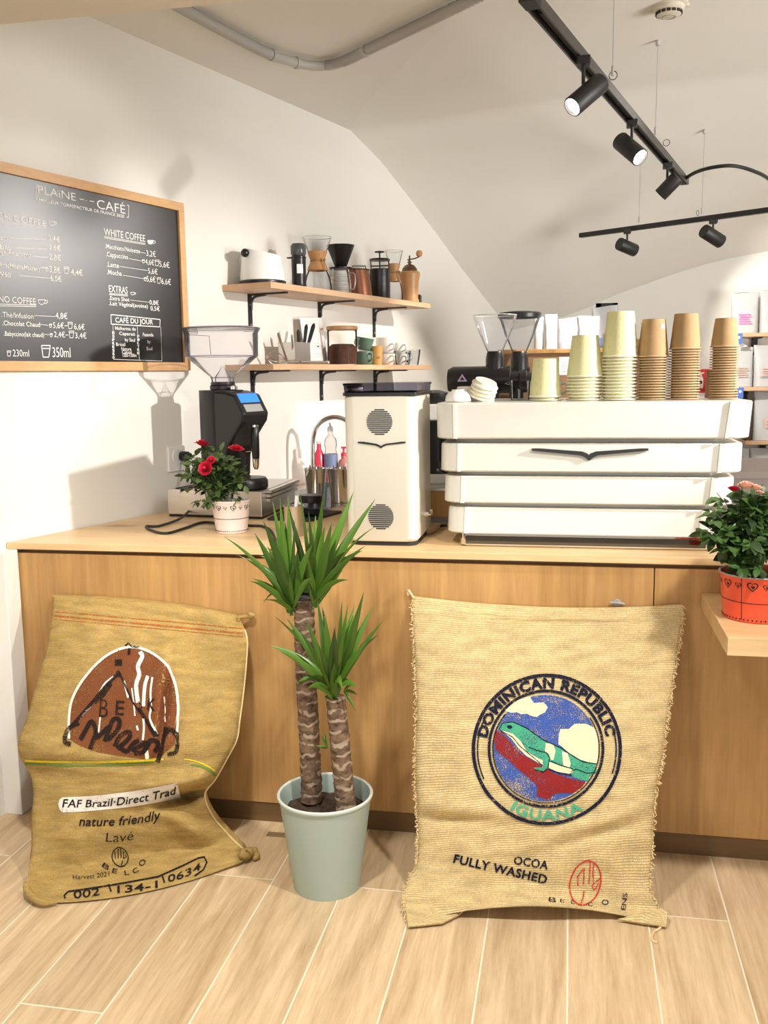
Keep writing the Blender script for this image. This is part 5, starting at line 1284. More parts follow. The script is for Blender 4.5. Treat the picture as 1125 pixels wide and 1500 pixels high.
mb = MB(); p = b + V(0, -0.0302, top * .45); mb.lathe([(0.013, 0), (0.012, 0.001)], p, 20, axis=V(0, -1, 0)); mb.build('label', M['black'], t)

# ================================================================== wall shelves
BR = (1.39, 1.97, 2.53)
def shelf(z0, z1, label, blabel, drop):
    t = thing('wall_shelf', label, 'shelf', wall(1.97, 0, z0))
    mb = MB(); mb.extrude([wall(1.2, 0.001, z0), wall(2.735, 0.001, z0), wall(2.735, 0.25, z0), wall(1.2, 0.25, z0)], (0, 0, z1 - z0)); mb.build('board', M['shelfwood'], t, smooth=0, bevel=0.0012)
    for s_ in BR:
        b = MB()
        b.obox(wall(s_, 0.004, z0 - drop / 2), WD * 0.012, WN * 0.003, V(0, 0, drop / 2))
        b.obox(wall(s_, 0.10, z0 - 0.004), WD * 0.011, WN * 0.10, V(0, 0, 0.003))
        b.tube(spline([wall(s_, 0.012, z0 - drop * 0.45), wall(s_, 0.016, z0 - 0.03), wall(s_, 0.035, z0 - 0.012), wall(s_, 0.09, z0 - 0.006)], 5), 0.006, 6)
        o = b.build('bracket', M['blackmetal'], t, smooth=40)
        mb = MB()
        for k in (0.3, 0.85): mb.lathe([(0.005, 0), (0.003, 0.003)], wall(s_, 0.0072, z0 - drop * k), 10, axis=WN)
        mb.build('screw', M['steel'], o)
    return t
shelf(1.795, 1.8205, 'upper beech wall shelf on black brackets holding coffee makers', '', 0.155)
shelf(1.4615, 1.4855, 'lower beech wall shelf on black brackets holding cups', '', 0.150)
ZU, ZW = 1.8207, 1.4857
def put(x, off, z):
    """point of a shelf under photo column x, `off` from the wall"""
    y = 430.0
    for _ in range(30):
        P = at_w(x, y, off); y += (P.z - z) * 260
        if abs(P.z - z) < 1e-4: break
    return Vector((P.x, P.y, z))
# white kettle
c = put(385, 0.125, ZU)
t = thing('kettle', 'white kettle with a slanted lid and black ball knob, first on the upper shelf', 'kettle', c)
mb = MB(); mb.lathe([(0.098, 0.0), (0.100, 0.004), (0.100, 0.014), (0.095, 0.018), (0.001, 0.018)], c, 40); mb.build('base', M['black'], t)
mb = MB(); rr = []
for k, (r, z) in enumerate(((0.094, 0.017), (0.096, 0.022), (0.091, 0.07), (0.086, 0.12), (0.083, 0.150), (0.080, 0.154), (0.03, 0.156), (0.001, 0.156))):
    ring = []
    for i in range(40):
        a = 2 * PI * i / 40; zz_ = z - (0.035 * (r * math.cos(a - 0.1) / 0.083 + 1) * 0.5 if z > 0.1 else 0)
        ring.append(c + V(r * math.cos(a), r * math.sin(a), zz_))
    rr.append(ring)
mb.rings(rr); mb.build('body', M['white'], t, smooth=40)
MB().sphere(c + V(-0.048, -0.078, 0.128), 0.018, 16).build('knob', M['black'], t)
mb = MB(); mb.tube(spline([c + V(-0.08, 0.04, 0.135), c + V(-0.115, 0.05, 0.12), c + V(-0.12, 0.05, 0.06), c + V(-0.092, 0.03, 0.03)], 5), 0.008); mb.build('handle', M['white'], t)
# black hand grinder
c = put(438.5, 0.16, ZU)
t = thing('hand_grinder', 'slim black grinder with a dark clear cap beside the white kettle', 'coffee grinder', c)
mb = MB(); mb.lathe([(0.034, 0), (0.036, 0.003), (0.033, 0.012), (0.032, 0.02), (0.032, 0.132), (0.034, 0.134), (0.034, 0.139), (0.03, 0.142)], c, 28); mb.build('body', M['black'], t)
mb = MB(); mb.lathe([(0.028, 0.142), (0.034, 0.152), (0.035, 0.185), (0.028, 0.196), (0.001, 0.198)], c, 20); mb.build('cap', mat('dark_cap', (0.07, 0.075, 0.08), 0.15), t)
mb = MB(); mb.box(c + V(-0.052, -0.01, 0.134), c + V(-0.03, 0.01, 0.139)); mb.build('spout', M['blackmetal'], t)
mb = MB(); vv = [c + V(0.0327 * math.cos(R(a)), 0.0327 * math.sin(R(a)), z) for z in (0.065, 0.105) for a in range(-90, -30, 10)]; mb.add(vv, [(i, i + 1, i + 7, i + 6) for i in range(5)]); mb.build('label', M['paper'], t, smooth=0)
# hourglass coffee makers
def hourglass(x, off, h, k, label, lab2=''):
    c = put(x, off, ZU); t = thing('pour_over_carafe', label, 'coffee carafe', c)
    P_ = [(0.052, 0), (0.062, 0.004), (0.064, 0.03), (0.055, 0.07), (0.030, 0.122), (0.026, 0.135), (0.032, 0.15), (0.050, 0.195), (0.066, 0.238), (0.0665, 0.240)]
    mb = MB(); mb.lathe([(r * k, z * h / 0.24) for r, z in P_], c, 40, True, False); mb.build('glass_body', M['glass'], t, smooth=60)
    mb = MB(); mb.tube([c + V(0.0665 * k * math.cos(R(a)), 0.0665 * k * math.sin(R(a)), h) for a in range(0, 360, 10)], 0.0014, 6, True); mb.tube([c + V(0.062 * k * math.cos(R(a)), 0.062 * k * math.sin(R(a)), 0.004) for a in range(0, 360, 10)], 0.0012, 6, True); mb.build('glass_lip', mat('lip_glass', (0.55, 0.54, 0.50), 0.1), t)
    mb = MB(); mb.lathe([(r * k, z * h / 0.24) for r, z in ((0.045, 0.095), (0.048, 0.10), (0.034, 0.130), (0.030, 0.138), (0.036, 0.150), (0.046, 0.178), (0.043, 0.180))], c, 36, False, False); mb.build('wooden_collar', M['orangewood'], t, smooth=40)
    mb = MB(); q = c + V(0.036 * k, -0.028 * k, 0.138 * h / 0.24)
    mb.tube([c + V(0.033 * k * math.cos(R(a)), 0.033 * k * math.sin(R(a)), 0.137 * h / 0.24) for a in range(0, 360, 15)], 0.002, 6, True)
    mb.tube([q, q + V(0.012, -0.006, -0.02), q + V(0.02, -0.006, -0.05)], 0.0018, 6); mb.tube([q, q + V(0.004, -0.008, -0.02), q + V(0.006, -0.008, -0.05)], 0.0018, 6)
    mb.sphere(q + V(0.006, -0.004, 0), 0.007, 8); mb.build('leather_tie', M['kraftdark'], t)
hourglass(466, 0.13, 0.250, 1.02, 'large hourglass glass carafe with a wooden collar')
# black cone dripper on its glass server
c = put(500, 0.15, ZU)
t = thing('glass_server', 'small glass server under the black cone dripper', 'coffee server', c)
mb = MB(); mb.lathe([(0.046, 0), (0.050, 0.003), (0.050, 0.05), (0.044, 0.10), (0.040, 0.118), (0.042, 0.120)], c, 36, True, False); mb.build('glass_body', M['glass'], t, smooth=60)
mb = MB()
for z in (0.03, 0.05, 0.07, 0.09): mb.tube([c + V(0.0502 * math.cos(R(a)), 0.0502 * math.sin(R(a)), z) for a in range(0, 360, 10)], 0.001, 5, True)
mb.tube(spline([c + V(0.045, -.02, 0.10), c + V(0.075, -0.03, 0.09), c + V(0.072, -0.03, 0.03), c + V(0.05, -.02, 0.02)], 4), 0.004, 6); mb.build('handle', mat('server_marks', (0.32, 0.32, 0.31), 0.2), t)
t = thing('cone_dripper', 'black cone coffee dripper set on the small glass server', 'coffee dripper', c + V(0, 0, .120))
mb = MB(); mb.lathe([(0.054, 0.1205), (0.056, 0.123), (0.056, 0.128), (0.03, 0.131)], c, 36, True, True); mb.build('saucer_ring', M['black'], t)
mb = MB(); mb.lathe([(0.026, 0.130), (0.030, 0.135), (0.066, 0.228), (0.068, 0.232), (0.065, 0.233), (0.02, 0.14)], c, 40, True, False); mb.build('cone', M['black'], t, smooth=40)
# copper pitcher with a glass piece
c = put(529, 0.17, ZU)
t = thing('copper_pitcher', 'brushed copper milk pitcher leaning out towards its spout', 'pitcher', c)
mb = MB(); rr = []
for r, z, sh in ((0.052, 0, 0), (0.055, 0.003, 0), (0.056, 0.06, -0.006), (0.056, 0.11, -0.013), (0.057, 0.128, -0.017), (0.053, 0.128, -0.015), (0.05, 0.05, -0.004), (0.001, 0.04, 0)):
    rr.append([c + V(r * math.cos(2 * PI * i / 36) + sh, r * math.sin(2 * PI * i / 36), z + (0.006 * max(0, -math.cos(2 * PI * i / 36)) if z > .1 else 0)) for i in range(36)])
mb.rings(rr); mb.build('jug', M['copper'], t, smooth=40)
mb = MB(); mb.tube([c + V(-0.015 + 0.056 * math.cos(R(a)), 0.056 * math.sin(R(a)), 0.130 + 0.006 * max(0, -math.cos(R(a)))) for a in range(0, 360, 10)], 0.003, 6, True); mb.build('rim', M['black'], t)
t = thing('glass_dome', 'clear glass cup resting inside the copper pitcher', 'glass', c + V(0, 0, .12))
mb = MB(); mb.lathe([(0.034, 0.06), (0.036, 0.14), (0.034, 0.150), (0.028, 0.152)], c + V(-0.008, 0, 0), 28, True, True); mb.build('shell', M['glass'], t)
mb = MB(); mb.tube([c + V(-0.008 + 0.0345 * math.cos(R(a)), 0.0345 * math.sin(R(a)), 0.150) for a in range(0, 360, 12)], 0.0014, 5, True); mb.build('edge', bpy.data.materials['lip_glass'], t)
# french press
c = put(557, 0.17, ZU)
t = thing('french_press', 'black framed french press with its plunger up', 'french press', c)
mb = MB(); mb.lathe([(0.050, 0), (0.052, 0.003), (0.052, 0.150), (0.049, 0.152), (0.049, 0.006), (0.001, 0.006)], c, 36); mb.build('jacket', M['black'], t)
mb = MB()
for a in (-70, -55): 
    for z in (0.02, 0.05, 0.08, 0.11): p = c + V(0.0523 * math.cos(R(a)), 0.0523 * math.sin(R(a)), z + .01); mb.obox(p, V(0.004 * math.sin(R(-a)), 0.004 * math.cos(R(a)), 0), V(0, .0004, 0), V(0, 0, 0.011))
mb.build('cut_out', M['glass'], t)
mb = MB(); mb.lathe([(0.049, 0.150), (0.050, 0.195), (0.049, 0.195)], c, 36, False, False); mb.build('beaker', M['glass'], t)
mb = MB(); mb.lathe([(0.052, 0.194), (0.054, 0.197), (0.050, 0.203), (0.02, 0.206), (0.001, 0.206)], c, 36); mb.build('lid', M['black'], t)
mb = MB(); mb.cyl(c + V(0, 0, 0.14), c + V(0, 0, 0.236), 0.004); mb.obox(c + V(0, 0, 0.168), V(0.045, 0, 0), V(0, 0.004, 0), V(0, 0, 0.003)); mb.lathe([(0.010, 0.232), (0.026, 0.235), (0.026, 0.240), (0.010, 0.243)], c, 20); mb.build('plunger', M['black'], t)
hourglass(578, 0.16, 0.262, 0.70, 'small hourglass glass carafe between the french press and wooden mill')
# wooden mill
c = put(600.5, 0.185, ZU)
t = thing('coffee_mill', 'turned wooden hand mill with a metal crank at the shelf end', 'coffee mill', c)
mb = MB(); mb.lathe([(0.046, 0), (0.050, 0.004), (0.050, 0.014), (0.045, 0.022), (0.046, 0.05), (0.049, 0.115), (0.054, 0.135), (0.057, 0.150), (0.054, 0.162), (0.048, 0.166), (0.001, 0.168)], c, 40); mb.build('body', M['orangewood'], t, smooth=50)
mb = MB(); mb.lathe([(0.042, 0.165), (0.040, 0.180), (0.026, 0.198), (0.008, 0.205), (0.005, 0.235), (0.001, 0.236)], c, 28); mb.build('dome', mat('bronze_dome', (0.16, 0.10, 0.065), 0.3, metal=0.9), t)
mb = MB(); mb.tube(spline([c + V(-0.012, 0, 0.226), c + V(0.0, 0, 0.230), c + V(0.03, -0.01, 0.232), c + V(0.056, -0.02, 0.240)], 4), 0.0032, 6); mb.cyl(c + V(0, 0, 0.20), c + V(0, 0, 0.25), 0.004); mb.cyl(c + V(-.012, 0, 0.214), c + V(.012, 0, 0.214), 0.003); mb.build('crank', M['blackmetal'], t)
mb = MB(); mb.lathe([(0.008, 0), (0.016, 0.006), (0.018, 0.02), (0.012, 0.032), (0.001, 0.034)], c + V(0.056, -0.02, 0.24), 20); mb.build('knob', M['orangewood'], t)
c = put(614, 0.12, ZU); tag(MB().box(c + V(-.011, -.03, 0), c + V(.011, .03, .062)).build('small_speaker', M['black'], base=c, bevel=.004), 'small black box behind the wooden mill', 'speaker')

# ---- lower shelf
c0, c1 = put(392, 0.17, ZW + .012), put(420, 0.20, ZW + .012)
t = thing('whisk', 'wire balloon whisk lying at the end of the lower shelf', 'whisk', c0)
ax = (c1 - c0).normalized(); sd = ax.cross(V(0, 0, 1)).normalized(); mb = MB()
for k in range(5):
    a = PI * k / 5; n = sd * math.cos(a) + V(0, 0, 1) * math.sin(a)
    mb.tube(spline([c0 + ax * 0.11, c0 + ax * 0.06 + n * 0.024 + V(0, 0, .014), c0 + ax * 0.02 + n * 0.028 + V(0, 0, .016), c0 + V(0, 0, .014), c0 + ax * 0.02 - n * 0.028 + V(0, 0, .016), c0 + ax * 0.06 - n * 0.024 + V(0, 0, .014), c0 + ax * 0.11], 5), 0.0011, 5)
mb.build('wires', M['steel'], t); MB().tube([c0 + ax * 0.105 + V(0, 0, -.002), c1 + ax * 0.06 + V(0, 0, -.002)], 0.008, 10).build('handle', M['steel'], t)
c = put(432, 0.13, ZW)
t = thing('utensil_organizer', 'divided steel organizer on the lower shelf for knives', 'organizer', c)
mb = MB(); hx, hh = 0.058, 0.098
def ow(a, b, z): return c + WD * a + WN * b + V(0, 0, z)
for a0, a1, b0, b1 in ((-.062, -.060, -.045, .045), (.060, .062, -.045, .045), (-.062, .062, -.045, -.043), (-.062, .062, .043, .045), (-.006, -.004, -.045, .045), (.024, .026, -.045, .045)):
    mb.extrude([ow(a0, b0, 0.001), ow(a1, b0, 0.001), ow(a1, b1, 0.001), ow(a0, b1, 0.001)], (0, 0, hh))
mb.extrude([ow(-.062, -.045, 0), ow(.062, -.045, 0), ow(.062, .045, 0), ow(-.062, .045, 0)], (0, 0, 0.003)); mb.build('case', M['steel'], t, smooth=0)
def uten(name, label, x0, x1, ytop, m_, r, knife=True):
    b = put(x0, 0.15, ZW + .02); e = at_w(x1, ytop, 0.17); tt = thing(name, label, name.split('_')[0], b)
    d = e - b; mb = MB(); mb.tube([b, b + d * 0.5], 0.005, 6); mb.build('shaft', M['steel'], tt)
    mb = MB(); mb.tube([b + d * 0.45, b + d * 0.6, b + d * 0.92, e], [r * .8, r, r * 1.1, r * .5], 8); mb.build('grip', m_, tt)
uten('knife', 'black handled knife leaning highest out of the steel organizer', 445, 460, 474, M['black'], 0.009)
uten('knife', 'black handled knife second in height in the organizer', 443, 449, 475, M['black'], 0.008)
uten('brush', 'small dark brush upright in the steel organizer', 439, 437, 483, M['blackmatt'], 0.008)
uten('tongs', 'steel tongs leaning out of the near organizer slot', 420, 407, 488, M['steel'], 0.006)
uten('spatula', 'thin steel spatula upright in the organizer', 430, 427, 490, M['steel'], 0.005)
c = put(458, 0.165, ZW + .012)
t = thing('menu_card', 'white paper card standing up behind the knives', 'card', c)
cd = [at_w(439, 465, 0.045), at_w(471, 465.5, 0.045), at_w(480, 533, 0.075), at_w(449, 534, 0.075)]
mb = MB(); mb.extrude(cd, (0.001, 0.001, 0)); mb.build('sheet', M['paper'], t, smooth=0)
mb = MB()
def onc(u, v): return cd[0] * (1 - u) * (1 - v) + cd[1] * u * (1 - v) + cd[2] * u * v + cd[3] * (1 - u) * v + WN * 0.0025 
for u0, u1, v in ((0.45, 0.7, 0.55), (0.4, 0.8, 0.60), (0.42, 0.75, 0.65), (0.35, 0.8, 0.78), (0.35, 0.75, 0.83)): mb.add([onc(u0, v), onc(u1, v), onc(u1, v + .008), onc(u0, v + .008)], [(0, 1, 2, 3)])
mb.build('printed_lines', mat('pale_print', (0.45, 0.44, 0.42), 0.8), t, smooth=0)
mb = MB(); mb.add([onc(.60, .60), onc(.67, .60), onc(.67, .63), onc(.60, .63)], [(0, 1, 2, 3)]); mb.build('print_spot', M['black'], t, smooth=0)
mb = MB(); a, b = put(440, 0.235, ZW + .008), put(480, 0.235, ZW + .008); mb.cyl(a, b, 0.0075); mb.sphere(b, 0.011, 12)
tag(mb.build('tamper_rod', M['chrome'], base=a), 'polished steel rod lying along the front edge of the lower shelf', 'rod')
c = put(502, 0.15, ZW)
t = thing('coffee_canister', 'glass canister half full of ground coffee with a bamboo lid', 'canister', c)
mb = MB(); mb.lathe([(0.070, 0), (0.073, 0.003), (0.073, 0.165), (0.070, 0.168)], c, 40, True, False); mb.build('jar', glass('jar_glass', (0.965, 0.96, 0.95), 0.04), t)
mb = MB(); mb.lathe([(0.069, 0.004), (0.070, 0.085), (0.05, 0.10), (0.001, 0.097)], c, 36, True, False); mb.build('ground_coffee', M['coffee'], t)
mb = MB(); mb.lathe([(0.076, 0.168), (0.077, 0.171), (0.077, 0.182), (0.074, 0.185), (0.001, 0.185)], c, 40); mb.build('lid', M['bamboo'], t)
def mug(name, label, x, off, z, r0, r1, h, m_, hdl=(1, -0.3), group=None, rim=False, tilt=0):
    c = put(x, off, z); t = thing(name, label, 'cup', c, 0, group)
    mb = MB(); mb.lathe([(r0 - .004, 0), (r0, 0.003), ((r0 + r1) * .51, h * .5), (r1, h), (r1 - .003, h), (r0 - .004, 0.005), (0.001, 0.005)], (0, 0, 0), 32); mb.build('bowl', m_, t, local=True, smooth=50)
    if hdl:
        d = Vector((hdl[0], hdl[1], 0)).normalized()
        mb = MB(); mb.tube(spline([d * (r1 - .003) + V(0, 0, h * .82), d * (r1 + .022) + V(0, 0, h * .75), d * (r1 + .022) + V(0, 0, h * .4), d * (r0 - .002) + V(0, 0, h * .25)], 5), 0.0045, 8); mb.build('handle', m_, t, local=True)
    if tilt: t.rotation_euler = (0, R(tilt), 0)
    return t
mug('ceramic_cup', 'green ceramic cup standing on the lower shelf beside the canister', 534, 0.16, ZW, 0.040, 0.044, 0.068, M['greencup'], (0.8, -0.8))
mug('ceramic_cup', 'tilted green ceramic cup resting on another green cup', 533, 0.16, ZW + .074, 0.032, 0.044, 0.062, M['greencup'], (-0.6, -0.9), tilt=10)
c = put(551.5, 0.20, ZW)
t = thing('paper_cup', 'ochre paper cup with a small dark stamp on the lower shelf', 'paper cup', c)
mb = MB(); mb.lathe([(0.026, 0), (0.027, 0.002), (0.0335, 0.092), (0.0345, 0.094), (0.032, 0.094), (0.025, 0.004), (0.001, 0.004)], c, 28); mb.build('wall', M['yellowcup'], t)
mb = MB()
for k in range(4): a = -75 + k * 9; p = c + V(0.0303 * math.cos(R(a)), 0.0303 * math.sin(R(a)), 0.036); mb.obox(p, V(.0016, .0006, 0), V(0, .0004, 0), V(0, 0, .005))
mb.build('stamp', M['kraftdark'], t)
whites = [(565, 0.13, 0, 'white cup at the bottom of the taller white pile'), (565, 0.13, 0.062, 'white cup in the middle of the taller white pile'), (583, 0.13, 0, 'white cup at the bottom of the second white pile'), (583, 0.13, 0.060, 'white cup on top of the second white pile')]
for x, off, dz, lab in whites: mug('ceramic_cup', lab, x, off, ZW + dz, 0.040, 0.052, 0.060, M['ceramic'], (0.8, -0.8), 'white cups on the lower shelf')
mug('ceramic_cup', 'white cup topping the taller white pile under the bracket', 565, 0.13, ZW + .100, 0.046, 0.054, 0.045, M['ceramic'], None, 'white cups on the lower shelf')
mug('glass_mug', 'glass mug with a handle near the white piles on the lower shelf', 590, 0.20, ZW, 0.036, 0.044, 0.075, M['glass'], (0.9, -0.6))
mug('glass_mug', 'glass mug last on the lower shelf', 603, 0.16, ZW, 0.038, 0.050, 0.085, M['glass'], (-0.5, -0.9))

# ================================================================== chalkboard
S0, S1, Z0, Z1 = -0.60, 0.947, 1.462, 2.115
t = thing('chalkboard', 'wood framed black chalkboard with the white handwritten coffee menu', 'chalkboard', wall(0.4, 0, 1.46))
mb = MB(); fw = 0.032
for a in ((S0, S1, Z1 - fw, Z1), (S0, S1, Z0, Z0 + fw), (S0, S0 + fw, Z0 + fw, Z1 - fw), (S1 - fw, S1, Z0 + fw, Z1 - fw)):
    mb.extrude([wall(a[0], 0.001, a[2]), wall(a[1], 0.001, a[2]), wall(a[1], 0.022, a[2]), wall(a[0], 0.022, a[2])], (0, 0, a[3] - a[2]))
mb.build('frame', M['frame'], t, smooth=0, bevel=0.001)
mb = MB(); mb.extrude([wall(S0 + .02, 0.002, Z0 + .02), wall(S1 - .02, 0.002, Z0 + .02), wall(S1 - .02, 0.012, Z0 + .02), wall(S0 + .02, 0.012, Z0 + .02)], (0, 0, Z1 - Z0 - .04)); mb.build('slate', M['board'], t, smooth=0)
mb = MB(); BO = 0.0128
def bpt(cx, cy):           # a mark on the board: position in the enlarged photo of the board
    P_ = at_w(cx / 3.879, 220 + cy / 3.879, BO); return P_
def wr(s, a, b, h, bold=-0.004):
    """handwriting from a to b (baseline), capitals h high (enlarged-photo units)"""
    A, B = bpt(*a), bpt(*b); d = B - A; d.z = 0; wdt = d.length; H_ = (bpt(a[0], a[1] - h) - A).length
    flat_text(mb, s, A, d.normalized(), V(0, 0, 1) + d.normalized() * 0.0, wdt, H_, bold if h > 31 else bold + 0.010)
def ln(a, b, w=2.2):
    A, B = bpt(*a), bpt(*b); d = (B - A).normalized(); n = d.cross(WN).normalized() * (w / 3.879 * 0.0024 / 2)
    mb.add([A - n, B - n, B + n, A + n], [(0, 1, 2, 3)])
def pl(pts, w=2.2):
    for a, b in zip(pts, pts[1:]): ln(a, b, w)
def cupicon(x, y, k=1.0, fill=False):
    c_ = [(x, y - 26 * k), (x + 4 * k, y - 8 * k), (x + 14 * k, y), (x + 26 * k, y), (x + 35 * k, y - 8 * k), (x + 40 * k, y - 26 * k)]
    pl(c_ + [c_[0]], 3); pl([(x + 40 * k, y - 20 * k), (x + 52 * k, y - 22 * k), (x + 54 * k, y - 10 * k), (x + 38 * k, y - 4 * k)], 3)
    if fill: mb.add([bpt(*p) for p in c_], [tuple(range(6))])
def glassicon(x, y, w, h, lw=3): pl([(x, y - h), (x + w * .18, y), (x + w * .82, y), (x + w, y - h), (x, y - h)], lw); ln((x + w * .05, y - h * .75), (x + w * .95, y - h * .75), lw)
def done(nm, lb):
    global mb
    mb.build(nm, M['chalk'], t, smooth=0, recalc=False)['label'] = 'white handwritten ' + lb; mb = MB()
wr('PLA\u00efNE', (217, 245), (432, 290), 48); ln((452, 277), (478, 282), 4); ln((488, 285), (494, 286), 4); ln((508, 288), (535, 293), 4)
wr('CAF\u00c9', (552, 330), (712, 352), 54)
wr('MEILLEUR TORREFACTEUR DE FRANCE 2020', (222, 290), (706, 384), 19, 0.0)
pl([(212, 198), (204, 198), (204, 278), (212, 280)], 4); pl([(722, 312), (732, 314), (730, 382), (720, 380)], 4)
done('menu_heading', 'title')
wr('BLACK COFFEE', (-120, 372), (262, 420), 40); ln((-170, 390), (262, 440)); cupicon(278, 428, 0.85)
wr('2,4\u20ac', (274, 512), (340, 515), 30); ln((60, 500), (262, 508)); wr('Espresso', (-120, 490), (40, 500), 26)
wr('3,6\u20ac', (278, 562), (344, 568), 30); ln((90, 556), (268, 563)); wr('Double', (-100, 548), (60, 556), 26)
wr('Allong\u00e9/Americano', (-60, 580), (175, 606), 26); ln((182, 604), (272, 610)); wr('2,8\u20ac', (280, 620), (346, 625), 32)
wr('Filtre(MoccaMaster)', (-20, 660), (224, 680), 28); ln((228, 666), (256, 668), 3); glassicon(258, 686, 14, 20); wr('3,8\u20ac', (282, 692), (344, 696), 36); glassicon(362, 700, 30, 36); wr('4,4\u20ac', (404, 706), (470, 714), 34)
wr('V60', (0, 716), (62, 720), 28); ln((108, 712), (284, 728)); wr('6,0\u20ac', (288, 742), (350, 746), 34)
done('coffee_list', 'coffee prices')
wr('NO COFFEE', (-6, 862), (204, 866), 38); ln((-10, 874), (205, 880), 3); ln((-10, 884), (205, 889), 3); cupicon(217, 876, 1.0)
wr('.Th\u00e9/Infusion', (8, 948), (190, 950), 32); ln((194, 940), (312, 945)); wr('4,8\u20ac', (316, 956), (384, 958), 36)
wr('.Chocolat Chaud', (14, 994), (228, 1000), 28); ln((230, 990), (274, 995)); glassicon(280, 1006, 14, 18); wr('5,6\u20ac', (302, 1010), (364, 1012), 34); ln((366, 997), (384, 998), 3); glassicon(386, 1014, 26, 36); wr('6,6\u20ac', (422, 1018), (482, 1020), 34)
wr('.Babyccino(lait chaud)', (22, 1054), (250, 1054), 27); ln((252, 1046), (280, 1049)); glassicon(284, 1060, 14, 18); wr('2,4\u20ac', (308, 1062), (370, 1064), 34); ln((372, 1050), (388, 1051), 3); glassicon(392, 1066, 28, 38); wr('3,4\u20ac', (428, 1068), (492, 1070), 34)
done('drinks_list', 'tea and chocolate prices')
glassicon(40, 1170, 22, 30); wr('230ml', (74, 1172), (166, 1172), 42); done('size_list', 'small cup size'); glassicon(236, 1176, 50, 66, 5); wr('350ml', (300, 1176), (402, 1180), 60)
done('size_list', 'cup sizes')
wr('WHITE COFFEE', (592, 482), (826, 524), 42, 0.002); ln((592, 490), (826, 530), 3); ln((592, 498), (826, 537), 3); cupicon(838, 534, 0.85, True)
wr('.Macchiato/Noisette', (598, 556), (796, 588), 26); ln((798, 580), (828, 586)); wr('3,2\u20ac', (832, 600), (886, 608), 34)
wr('.Cappuccino', (602, 602), (728, 622), 28); ln((732, 616), (808, 630)); glassicon(808, 640, 14, 18); wr('4,6\u20ac', (826, 648), (876, 654), 32); glassicon(880, 656, 24, 32); wr('5,6\u20ac', (906, 662), (964, 670), 34)
wr('.Latte', (606, 660), (676, 668), 28); ln((680, 660), (838, 684)); wr('5,6\u20ac', (842, 700), (896, 706), 32)
wr('.Mocha', (608, 704), (692, 716), 28); ln((698, 710), (816, 730)); glassicon(818, 742, 14, 18); wr('5,6\u20ac', (834, 746), (884, 752), 34); glassicon(892, 756, 22, 32); wr('6,6\u20ac', (918, 760), (972, 766), 34)
done('milk_coffee_list', 'milk coffee prices')
wr('EXTRAS', (620, 806), (726, 816), 42, 0.002); ln((620, 814), (726, 822), 3); ln((620, 820), (726, 829), 3); cupicon(742, 822, 0.55)
wr('.Extra Shot', (620, 850), (736, 860), 24); ln((740, 852), (846, 864)); wr('0,8\u20ac', (850, 876), (902, 882), 26)
wr('.Lait V\u00e9g\u00e9tal(avoine)', (620, 880), (840, 904), 24); wr('0,5\u20ac', (856, 910), (908, 916), 26)
done('extras_list', 'extras prices')
pl([(630, 934), (910, 962), (908, 1004), (632, 988), (630, 934)], 5); wr('CAF\u00c9 DU JOUR', (656, 978), (870, 994), 30, 0.002)
pl([(642, 988), (646, 1188), (920, 1198), (914, 1004)], 2.5); ln((780, 998), (792, 1190), 2.5)
for s_, a, b in (('Malherma do', (655, 1020), (772, 1028)), ('Capara\u00f3', (678, 1050), (768, 1058)), ('by Saul', (710, 1086), (768, 1090)), ('Br\u00e9sil', (660, 1112), (712, 1112)), ('Nature', (690, 1138), (746, 1140)), ('Catuai', (694, 1156), (748, 1158)), ('1200-1300m', (698, 1174), (776, 1178)), ('Fazenda', (812, 1056), (872, 1062)), ('by', (838, 1096), (856, 1098)), ('Sul', (832, 1136), (866, 1138))):
    wr(s_, a, b, 20)
for i, ch in enumerate('ESPRESSO'): wr(ch, (638, 1044 + i * 20), (652, 1044 + i * 20), 15, 0.004)
for i, ch in enumerate('FILTRE'): wr(ch, (780, 1064 + i * 19), (793, 1064 + i * 19), 14, 0.004)
done('menu_box', 'boxed coffee of the day')

# ================================================================== ceiling things
def above(x, y, zg):
    """the vault over a point"""
    return vault_z(x, y)
t = thing('corrugated_conduit', 'grey corrugated cable conduit curving across the ceiling', 'conduit', at_z(465, 98, 2.66))
pts = spline([at_z(x, y, 2.652) for x, y in ((250, 2), (300, 30), (350, 57), (392, 78), (430, 91), (465, 96.5), (500, 91), (540, 72), (590, 48), (640, 24), (710, -10))], 24)
def seg(a, b, r0, r1): 
    q = pts[a:b]; return MB().tube(q, [r0 if i % 2 else r1 for i in range(len(q))], 14)
n = len(pts)
seg(0, 78, 0.0155, 0.0210).build('ribbed_hose', M['conduit'], t, smooth=80)
seg(129, 166, 0.0155, 0.0210).build('ribbed_hose', M['conduit'], t, smooth=80)
seg(166, n, 0.0155, 0.0210).build('ribbed_hose', M['conduit'], t, smooth=80)
MB().tube(pts[77:131:3], 0.0185, 14).build('smooth_bend', M['conduit'], t)
mb = MB(); 
for a_, b_ in ((75, 79), (98, 102), (164, 168)): MB().tube(pts[a_:b_], 0.0225, 14).build('coupling', M['conduit'], t)
c = at_z(980, 14, 2.70); 
for _ in range(12):
    c = at_z(980, 14, vault_z(c.x, c.y) - 0.02)
zc = vault_z(c.x, c.y)
t = thing('smoke_detector', 'round off-white smoke detector on the vaulted ceiling', 'smoke detector', V(c.x, c.y, zc))
mb = MB(); mb.lathe([(0.066, 0.006), (0.066, -0.006), (0.060, -0.010), (0.001, -0.010)], V(c.x, c.y, zc), 40)
for a in (20, 140, 260): mb.lathe([(0.014, 0.004), (0.014, -0.007), (0.002, -0.009)], V(c.x + .064 * math.cos(R(a)), c.y + .064 * math.sin(R(a)), zc), 14)
mb.build('base_plate', M['shell'], t)
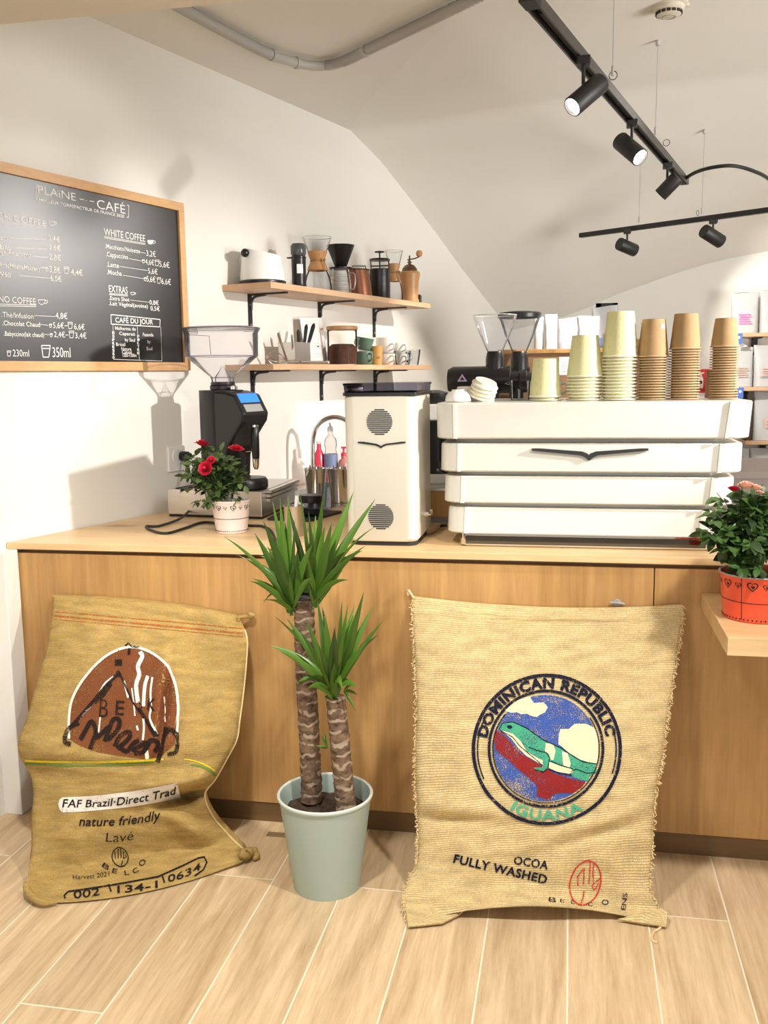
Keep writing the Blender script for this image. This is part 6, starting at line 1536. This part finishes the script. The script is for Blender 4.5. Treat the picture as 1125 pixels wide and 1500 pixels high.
mb = MB(); mb.lathe([(0.056, -0.010), (0.056, -0.022), (0.050, -0.028), (0.046, -0.028), (0.044, -0.040), (0.030, -0.046), (0.001, -0.046)], V(c.x, c.y, zc), 40); mb.build('head', M['shell'], t)
mb = MB()
for a in range(0, 360, 24): p = V(c.x + .0455 * math.cos(R(a)), c.y + .0455 * math.sin(R(a)), zc - .034); mb.obox(p, V(-math.sin(R(a)), math.cos(R(a)), 0) * .0065, V(math.cos(R(a)), math.sin(R(a)), 0) * .003, V(0, 0, .0045))
mb.build('vent_slot', M['blackmatt'], t)
mb = MB(); mb.tube([V(c.x + .024 * math.cos(R(a)), c.y + .024 * math.sin(R(a)), zc - .046) for a in range(0, 360, 12)], .002, 6, True); mb.build('ring', M['grey'], t)

def lamp_head(P0, P1, top, r, lit, label, power, target, group):
    """cylinder spot from its back end P0 to its lens P1, hung from the track at `top`"""
    t = thing('track_spotlight', label, 'spotlight', top, 0, group)
    P0, P1 = Vector(P0), Vector(P1); d = (P1 - P0).normalized()
    mb = MB(); L_ = (P1 - P0).length
    mb.lathe([(r * .96, 0), (r, .004), (r, L_ - .002), (r * .96, L_), (r * .88, L_), (r * .88, L_ - .012), (0.001, L_ - .012)], P0, 32, axis=d); mb.build('barrel', M['blackmetal'], t, smooth=40)
    mb = MB(); mb.lathe([(r * .84, 0), (r * .7, .004), (0.001, .006)], P1 - d * .010, 28, axis=d); mb.build('lens', M['lamp'] if lit else M['glass'], t)
    mid = P0 + (P1 - P0) * 0.28
    mb = MB(); mb.tube([Vector(top) - V(0, 0, .012), V(top[0], top[1], max(mid.z + r * .4, top[2] - .11)), mid + V(0, 0, r * .2)], 0.006, 8); mb.build('stem', M['blackmetal'], t)
    mb = MB(); mb.obox(Vector(top) - V(0, 0, .008), V(0.02, 0, 0), V(0, 0.028, 0), V(0, 0, .012)); mb.build('track_adapter', M['blackmetal'], t, bevel=.003)
    sp = spot('spotlight_beam', P1 + d * .012, P1 + d * 2, power, 60, r * .7, (1, 0.94, 0.85))
    return t
ZT = 2.40
A, B = at_z(777, -2, ZT), at_z(1003, 266, ZT)
ax = (B - A).normalized(); sx = ax.cross(V(0, 0, 1)).normalized()
t = thing('lighting_track', 'grey and black lighting track pointing away from the viewer, three spotlights under it', 'track light', (A + B) / 2)
mb = MB()
for s_ in (-1, 1): mb.extrude([A + sx * (s_ * .017 - .003) - V(0, 0, .016), A + sx * (s_ * .017 + .003) - V(0, 0, .016), A + sx * (s_ * .017 + .003) + V(0, 0, .016), A + sx * (s_ * .017 - .003) + V(0, 0, .016)], B - A)
mb.extrude([A + sx * -.014 + V(0, 0, .010), A + sx * .014 + V(0, 0, .010), A + sx * .014 + V(0, 0, .016), A + sx * -.014 + V(0, 0, .016)], B - A)
mb.build('rail', M['trackgrey'], t, smooth=0)
mb = MB(); mb.obox(A - ax * .005, sx * .021, ax * .035, V(0, 0, .019)); mb.build('end_feed', M['blackmetal'], t, bevel=.002)
mb = MB(); mb.obox(B + ax * .002, sx * .021, ax * .006, V(0, 0, .017)); mb.build('end_cap', M['steel'], t)
mb = MB(); mb.extrude([A + ax * .1 + sx * -.006 - V(0, 0, .006), A + ax * .1 + sx * .006 - V(0, 0, .006), A + ax * .1 + sx * .006 + V(0, 0, .0), A + ax * .1 + sx * -.006], B - A - ax * .15); mb.build('conductor', M['blackmatt'], t, smooth=0)
def hanger(t, x, y, z, loop=None):
    p = at_z(x, y, z); p.z = z + .016; zt = vault_z(p.x, p.y)
    mb = MB(); mb.cyl(p, V(p.x, p.y, zt), .0011, n=6); mb.build('suspension_wire', M['grey'], t)
    mb = MB(); mb.cyl(V(p.x, p.y, zt - .022), V(p.x, p.y, zt), .009, n=12); mb.cyl(p, p + V(0, 0, .03), .005, n=10); mb.build('wire_fitting', M['conduit'], t)
    if loop:
        q = at_z(*loop, z + .02); mb = MB(); mb.tube([q + sx * (.014 * math.cos(R(a))) + V(0, 0, .014 + .014 * math.sin(R(a))) for a in range(0, 360, 20)], .0014, 6, True); mb.build('cable_loop', M['blackmetal'], t)
hanger(t, 897, 118, ZT, (898, 117)); hanger(t, 960, 203, ZT, (976, 214))
GR = 'spotlights on the ceiling tracks'
def lampY(x0, y0, x1, y1, Y0, Y1): return at_y(x0, y0, Y0), at_y(x1, y1, Y1)
def on_track(x, y): 
    return at_z(x, y, ZT - .016)
q = on_track(855, 86); a, b = lampY(880, 121, 838, 157, q.y + .02, q.y - .05); lamp_head(a, b, q, 0.0315, True, 'lit black spotlight nearest the viewer, aimed down at the left wall', 20, None, GR)
q = on_track(926, 178); a, b = lampY(908, 206, 938, 231, q.y + .02, q.y - .05); lamp_head(a, b, q, 0.0345, True, 'lit black spotlight in the middle of the near track', 14, None, GR)
q = on_track(978, 240); a, b = lampY(993, 259, 967, 286, q.y - .01, q.y + .015); lamp_head(a, b, q, 0.033, True, 'black spotlight at the far end of the near track', 85, None, GR)
ZT2 = 2.25
A, B = at_z(850, 345, ZT2), at_z(1175, 301, ZT2); ax = (B - A).normalized(); sx = ax.cross(V(0, 0, 1)).normalized()
t = thing('lighting_track', 'slim black lighting track hanging across the vault with two spotlights', 'track light', (A + B) / 2)
mb = MB(); mb.extrude([A + sx * -.016 - V(0, 0, .013), A + sx * .016 - V(0, 0, .013), A + sx * .016 + V(0, 0, .013), A + sx * -.016 + V(0, 0, .013)], B - A); mb.build('rail', M['blackmetal'], t, smooth=0, bevel=.002)
hanger(t, 936, 330, ZT2); hanger(t, 1028, 318, ZT2, (1022, 316))
ZT = ZT2 - 0.0
def on_track(x, y): return at_z(x, y, ZT2 - .010)
q = on_track(919, 337); a, b = lampY(907, 357, 930, 367, q.y - .02, q.y + .05); lamp_head(a, b, q, 0.036, True, 'unlit looking black spotlight near the free end of the far track', 100, None, GR)
q = on_track(1045, 322); a, b = lampY(1031, 338, 1056, 354, q.y - .02, q.y + .05); lamp_head(a, b, q, 0.037, True, 'black spotlight of the far track aimed at the shelves', 100, None, GR)
mb = MB(); P0 = B_ = at_z(1003, 262, 2.40)
e = [at_z(x, y, z) for x, y, z in ((1003, 262, 2.40), (1020, 252, 2.405), (1045, 245, 2.41), (1075, 243, 2.41), (1105, 251, 2.40), (1128, 264, 2.39), (1150, 290, 2.36))]
tag(MB().tube(spline(e, 6), 0.009, 10).build('power_cable', M['cord'], base=e[0]), 'black power cable arching from the near track towards the shelves', 'cable')

# ================================================================== back bar behind the machine
t = thing('back_bar', 'taupe back counter behind the espresso machine', 'counter', (0.1, 5.0, 0))
MB().box((-0.72, 4.60, 0.0), (2.2, 5.3, 0.94)).build('body', M['taupe'], t, smooth=0)
MB().box((-0.74, 4.58, 0.94), (2.2, 5.32, 0.972)).build('top', M['taupe'], t, smooth=0, bevel=.002)
t = thing('wooden_cabinet', 'brown wooden cabinet on the back counter carrying white coffee bags', 'cabinet', (-0.1, 5.15, 0.972))
MB().box((-0.37, 5.12, 0.972), (0.42, 5.31, 1.555)).build('carcass', M['browncab'], t, smooth=0, bevel=.003)
MB().box((-0.38, 5.11, 1.535), (0.43, 5.315, 1.557)).build('top', M['panel'], t, smooth=0, bevel=.002)
p0, p1 = at_y(819, 523, 5.118), at_y(845, 549, 5.118); 
o = MB().box((p0.x, 5.1185, p1.z), (p1.x, 5.1198, p0.z)).build('notice', M['paper'], t, smooth=0); o['label'] = 'white printed paper notice'
mb = MB()
for k in range(6): z = p0.z - (p0.z - p1.z) * (0.15 + 0.13 * k); mb.box((p0.x + .012, 5.1176, z - .0025), (p1.x - .012 - .02 * (k % 2), 5.1186, z + .0025))
mb.build('notice_print', mat('faint_print', (0.55, 0.54, 0.55), 0.8), t, smooth=0)
def shop_grinder(x0, x1, Y, hop, lid, label):
    """x0, x1: photo columns of the body's ends; hop: (cx, half width, y top, y bottom)"""
    a, b = at_y(x0, 557, Y), at_y(x1, 557, Y); c = V(at_y(hop[0], 500, Y).x, Y, 0)
    t = thing('shop_grinder', label, 'coffee grinder', (c.x, Y, 0.972))
    r = 0.066
    mb = MB(); mb.lathe([(0.02, 0), (r * .8, .006), (r, .03), (r, (b - a).length - .002), (r * .95, (b - a).length)], a, 32, axis=V(1, 0, 0), sy=1.0); mb.build('motor', M['black'], t, smooth=40)
    mb = MB(); mb.lathe([(r * .62, 0), (r * .62, .04), (r * .74, .045), (r * .74, .075), (r * .6, .08), (r * .55, .115), (.01, .12)], b, 28, axis=V(1, 0, 0)); mb.build('dial', M['black'], t, smooth=40)
    mb = MB(); mb.lathe([(.022, 0), (.022, .004)], b + V(.118, -.01, 0), 18, axis=V(1, -.4, 0)); mb.build('dial_cap', M['grey'], t)
    zt = at_y(hop[0], hop[2], Y).z; zb = at_y(hop[0], hop[3], Y).z; w = (at_y(hop[0] + hop[1], hop[2], Y).x - c.x)
    mb = MB(); mb.lathe([(.045, a.z + r * .5), (.045, zb - .03), (.040, zb), (.036, zb + .008)], c, 28); mb.build('feed_neck', M['black'], t)
    mb = MB(); mb.lathe([(.036, zb + .006), (.040, zb + .012), (w * .72, zb + (zt - zb) * .5), (w * .92, zt - .03), (w, zt - .012), (w, zt)], c, 40, False, False); mb.build('hopper', M['hopper'], t, smooth=60)
    mb = MB(); mb.tube([c + V(w * math.cos(R(q)), w * math.sin(R(q)), zt) for q in range(0, 360, 8)], .0018, 6, True); mb.build('hopper_rim', bpy.data.materials['lip_glass'], t)
    if lid: mb = MB(); mb.lathe([(w * 1.0, zt - .014), (w * 1.04, zt - .012), (w * 1.06, zt + .006), (w * .98, zt + .014), (w * .5, zt + .020), (.001, zt + .020)], c, 40, False, False); mb.build('lid', M['black'], t)
    mb = MB(); mb.box((c.x - .055, Y - .06, 0.972), (c.x + .075, Y + .09, 0.995)); mb.box((c.x - .05, Y - .03, 0.995), (c.x + .02, Y + .06, a.z)); mb.cyl(V(b.x + .03, Y, a.z - .02), V(b.x + .03, Y, a.z - .14), .022); mb.build('stand', M['black'], t, smooth=40)
    return t, a
t, a = shop_grinder(655, 748, 4.72, (725, 32, 462, 517), False, 'black shop grinder with an open clear hopper and lilac badge')
p = at_y(677, 554, 4.72 - .067); mb = MB(); mb.extrude([p + V(-.024, -.0015, -.016), p + V(.024, -.0015, -.016), p + V(0, -.0015, .020)], (0, .004, 0)); mb.build('badge', M['lilac'], t, smooth=0)['label'] = 'lilac triangular badge'
mb = MB(); mb.extrude([p + V(-.012, -.0024, -.010), p + V(.012, -.0024, -.010), p + V(0, -.0024, .008)], (0, .001, 0)); mb.build('badge_print', M['blackmatt'], t, smooth=0)
shop_grinder(694, 776, 5.02, (761, 31, 462, 517), True, 'black shop grinder whose clear hopper has a black lid')
# coffee bags
def coffee_bag(name, label, c, w, h, d, m_, rz=0, lean=0.0, prints=(), group=None, flat=False):
    """stand-up pouch: base at c, w wide, h high, d deep, print bars [(u0,u1,v0,v1,material)] on its front"""
    t = thing(name, label, 'coffee bag', c, rz, group)
    mb = MB(); rr = []; N_ = 12; seed = random.random() * 9
    for k in range(N_ + 1):
        v = k / N_; dep = d * (1 - v ** 1.5) * 0.5 + 0.003; ww = w / 2 * (1 - 0.03 * math.sin(PI * v) + (0.02 * (v > .9)))
        ring = []
        for i in range(24):
            a = 2 * PI * i / 24; ca, sa = math.cos(a), math.sin(a)
            x = ww * (abs(ca) ** 0.5) * (1 if ca > 0 else -1); y = dep * (abs(sa) ** 0.7) * (1 if sa > 0 else -1)
            y += 0.006 * nz(x * 14 + seed, v * 5, 3) * (v < .9) + lean * v
            ring.append((x, y, h * v + (0.012 * nz(x * 9, seed) if k == N_ else 0)))
        rr.append(ring)
    mb.rings(rr); mb.build('pouch', m_, t, local=True, smooth=60)
    for (u0, u1, v0, v1, pm) in prints:
        vs = []; n = 6
        for i in range(n + 1):
            for v in (v0, v1):
                x = w * (u0 + (u1 - u0) * i / n - 0.5); dep = d * (1 - v ** 1.5) * 0.5 + 0.003
                vs.append((x, -dep * (max(0, 1 - (abs(2 * x / w)) ** 4) ** 0.5) * 1.0 + lean * v - 0.012, h * v))
        MB().add(vs, [(2 * i, 2 * i + 2, 2 * i + 3, 2 * i + 1) for i in range(n)]).build('printed_label', pm, t, local=True, smooth=0)
    return t
zb = 1.558
def topbag(x0, x1, ytop, Y, d, label, m_, lean=0.0, pr=(), rz=0):
    a, b = at_y(x0, 515, Y), at_y(x1, 515, Y); z = at_y((x0 + x1) / 2, ytop, Y).z
    coffee_bag('coffee_bag', label, V((a.x + b.x) / 2, Y, zb), b.x - a.x, z - zb, d, m_, rz, lean, pr)
topbag(782, 796, 465, 5.20, .09, 'narrow white coffee bag seen edge-on behind the black hopper', M['bagwhite'])
topbag(797, 816, 460, 5.18, .08, 'white coffee bag turned edge-on, second along the brown cabinet', M['bagwhite'], .02)
topbag(817, 848, 466, 5.21, .08, 'white coffee bag facing the room above the lowest yellow stack', M['bagwhite'])
topbag(846, 878, 462, 5.20, .09, 'white coffee bag with a dark round print on the brown cabinet', M['bagwhite'], 0, ((.05, .5, .02, .2, M['kraftdark']), (.3, .5, .18, .26, M['greyprint'])))
topbag(866, 903, 449, 5.23, .09, 'tall white coffee bag with blue print beside the black frame', M['bagwhite'], 0, ((.3, .98, .05, .24, M['bluelabel']), (.55, .95, .22, .34, M['blue']), (.1, .3, .36, .44, M['salmon'])))
a = at_y(930, 515, 5.2); tag(MB().box((a.x - .028, 5.15, 1.558), (a.x + .028, 5.25, at_y(930, 497, 5.2).z)).build('kraft_box', M['kraftdark'], base=(a.x, 5.2, 1.558), bevel=.002), 'small brown kraft box between the yellow and kraft stacks', 'box')
# black frame leaning on the cabinet top
t = thing('picture_frame', 'black rectangular frame standing behind the white coffee bags', 'frame', at_y(890, 500, 5.29))
x0, x1, zt = at_y(873, 450, 5.29).x, at_y(905, 446, 5.29).x, at_y(890, 444, 5.29).z
mb = MB(); fw = .026
for lo, hi in (((x0, zt - fw), (x1, zt)), ((x0, 1.558), (x1, 1.558 + fw)), ((x0, 1.558), (x0 + fw, zt)), ((x1 - fw, 1.558), (x1, zt))): mb.box((lo[0], 5.285, lo[1]), (hi[0], 5.305, hi[1]))
mb.build('frame', M['black'], t, smooth=0); MB().box((x0 + .01, 5.292, 1.56), (x1 - .01, 5.300, zt - .01)).build('panel', M['paper'], t, smooth=0)

# ================================================================== shelves on the back wall
YSF = 6.95
def back_shelf(y_px, x_left, label):
    z1 = at_y(1100, y_px, YSF).z; xl = at_y(x_left, y_px, YSF).x
    t = thing('wall_shelf', label, 'shelf', (xl + .5, YB, z1))
    MB().box((xl, YSF, z1 - .026), (2.6, YB - .002, z1)).build('board', M['shelfwood'], t, smooth=0, bevel=.002)
    for xb in (xl + .16, xl + .9): MB().box((xb - .02, YSF + .06, z1 - .036), (xb + .02, YB - .003, z1 - .027)).box((xb - .02, YB - .02, z1 - .15), (xb + .02, YB - .003, z1 - .036)).build('bracket', M['black'], t, smooth=0)
    return xl, z1
xl1, za = back_shelf(487.5, 1079, 'top beech shelf of coffee bags on the back wall')
xl2, zb2 = back_shelf(567, 1040, 'middle beech shelf of coffee bags on the back wall')
xl3, zc3 = back_shelf(646, 1092, 'third beech shelf down of coffee bags on the back wall')
xl4, zd4 = back_shelf(691, 1090, 'lowest visible shelf of coffee bags above the back counter')
def shelf_bag(x0, x1, z, h, label, pr=(), Y=7.05):
    a, b = at_y(x0, 520, Y), at_y(x1, 520, Y); coffee_bag('coffee_bag', label, V((a.x + b.x) / 2, Y, z + .001), b.x - a.x, h, .11, M['bagwhite'], 0, 0, pr)
def txt_lines(m_, u0, u1, v0, n=4, dv=.055): return [(u0 + .02 * (k % 2), u1 - .05 * ((k * 7) % 3), v0 + dv * k, v0 + dv * k + dv * .55, m_) for k in range(n)]
shelf_bag(1068, 1108, za, .275, 'white coffee bag with magenta print on the top back shelf', txt_lines(M['magenta'], .25, .72, .22, 5))
shelf_bag(1110, 1150, za, .285, 'white coffee bag with yellow print on the top back shelf', txt_lines(M['yellow'], .25, .85, .28, 4))
shelf_bag(1072, 1103, zb2, .27, 'white coffee bag with salmon print behind the narrow kraft stack', txt_lines(M['salmon'], .15, .75, .25, 5))
shelf_bag(1104, 1146, zb2, .285, 'white coffee bag with grey and salmon print on the middle back shelf', txt_lines(M['salmon'], .25, .75, .26, 4) + [(.2, .5, .22, .245, M['greyprint'])])
shelf_bag(1107, 1150, zc3, .335, 'plump white coffee bag with a rosy label on the third back shelf', [(.35, .85, .26, .45, M['salmon'])] + txt_lines(M['greyprint'], .4, .8, .30, 2, .06))
shelf_bag(1091, 1103, zd4, .16, 'narrow white coffee bag at the end of the lowest back shelf')
shelf_bag(1104, 1150, zd4, .155, 'white coffee bag with a salmon mark on the lowest back shelf', [(.5, .9, .08, .2, M['salmon'])])
for x, z, lab in ((1082, za, 'blue price tag clipped to the top back shelf'), (1087, zb2, 'blue price tag clipped to the middle back shelf')):
    p = at_y(x, 500, YSF - .003); t = thing('price_tag', lab, 'price tag', (p.x, YSF, z - .05)); w = .022
    MB().box((p.x - w, YSF - .004, z - .075), (p.x + w, YSF - .001, z - .002)).build('card', M['blue'], t, smooth=0)
    MB().lathe([(.010, 0), (.009, .001)], V(p.x, YSF - .0042, z - .03), 14, axis=V(0, -1, 0)).build('print', M['paper'], t)
p = at_y(1088, 497, YSF + .02); tag(MB().extrude([at_y(1079, 488, 6.98) + V(0, 0, -.04), at_y(1096, 505, 6.98) + V(0, 0, -.012), at_y(1079, 508, 6.98)], (0, .003, 0)).build('paper_flag', M['paper'], base=p, smooth=0), 'white paper corner hanging under the top back shelf', 'paper')
p = at_y(1105, 610, 7.1); tag(MB().box((at_y(1089, 610, 7.1).x, 6.98, zc3), (at_y(1091, 610, 7.1).x, YB - .004, zb2 - .03)).build('shelf_divider', M['blackmatt'], base=(p.x, 7.1, zc3), smooth=0), 'thin black upright between the middle and third back shelves', 'upright')
# fire extinguisher sign and the notice under it
a, b = at_y(1019, 541, YB - .004), at_y(1042, 575, YB - .004)
t = thing('fire_extinguisher_sign', 'red square sign with a white extinguisher on the back wall', 'sign', ((a.x + b.x) / 2, YB, b.z))
MB().box((a.x, YB - .006, b.z), (b.x, YB - .002, a.z)).build('panel', M['red'], t, smooth=0)
mb = MB(); W_, H_ = b.x - a.x, a.z - b.z
def sg(u, v): return V(a.x + W_ * u, YB - .0068, b.z + H_ * v)
mb.add([sg(u, v) for u, v in ((.18, .18), (.48, .18), (.48, .58), (.43, .68), (.23, .68), (.18, .58))], [tuple(range(6))]); mb.add([sg(u, v) for u, v in ((.27, .68), (.39, .68), (.39, .78), (.27, .78))], [(0, 1, 2, 3)]); mb.add([sg(u, v) for u, v in ((.20, .78), (.52, .82), (.52, .88), (.20, .84))], [(0, 1, 2, 3)]); mb.add([sg(u, v) for u, v in ((.12, .72), (.2, .80), (.2, .84), (.06, .70), (.06, .40), (.12, .40))], [tuple(range(6))])
mb.build('extinguisher_symbol', M['paper'], t, smooth=0)
MB().add([sg(.24, .38), sg(.42, .38), sg(.42, .50), sg(.24, .50)], [(0, 1, 2, 3)]).build('symbol_label', M['red'], t, smooth=0)
a, b = at_y(1019, 576, YB - .004), at_y(1033, 592, YB - .004)
tag(MB().box((a.x, YB - .005, b.z), (b.x, YB - .002, a.z)).build('wall_notice', M['paper'], base=(a.x, YB, b.z), smooth=0), 'white paper notice under the red sign', 'notice')
# white tray behind the rose bush
c = V(0.78, 3.36, ZC); tag(MB().rings([[(x, y, z) for x, y in rrect(0.60 - e, 1.02 + e, 3.15 - e, 3.52 + e, .03, 5)] for e, z in ((-.02, ZC), (-.016, ZC + .004), (0, ZC + .055), (-.004, ZC + .056), (-.02, ZC + .01))]).build('serving_tray', M['ceramic'], base=c, smooth=40), 'white tray on the worktop behind the rose bush', 'tray')
# odds and ends on the floor and counter front
p = at_z(407, 1223, 0.0); tag(MB().box((p.x - .035, p.y - .014, 0.0), (p.x + .035, p.y + .014, .0015)).build('floor_plate', mat('worn_brass', (0.34, 0.24, 0.13), 0.5, metal=0.3), base=p, smooth=0), 'small worn metal plate on the floor beside the sage pot', 'plate')
t = thing('coat_hook', 'grey metal hook on the counter front above the pale sack', 'hook', at_y(904, 884, YP))
p = at_y(904, 884, YP - .006); mb = MB(); mb.lathe([(.012, 0), (.010, .004)], p + V(0, .006, 0), 16, axis=V(0, -1, 0)); mb.tube(spline([p + V(-.02, -.004, .003), p + V(0, -.008, .004), p + V(.02, -.004, 0)], 4), .004, 8); mb.build('hook', M['grey'], t)
t = thing('coat_hook', 'small hook holding the loose string of the pale sack', 'hook', at_y(598, 866, YP))
p = at_y(598, 866, YP - .004); mb = MB(); mb.lathe([(.007, 0), (.006, .004)], p + V(0, .004, 0), 14, axis=V(0, -1, 0)); mb.tube([p, p + V(0, -.010, 0), p + V(0, -.013, .006)], .002, 6); mb.build('peg', M['tan'], t)
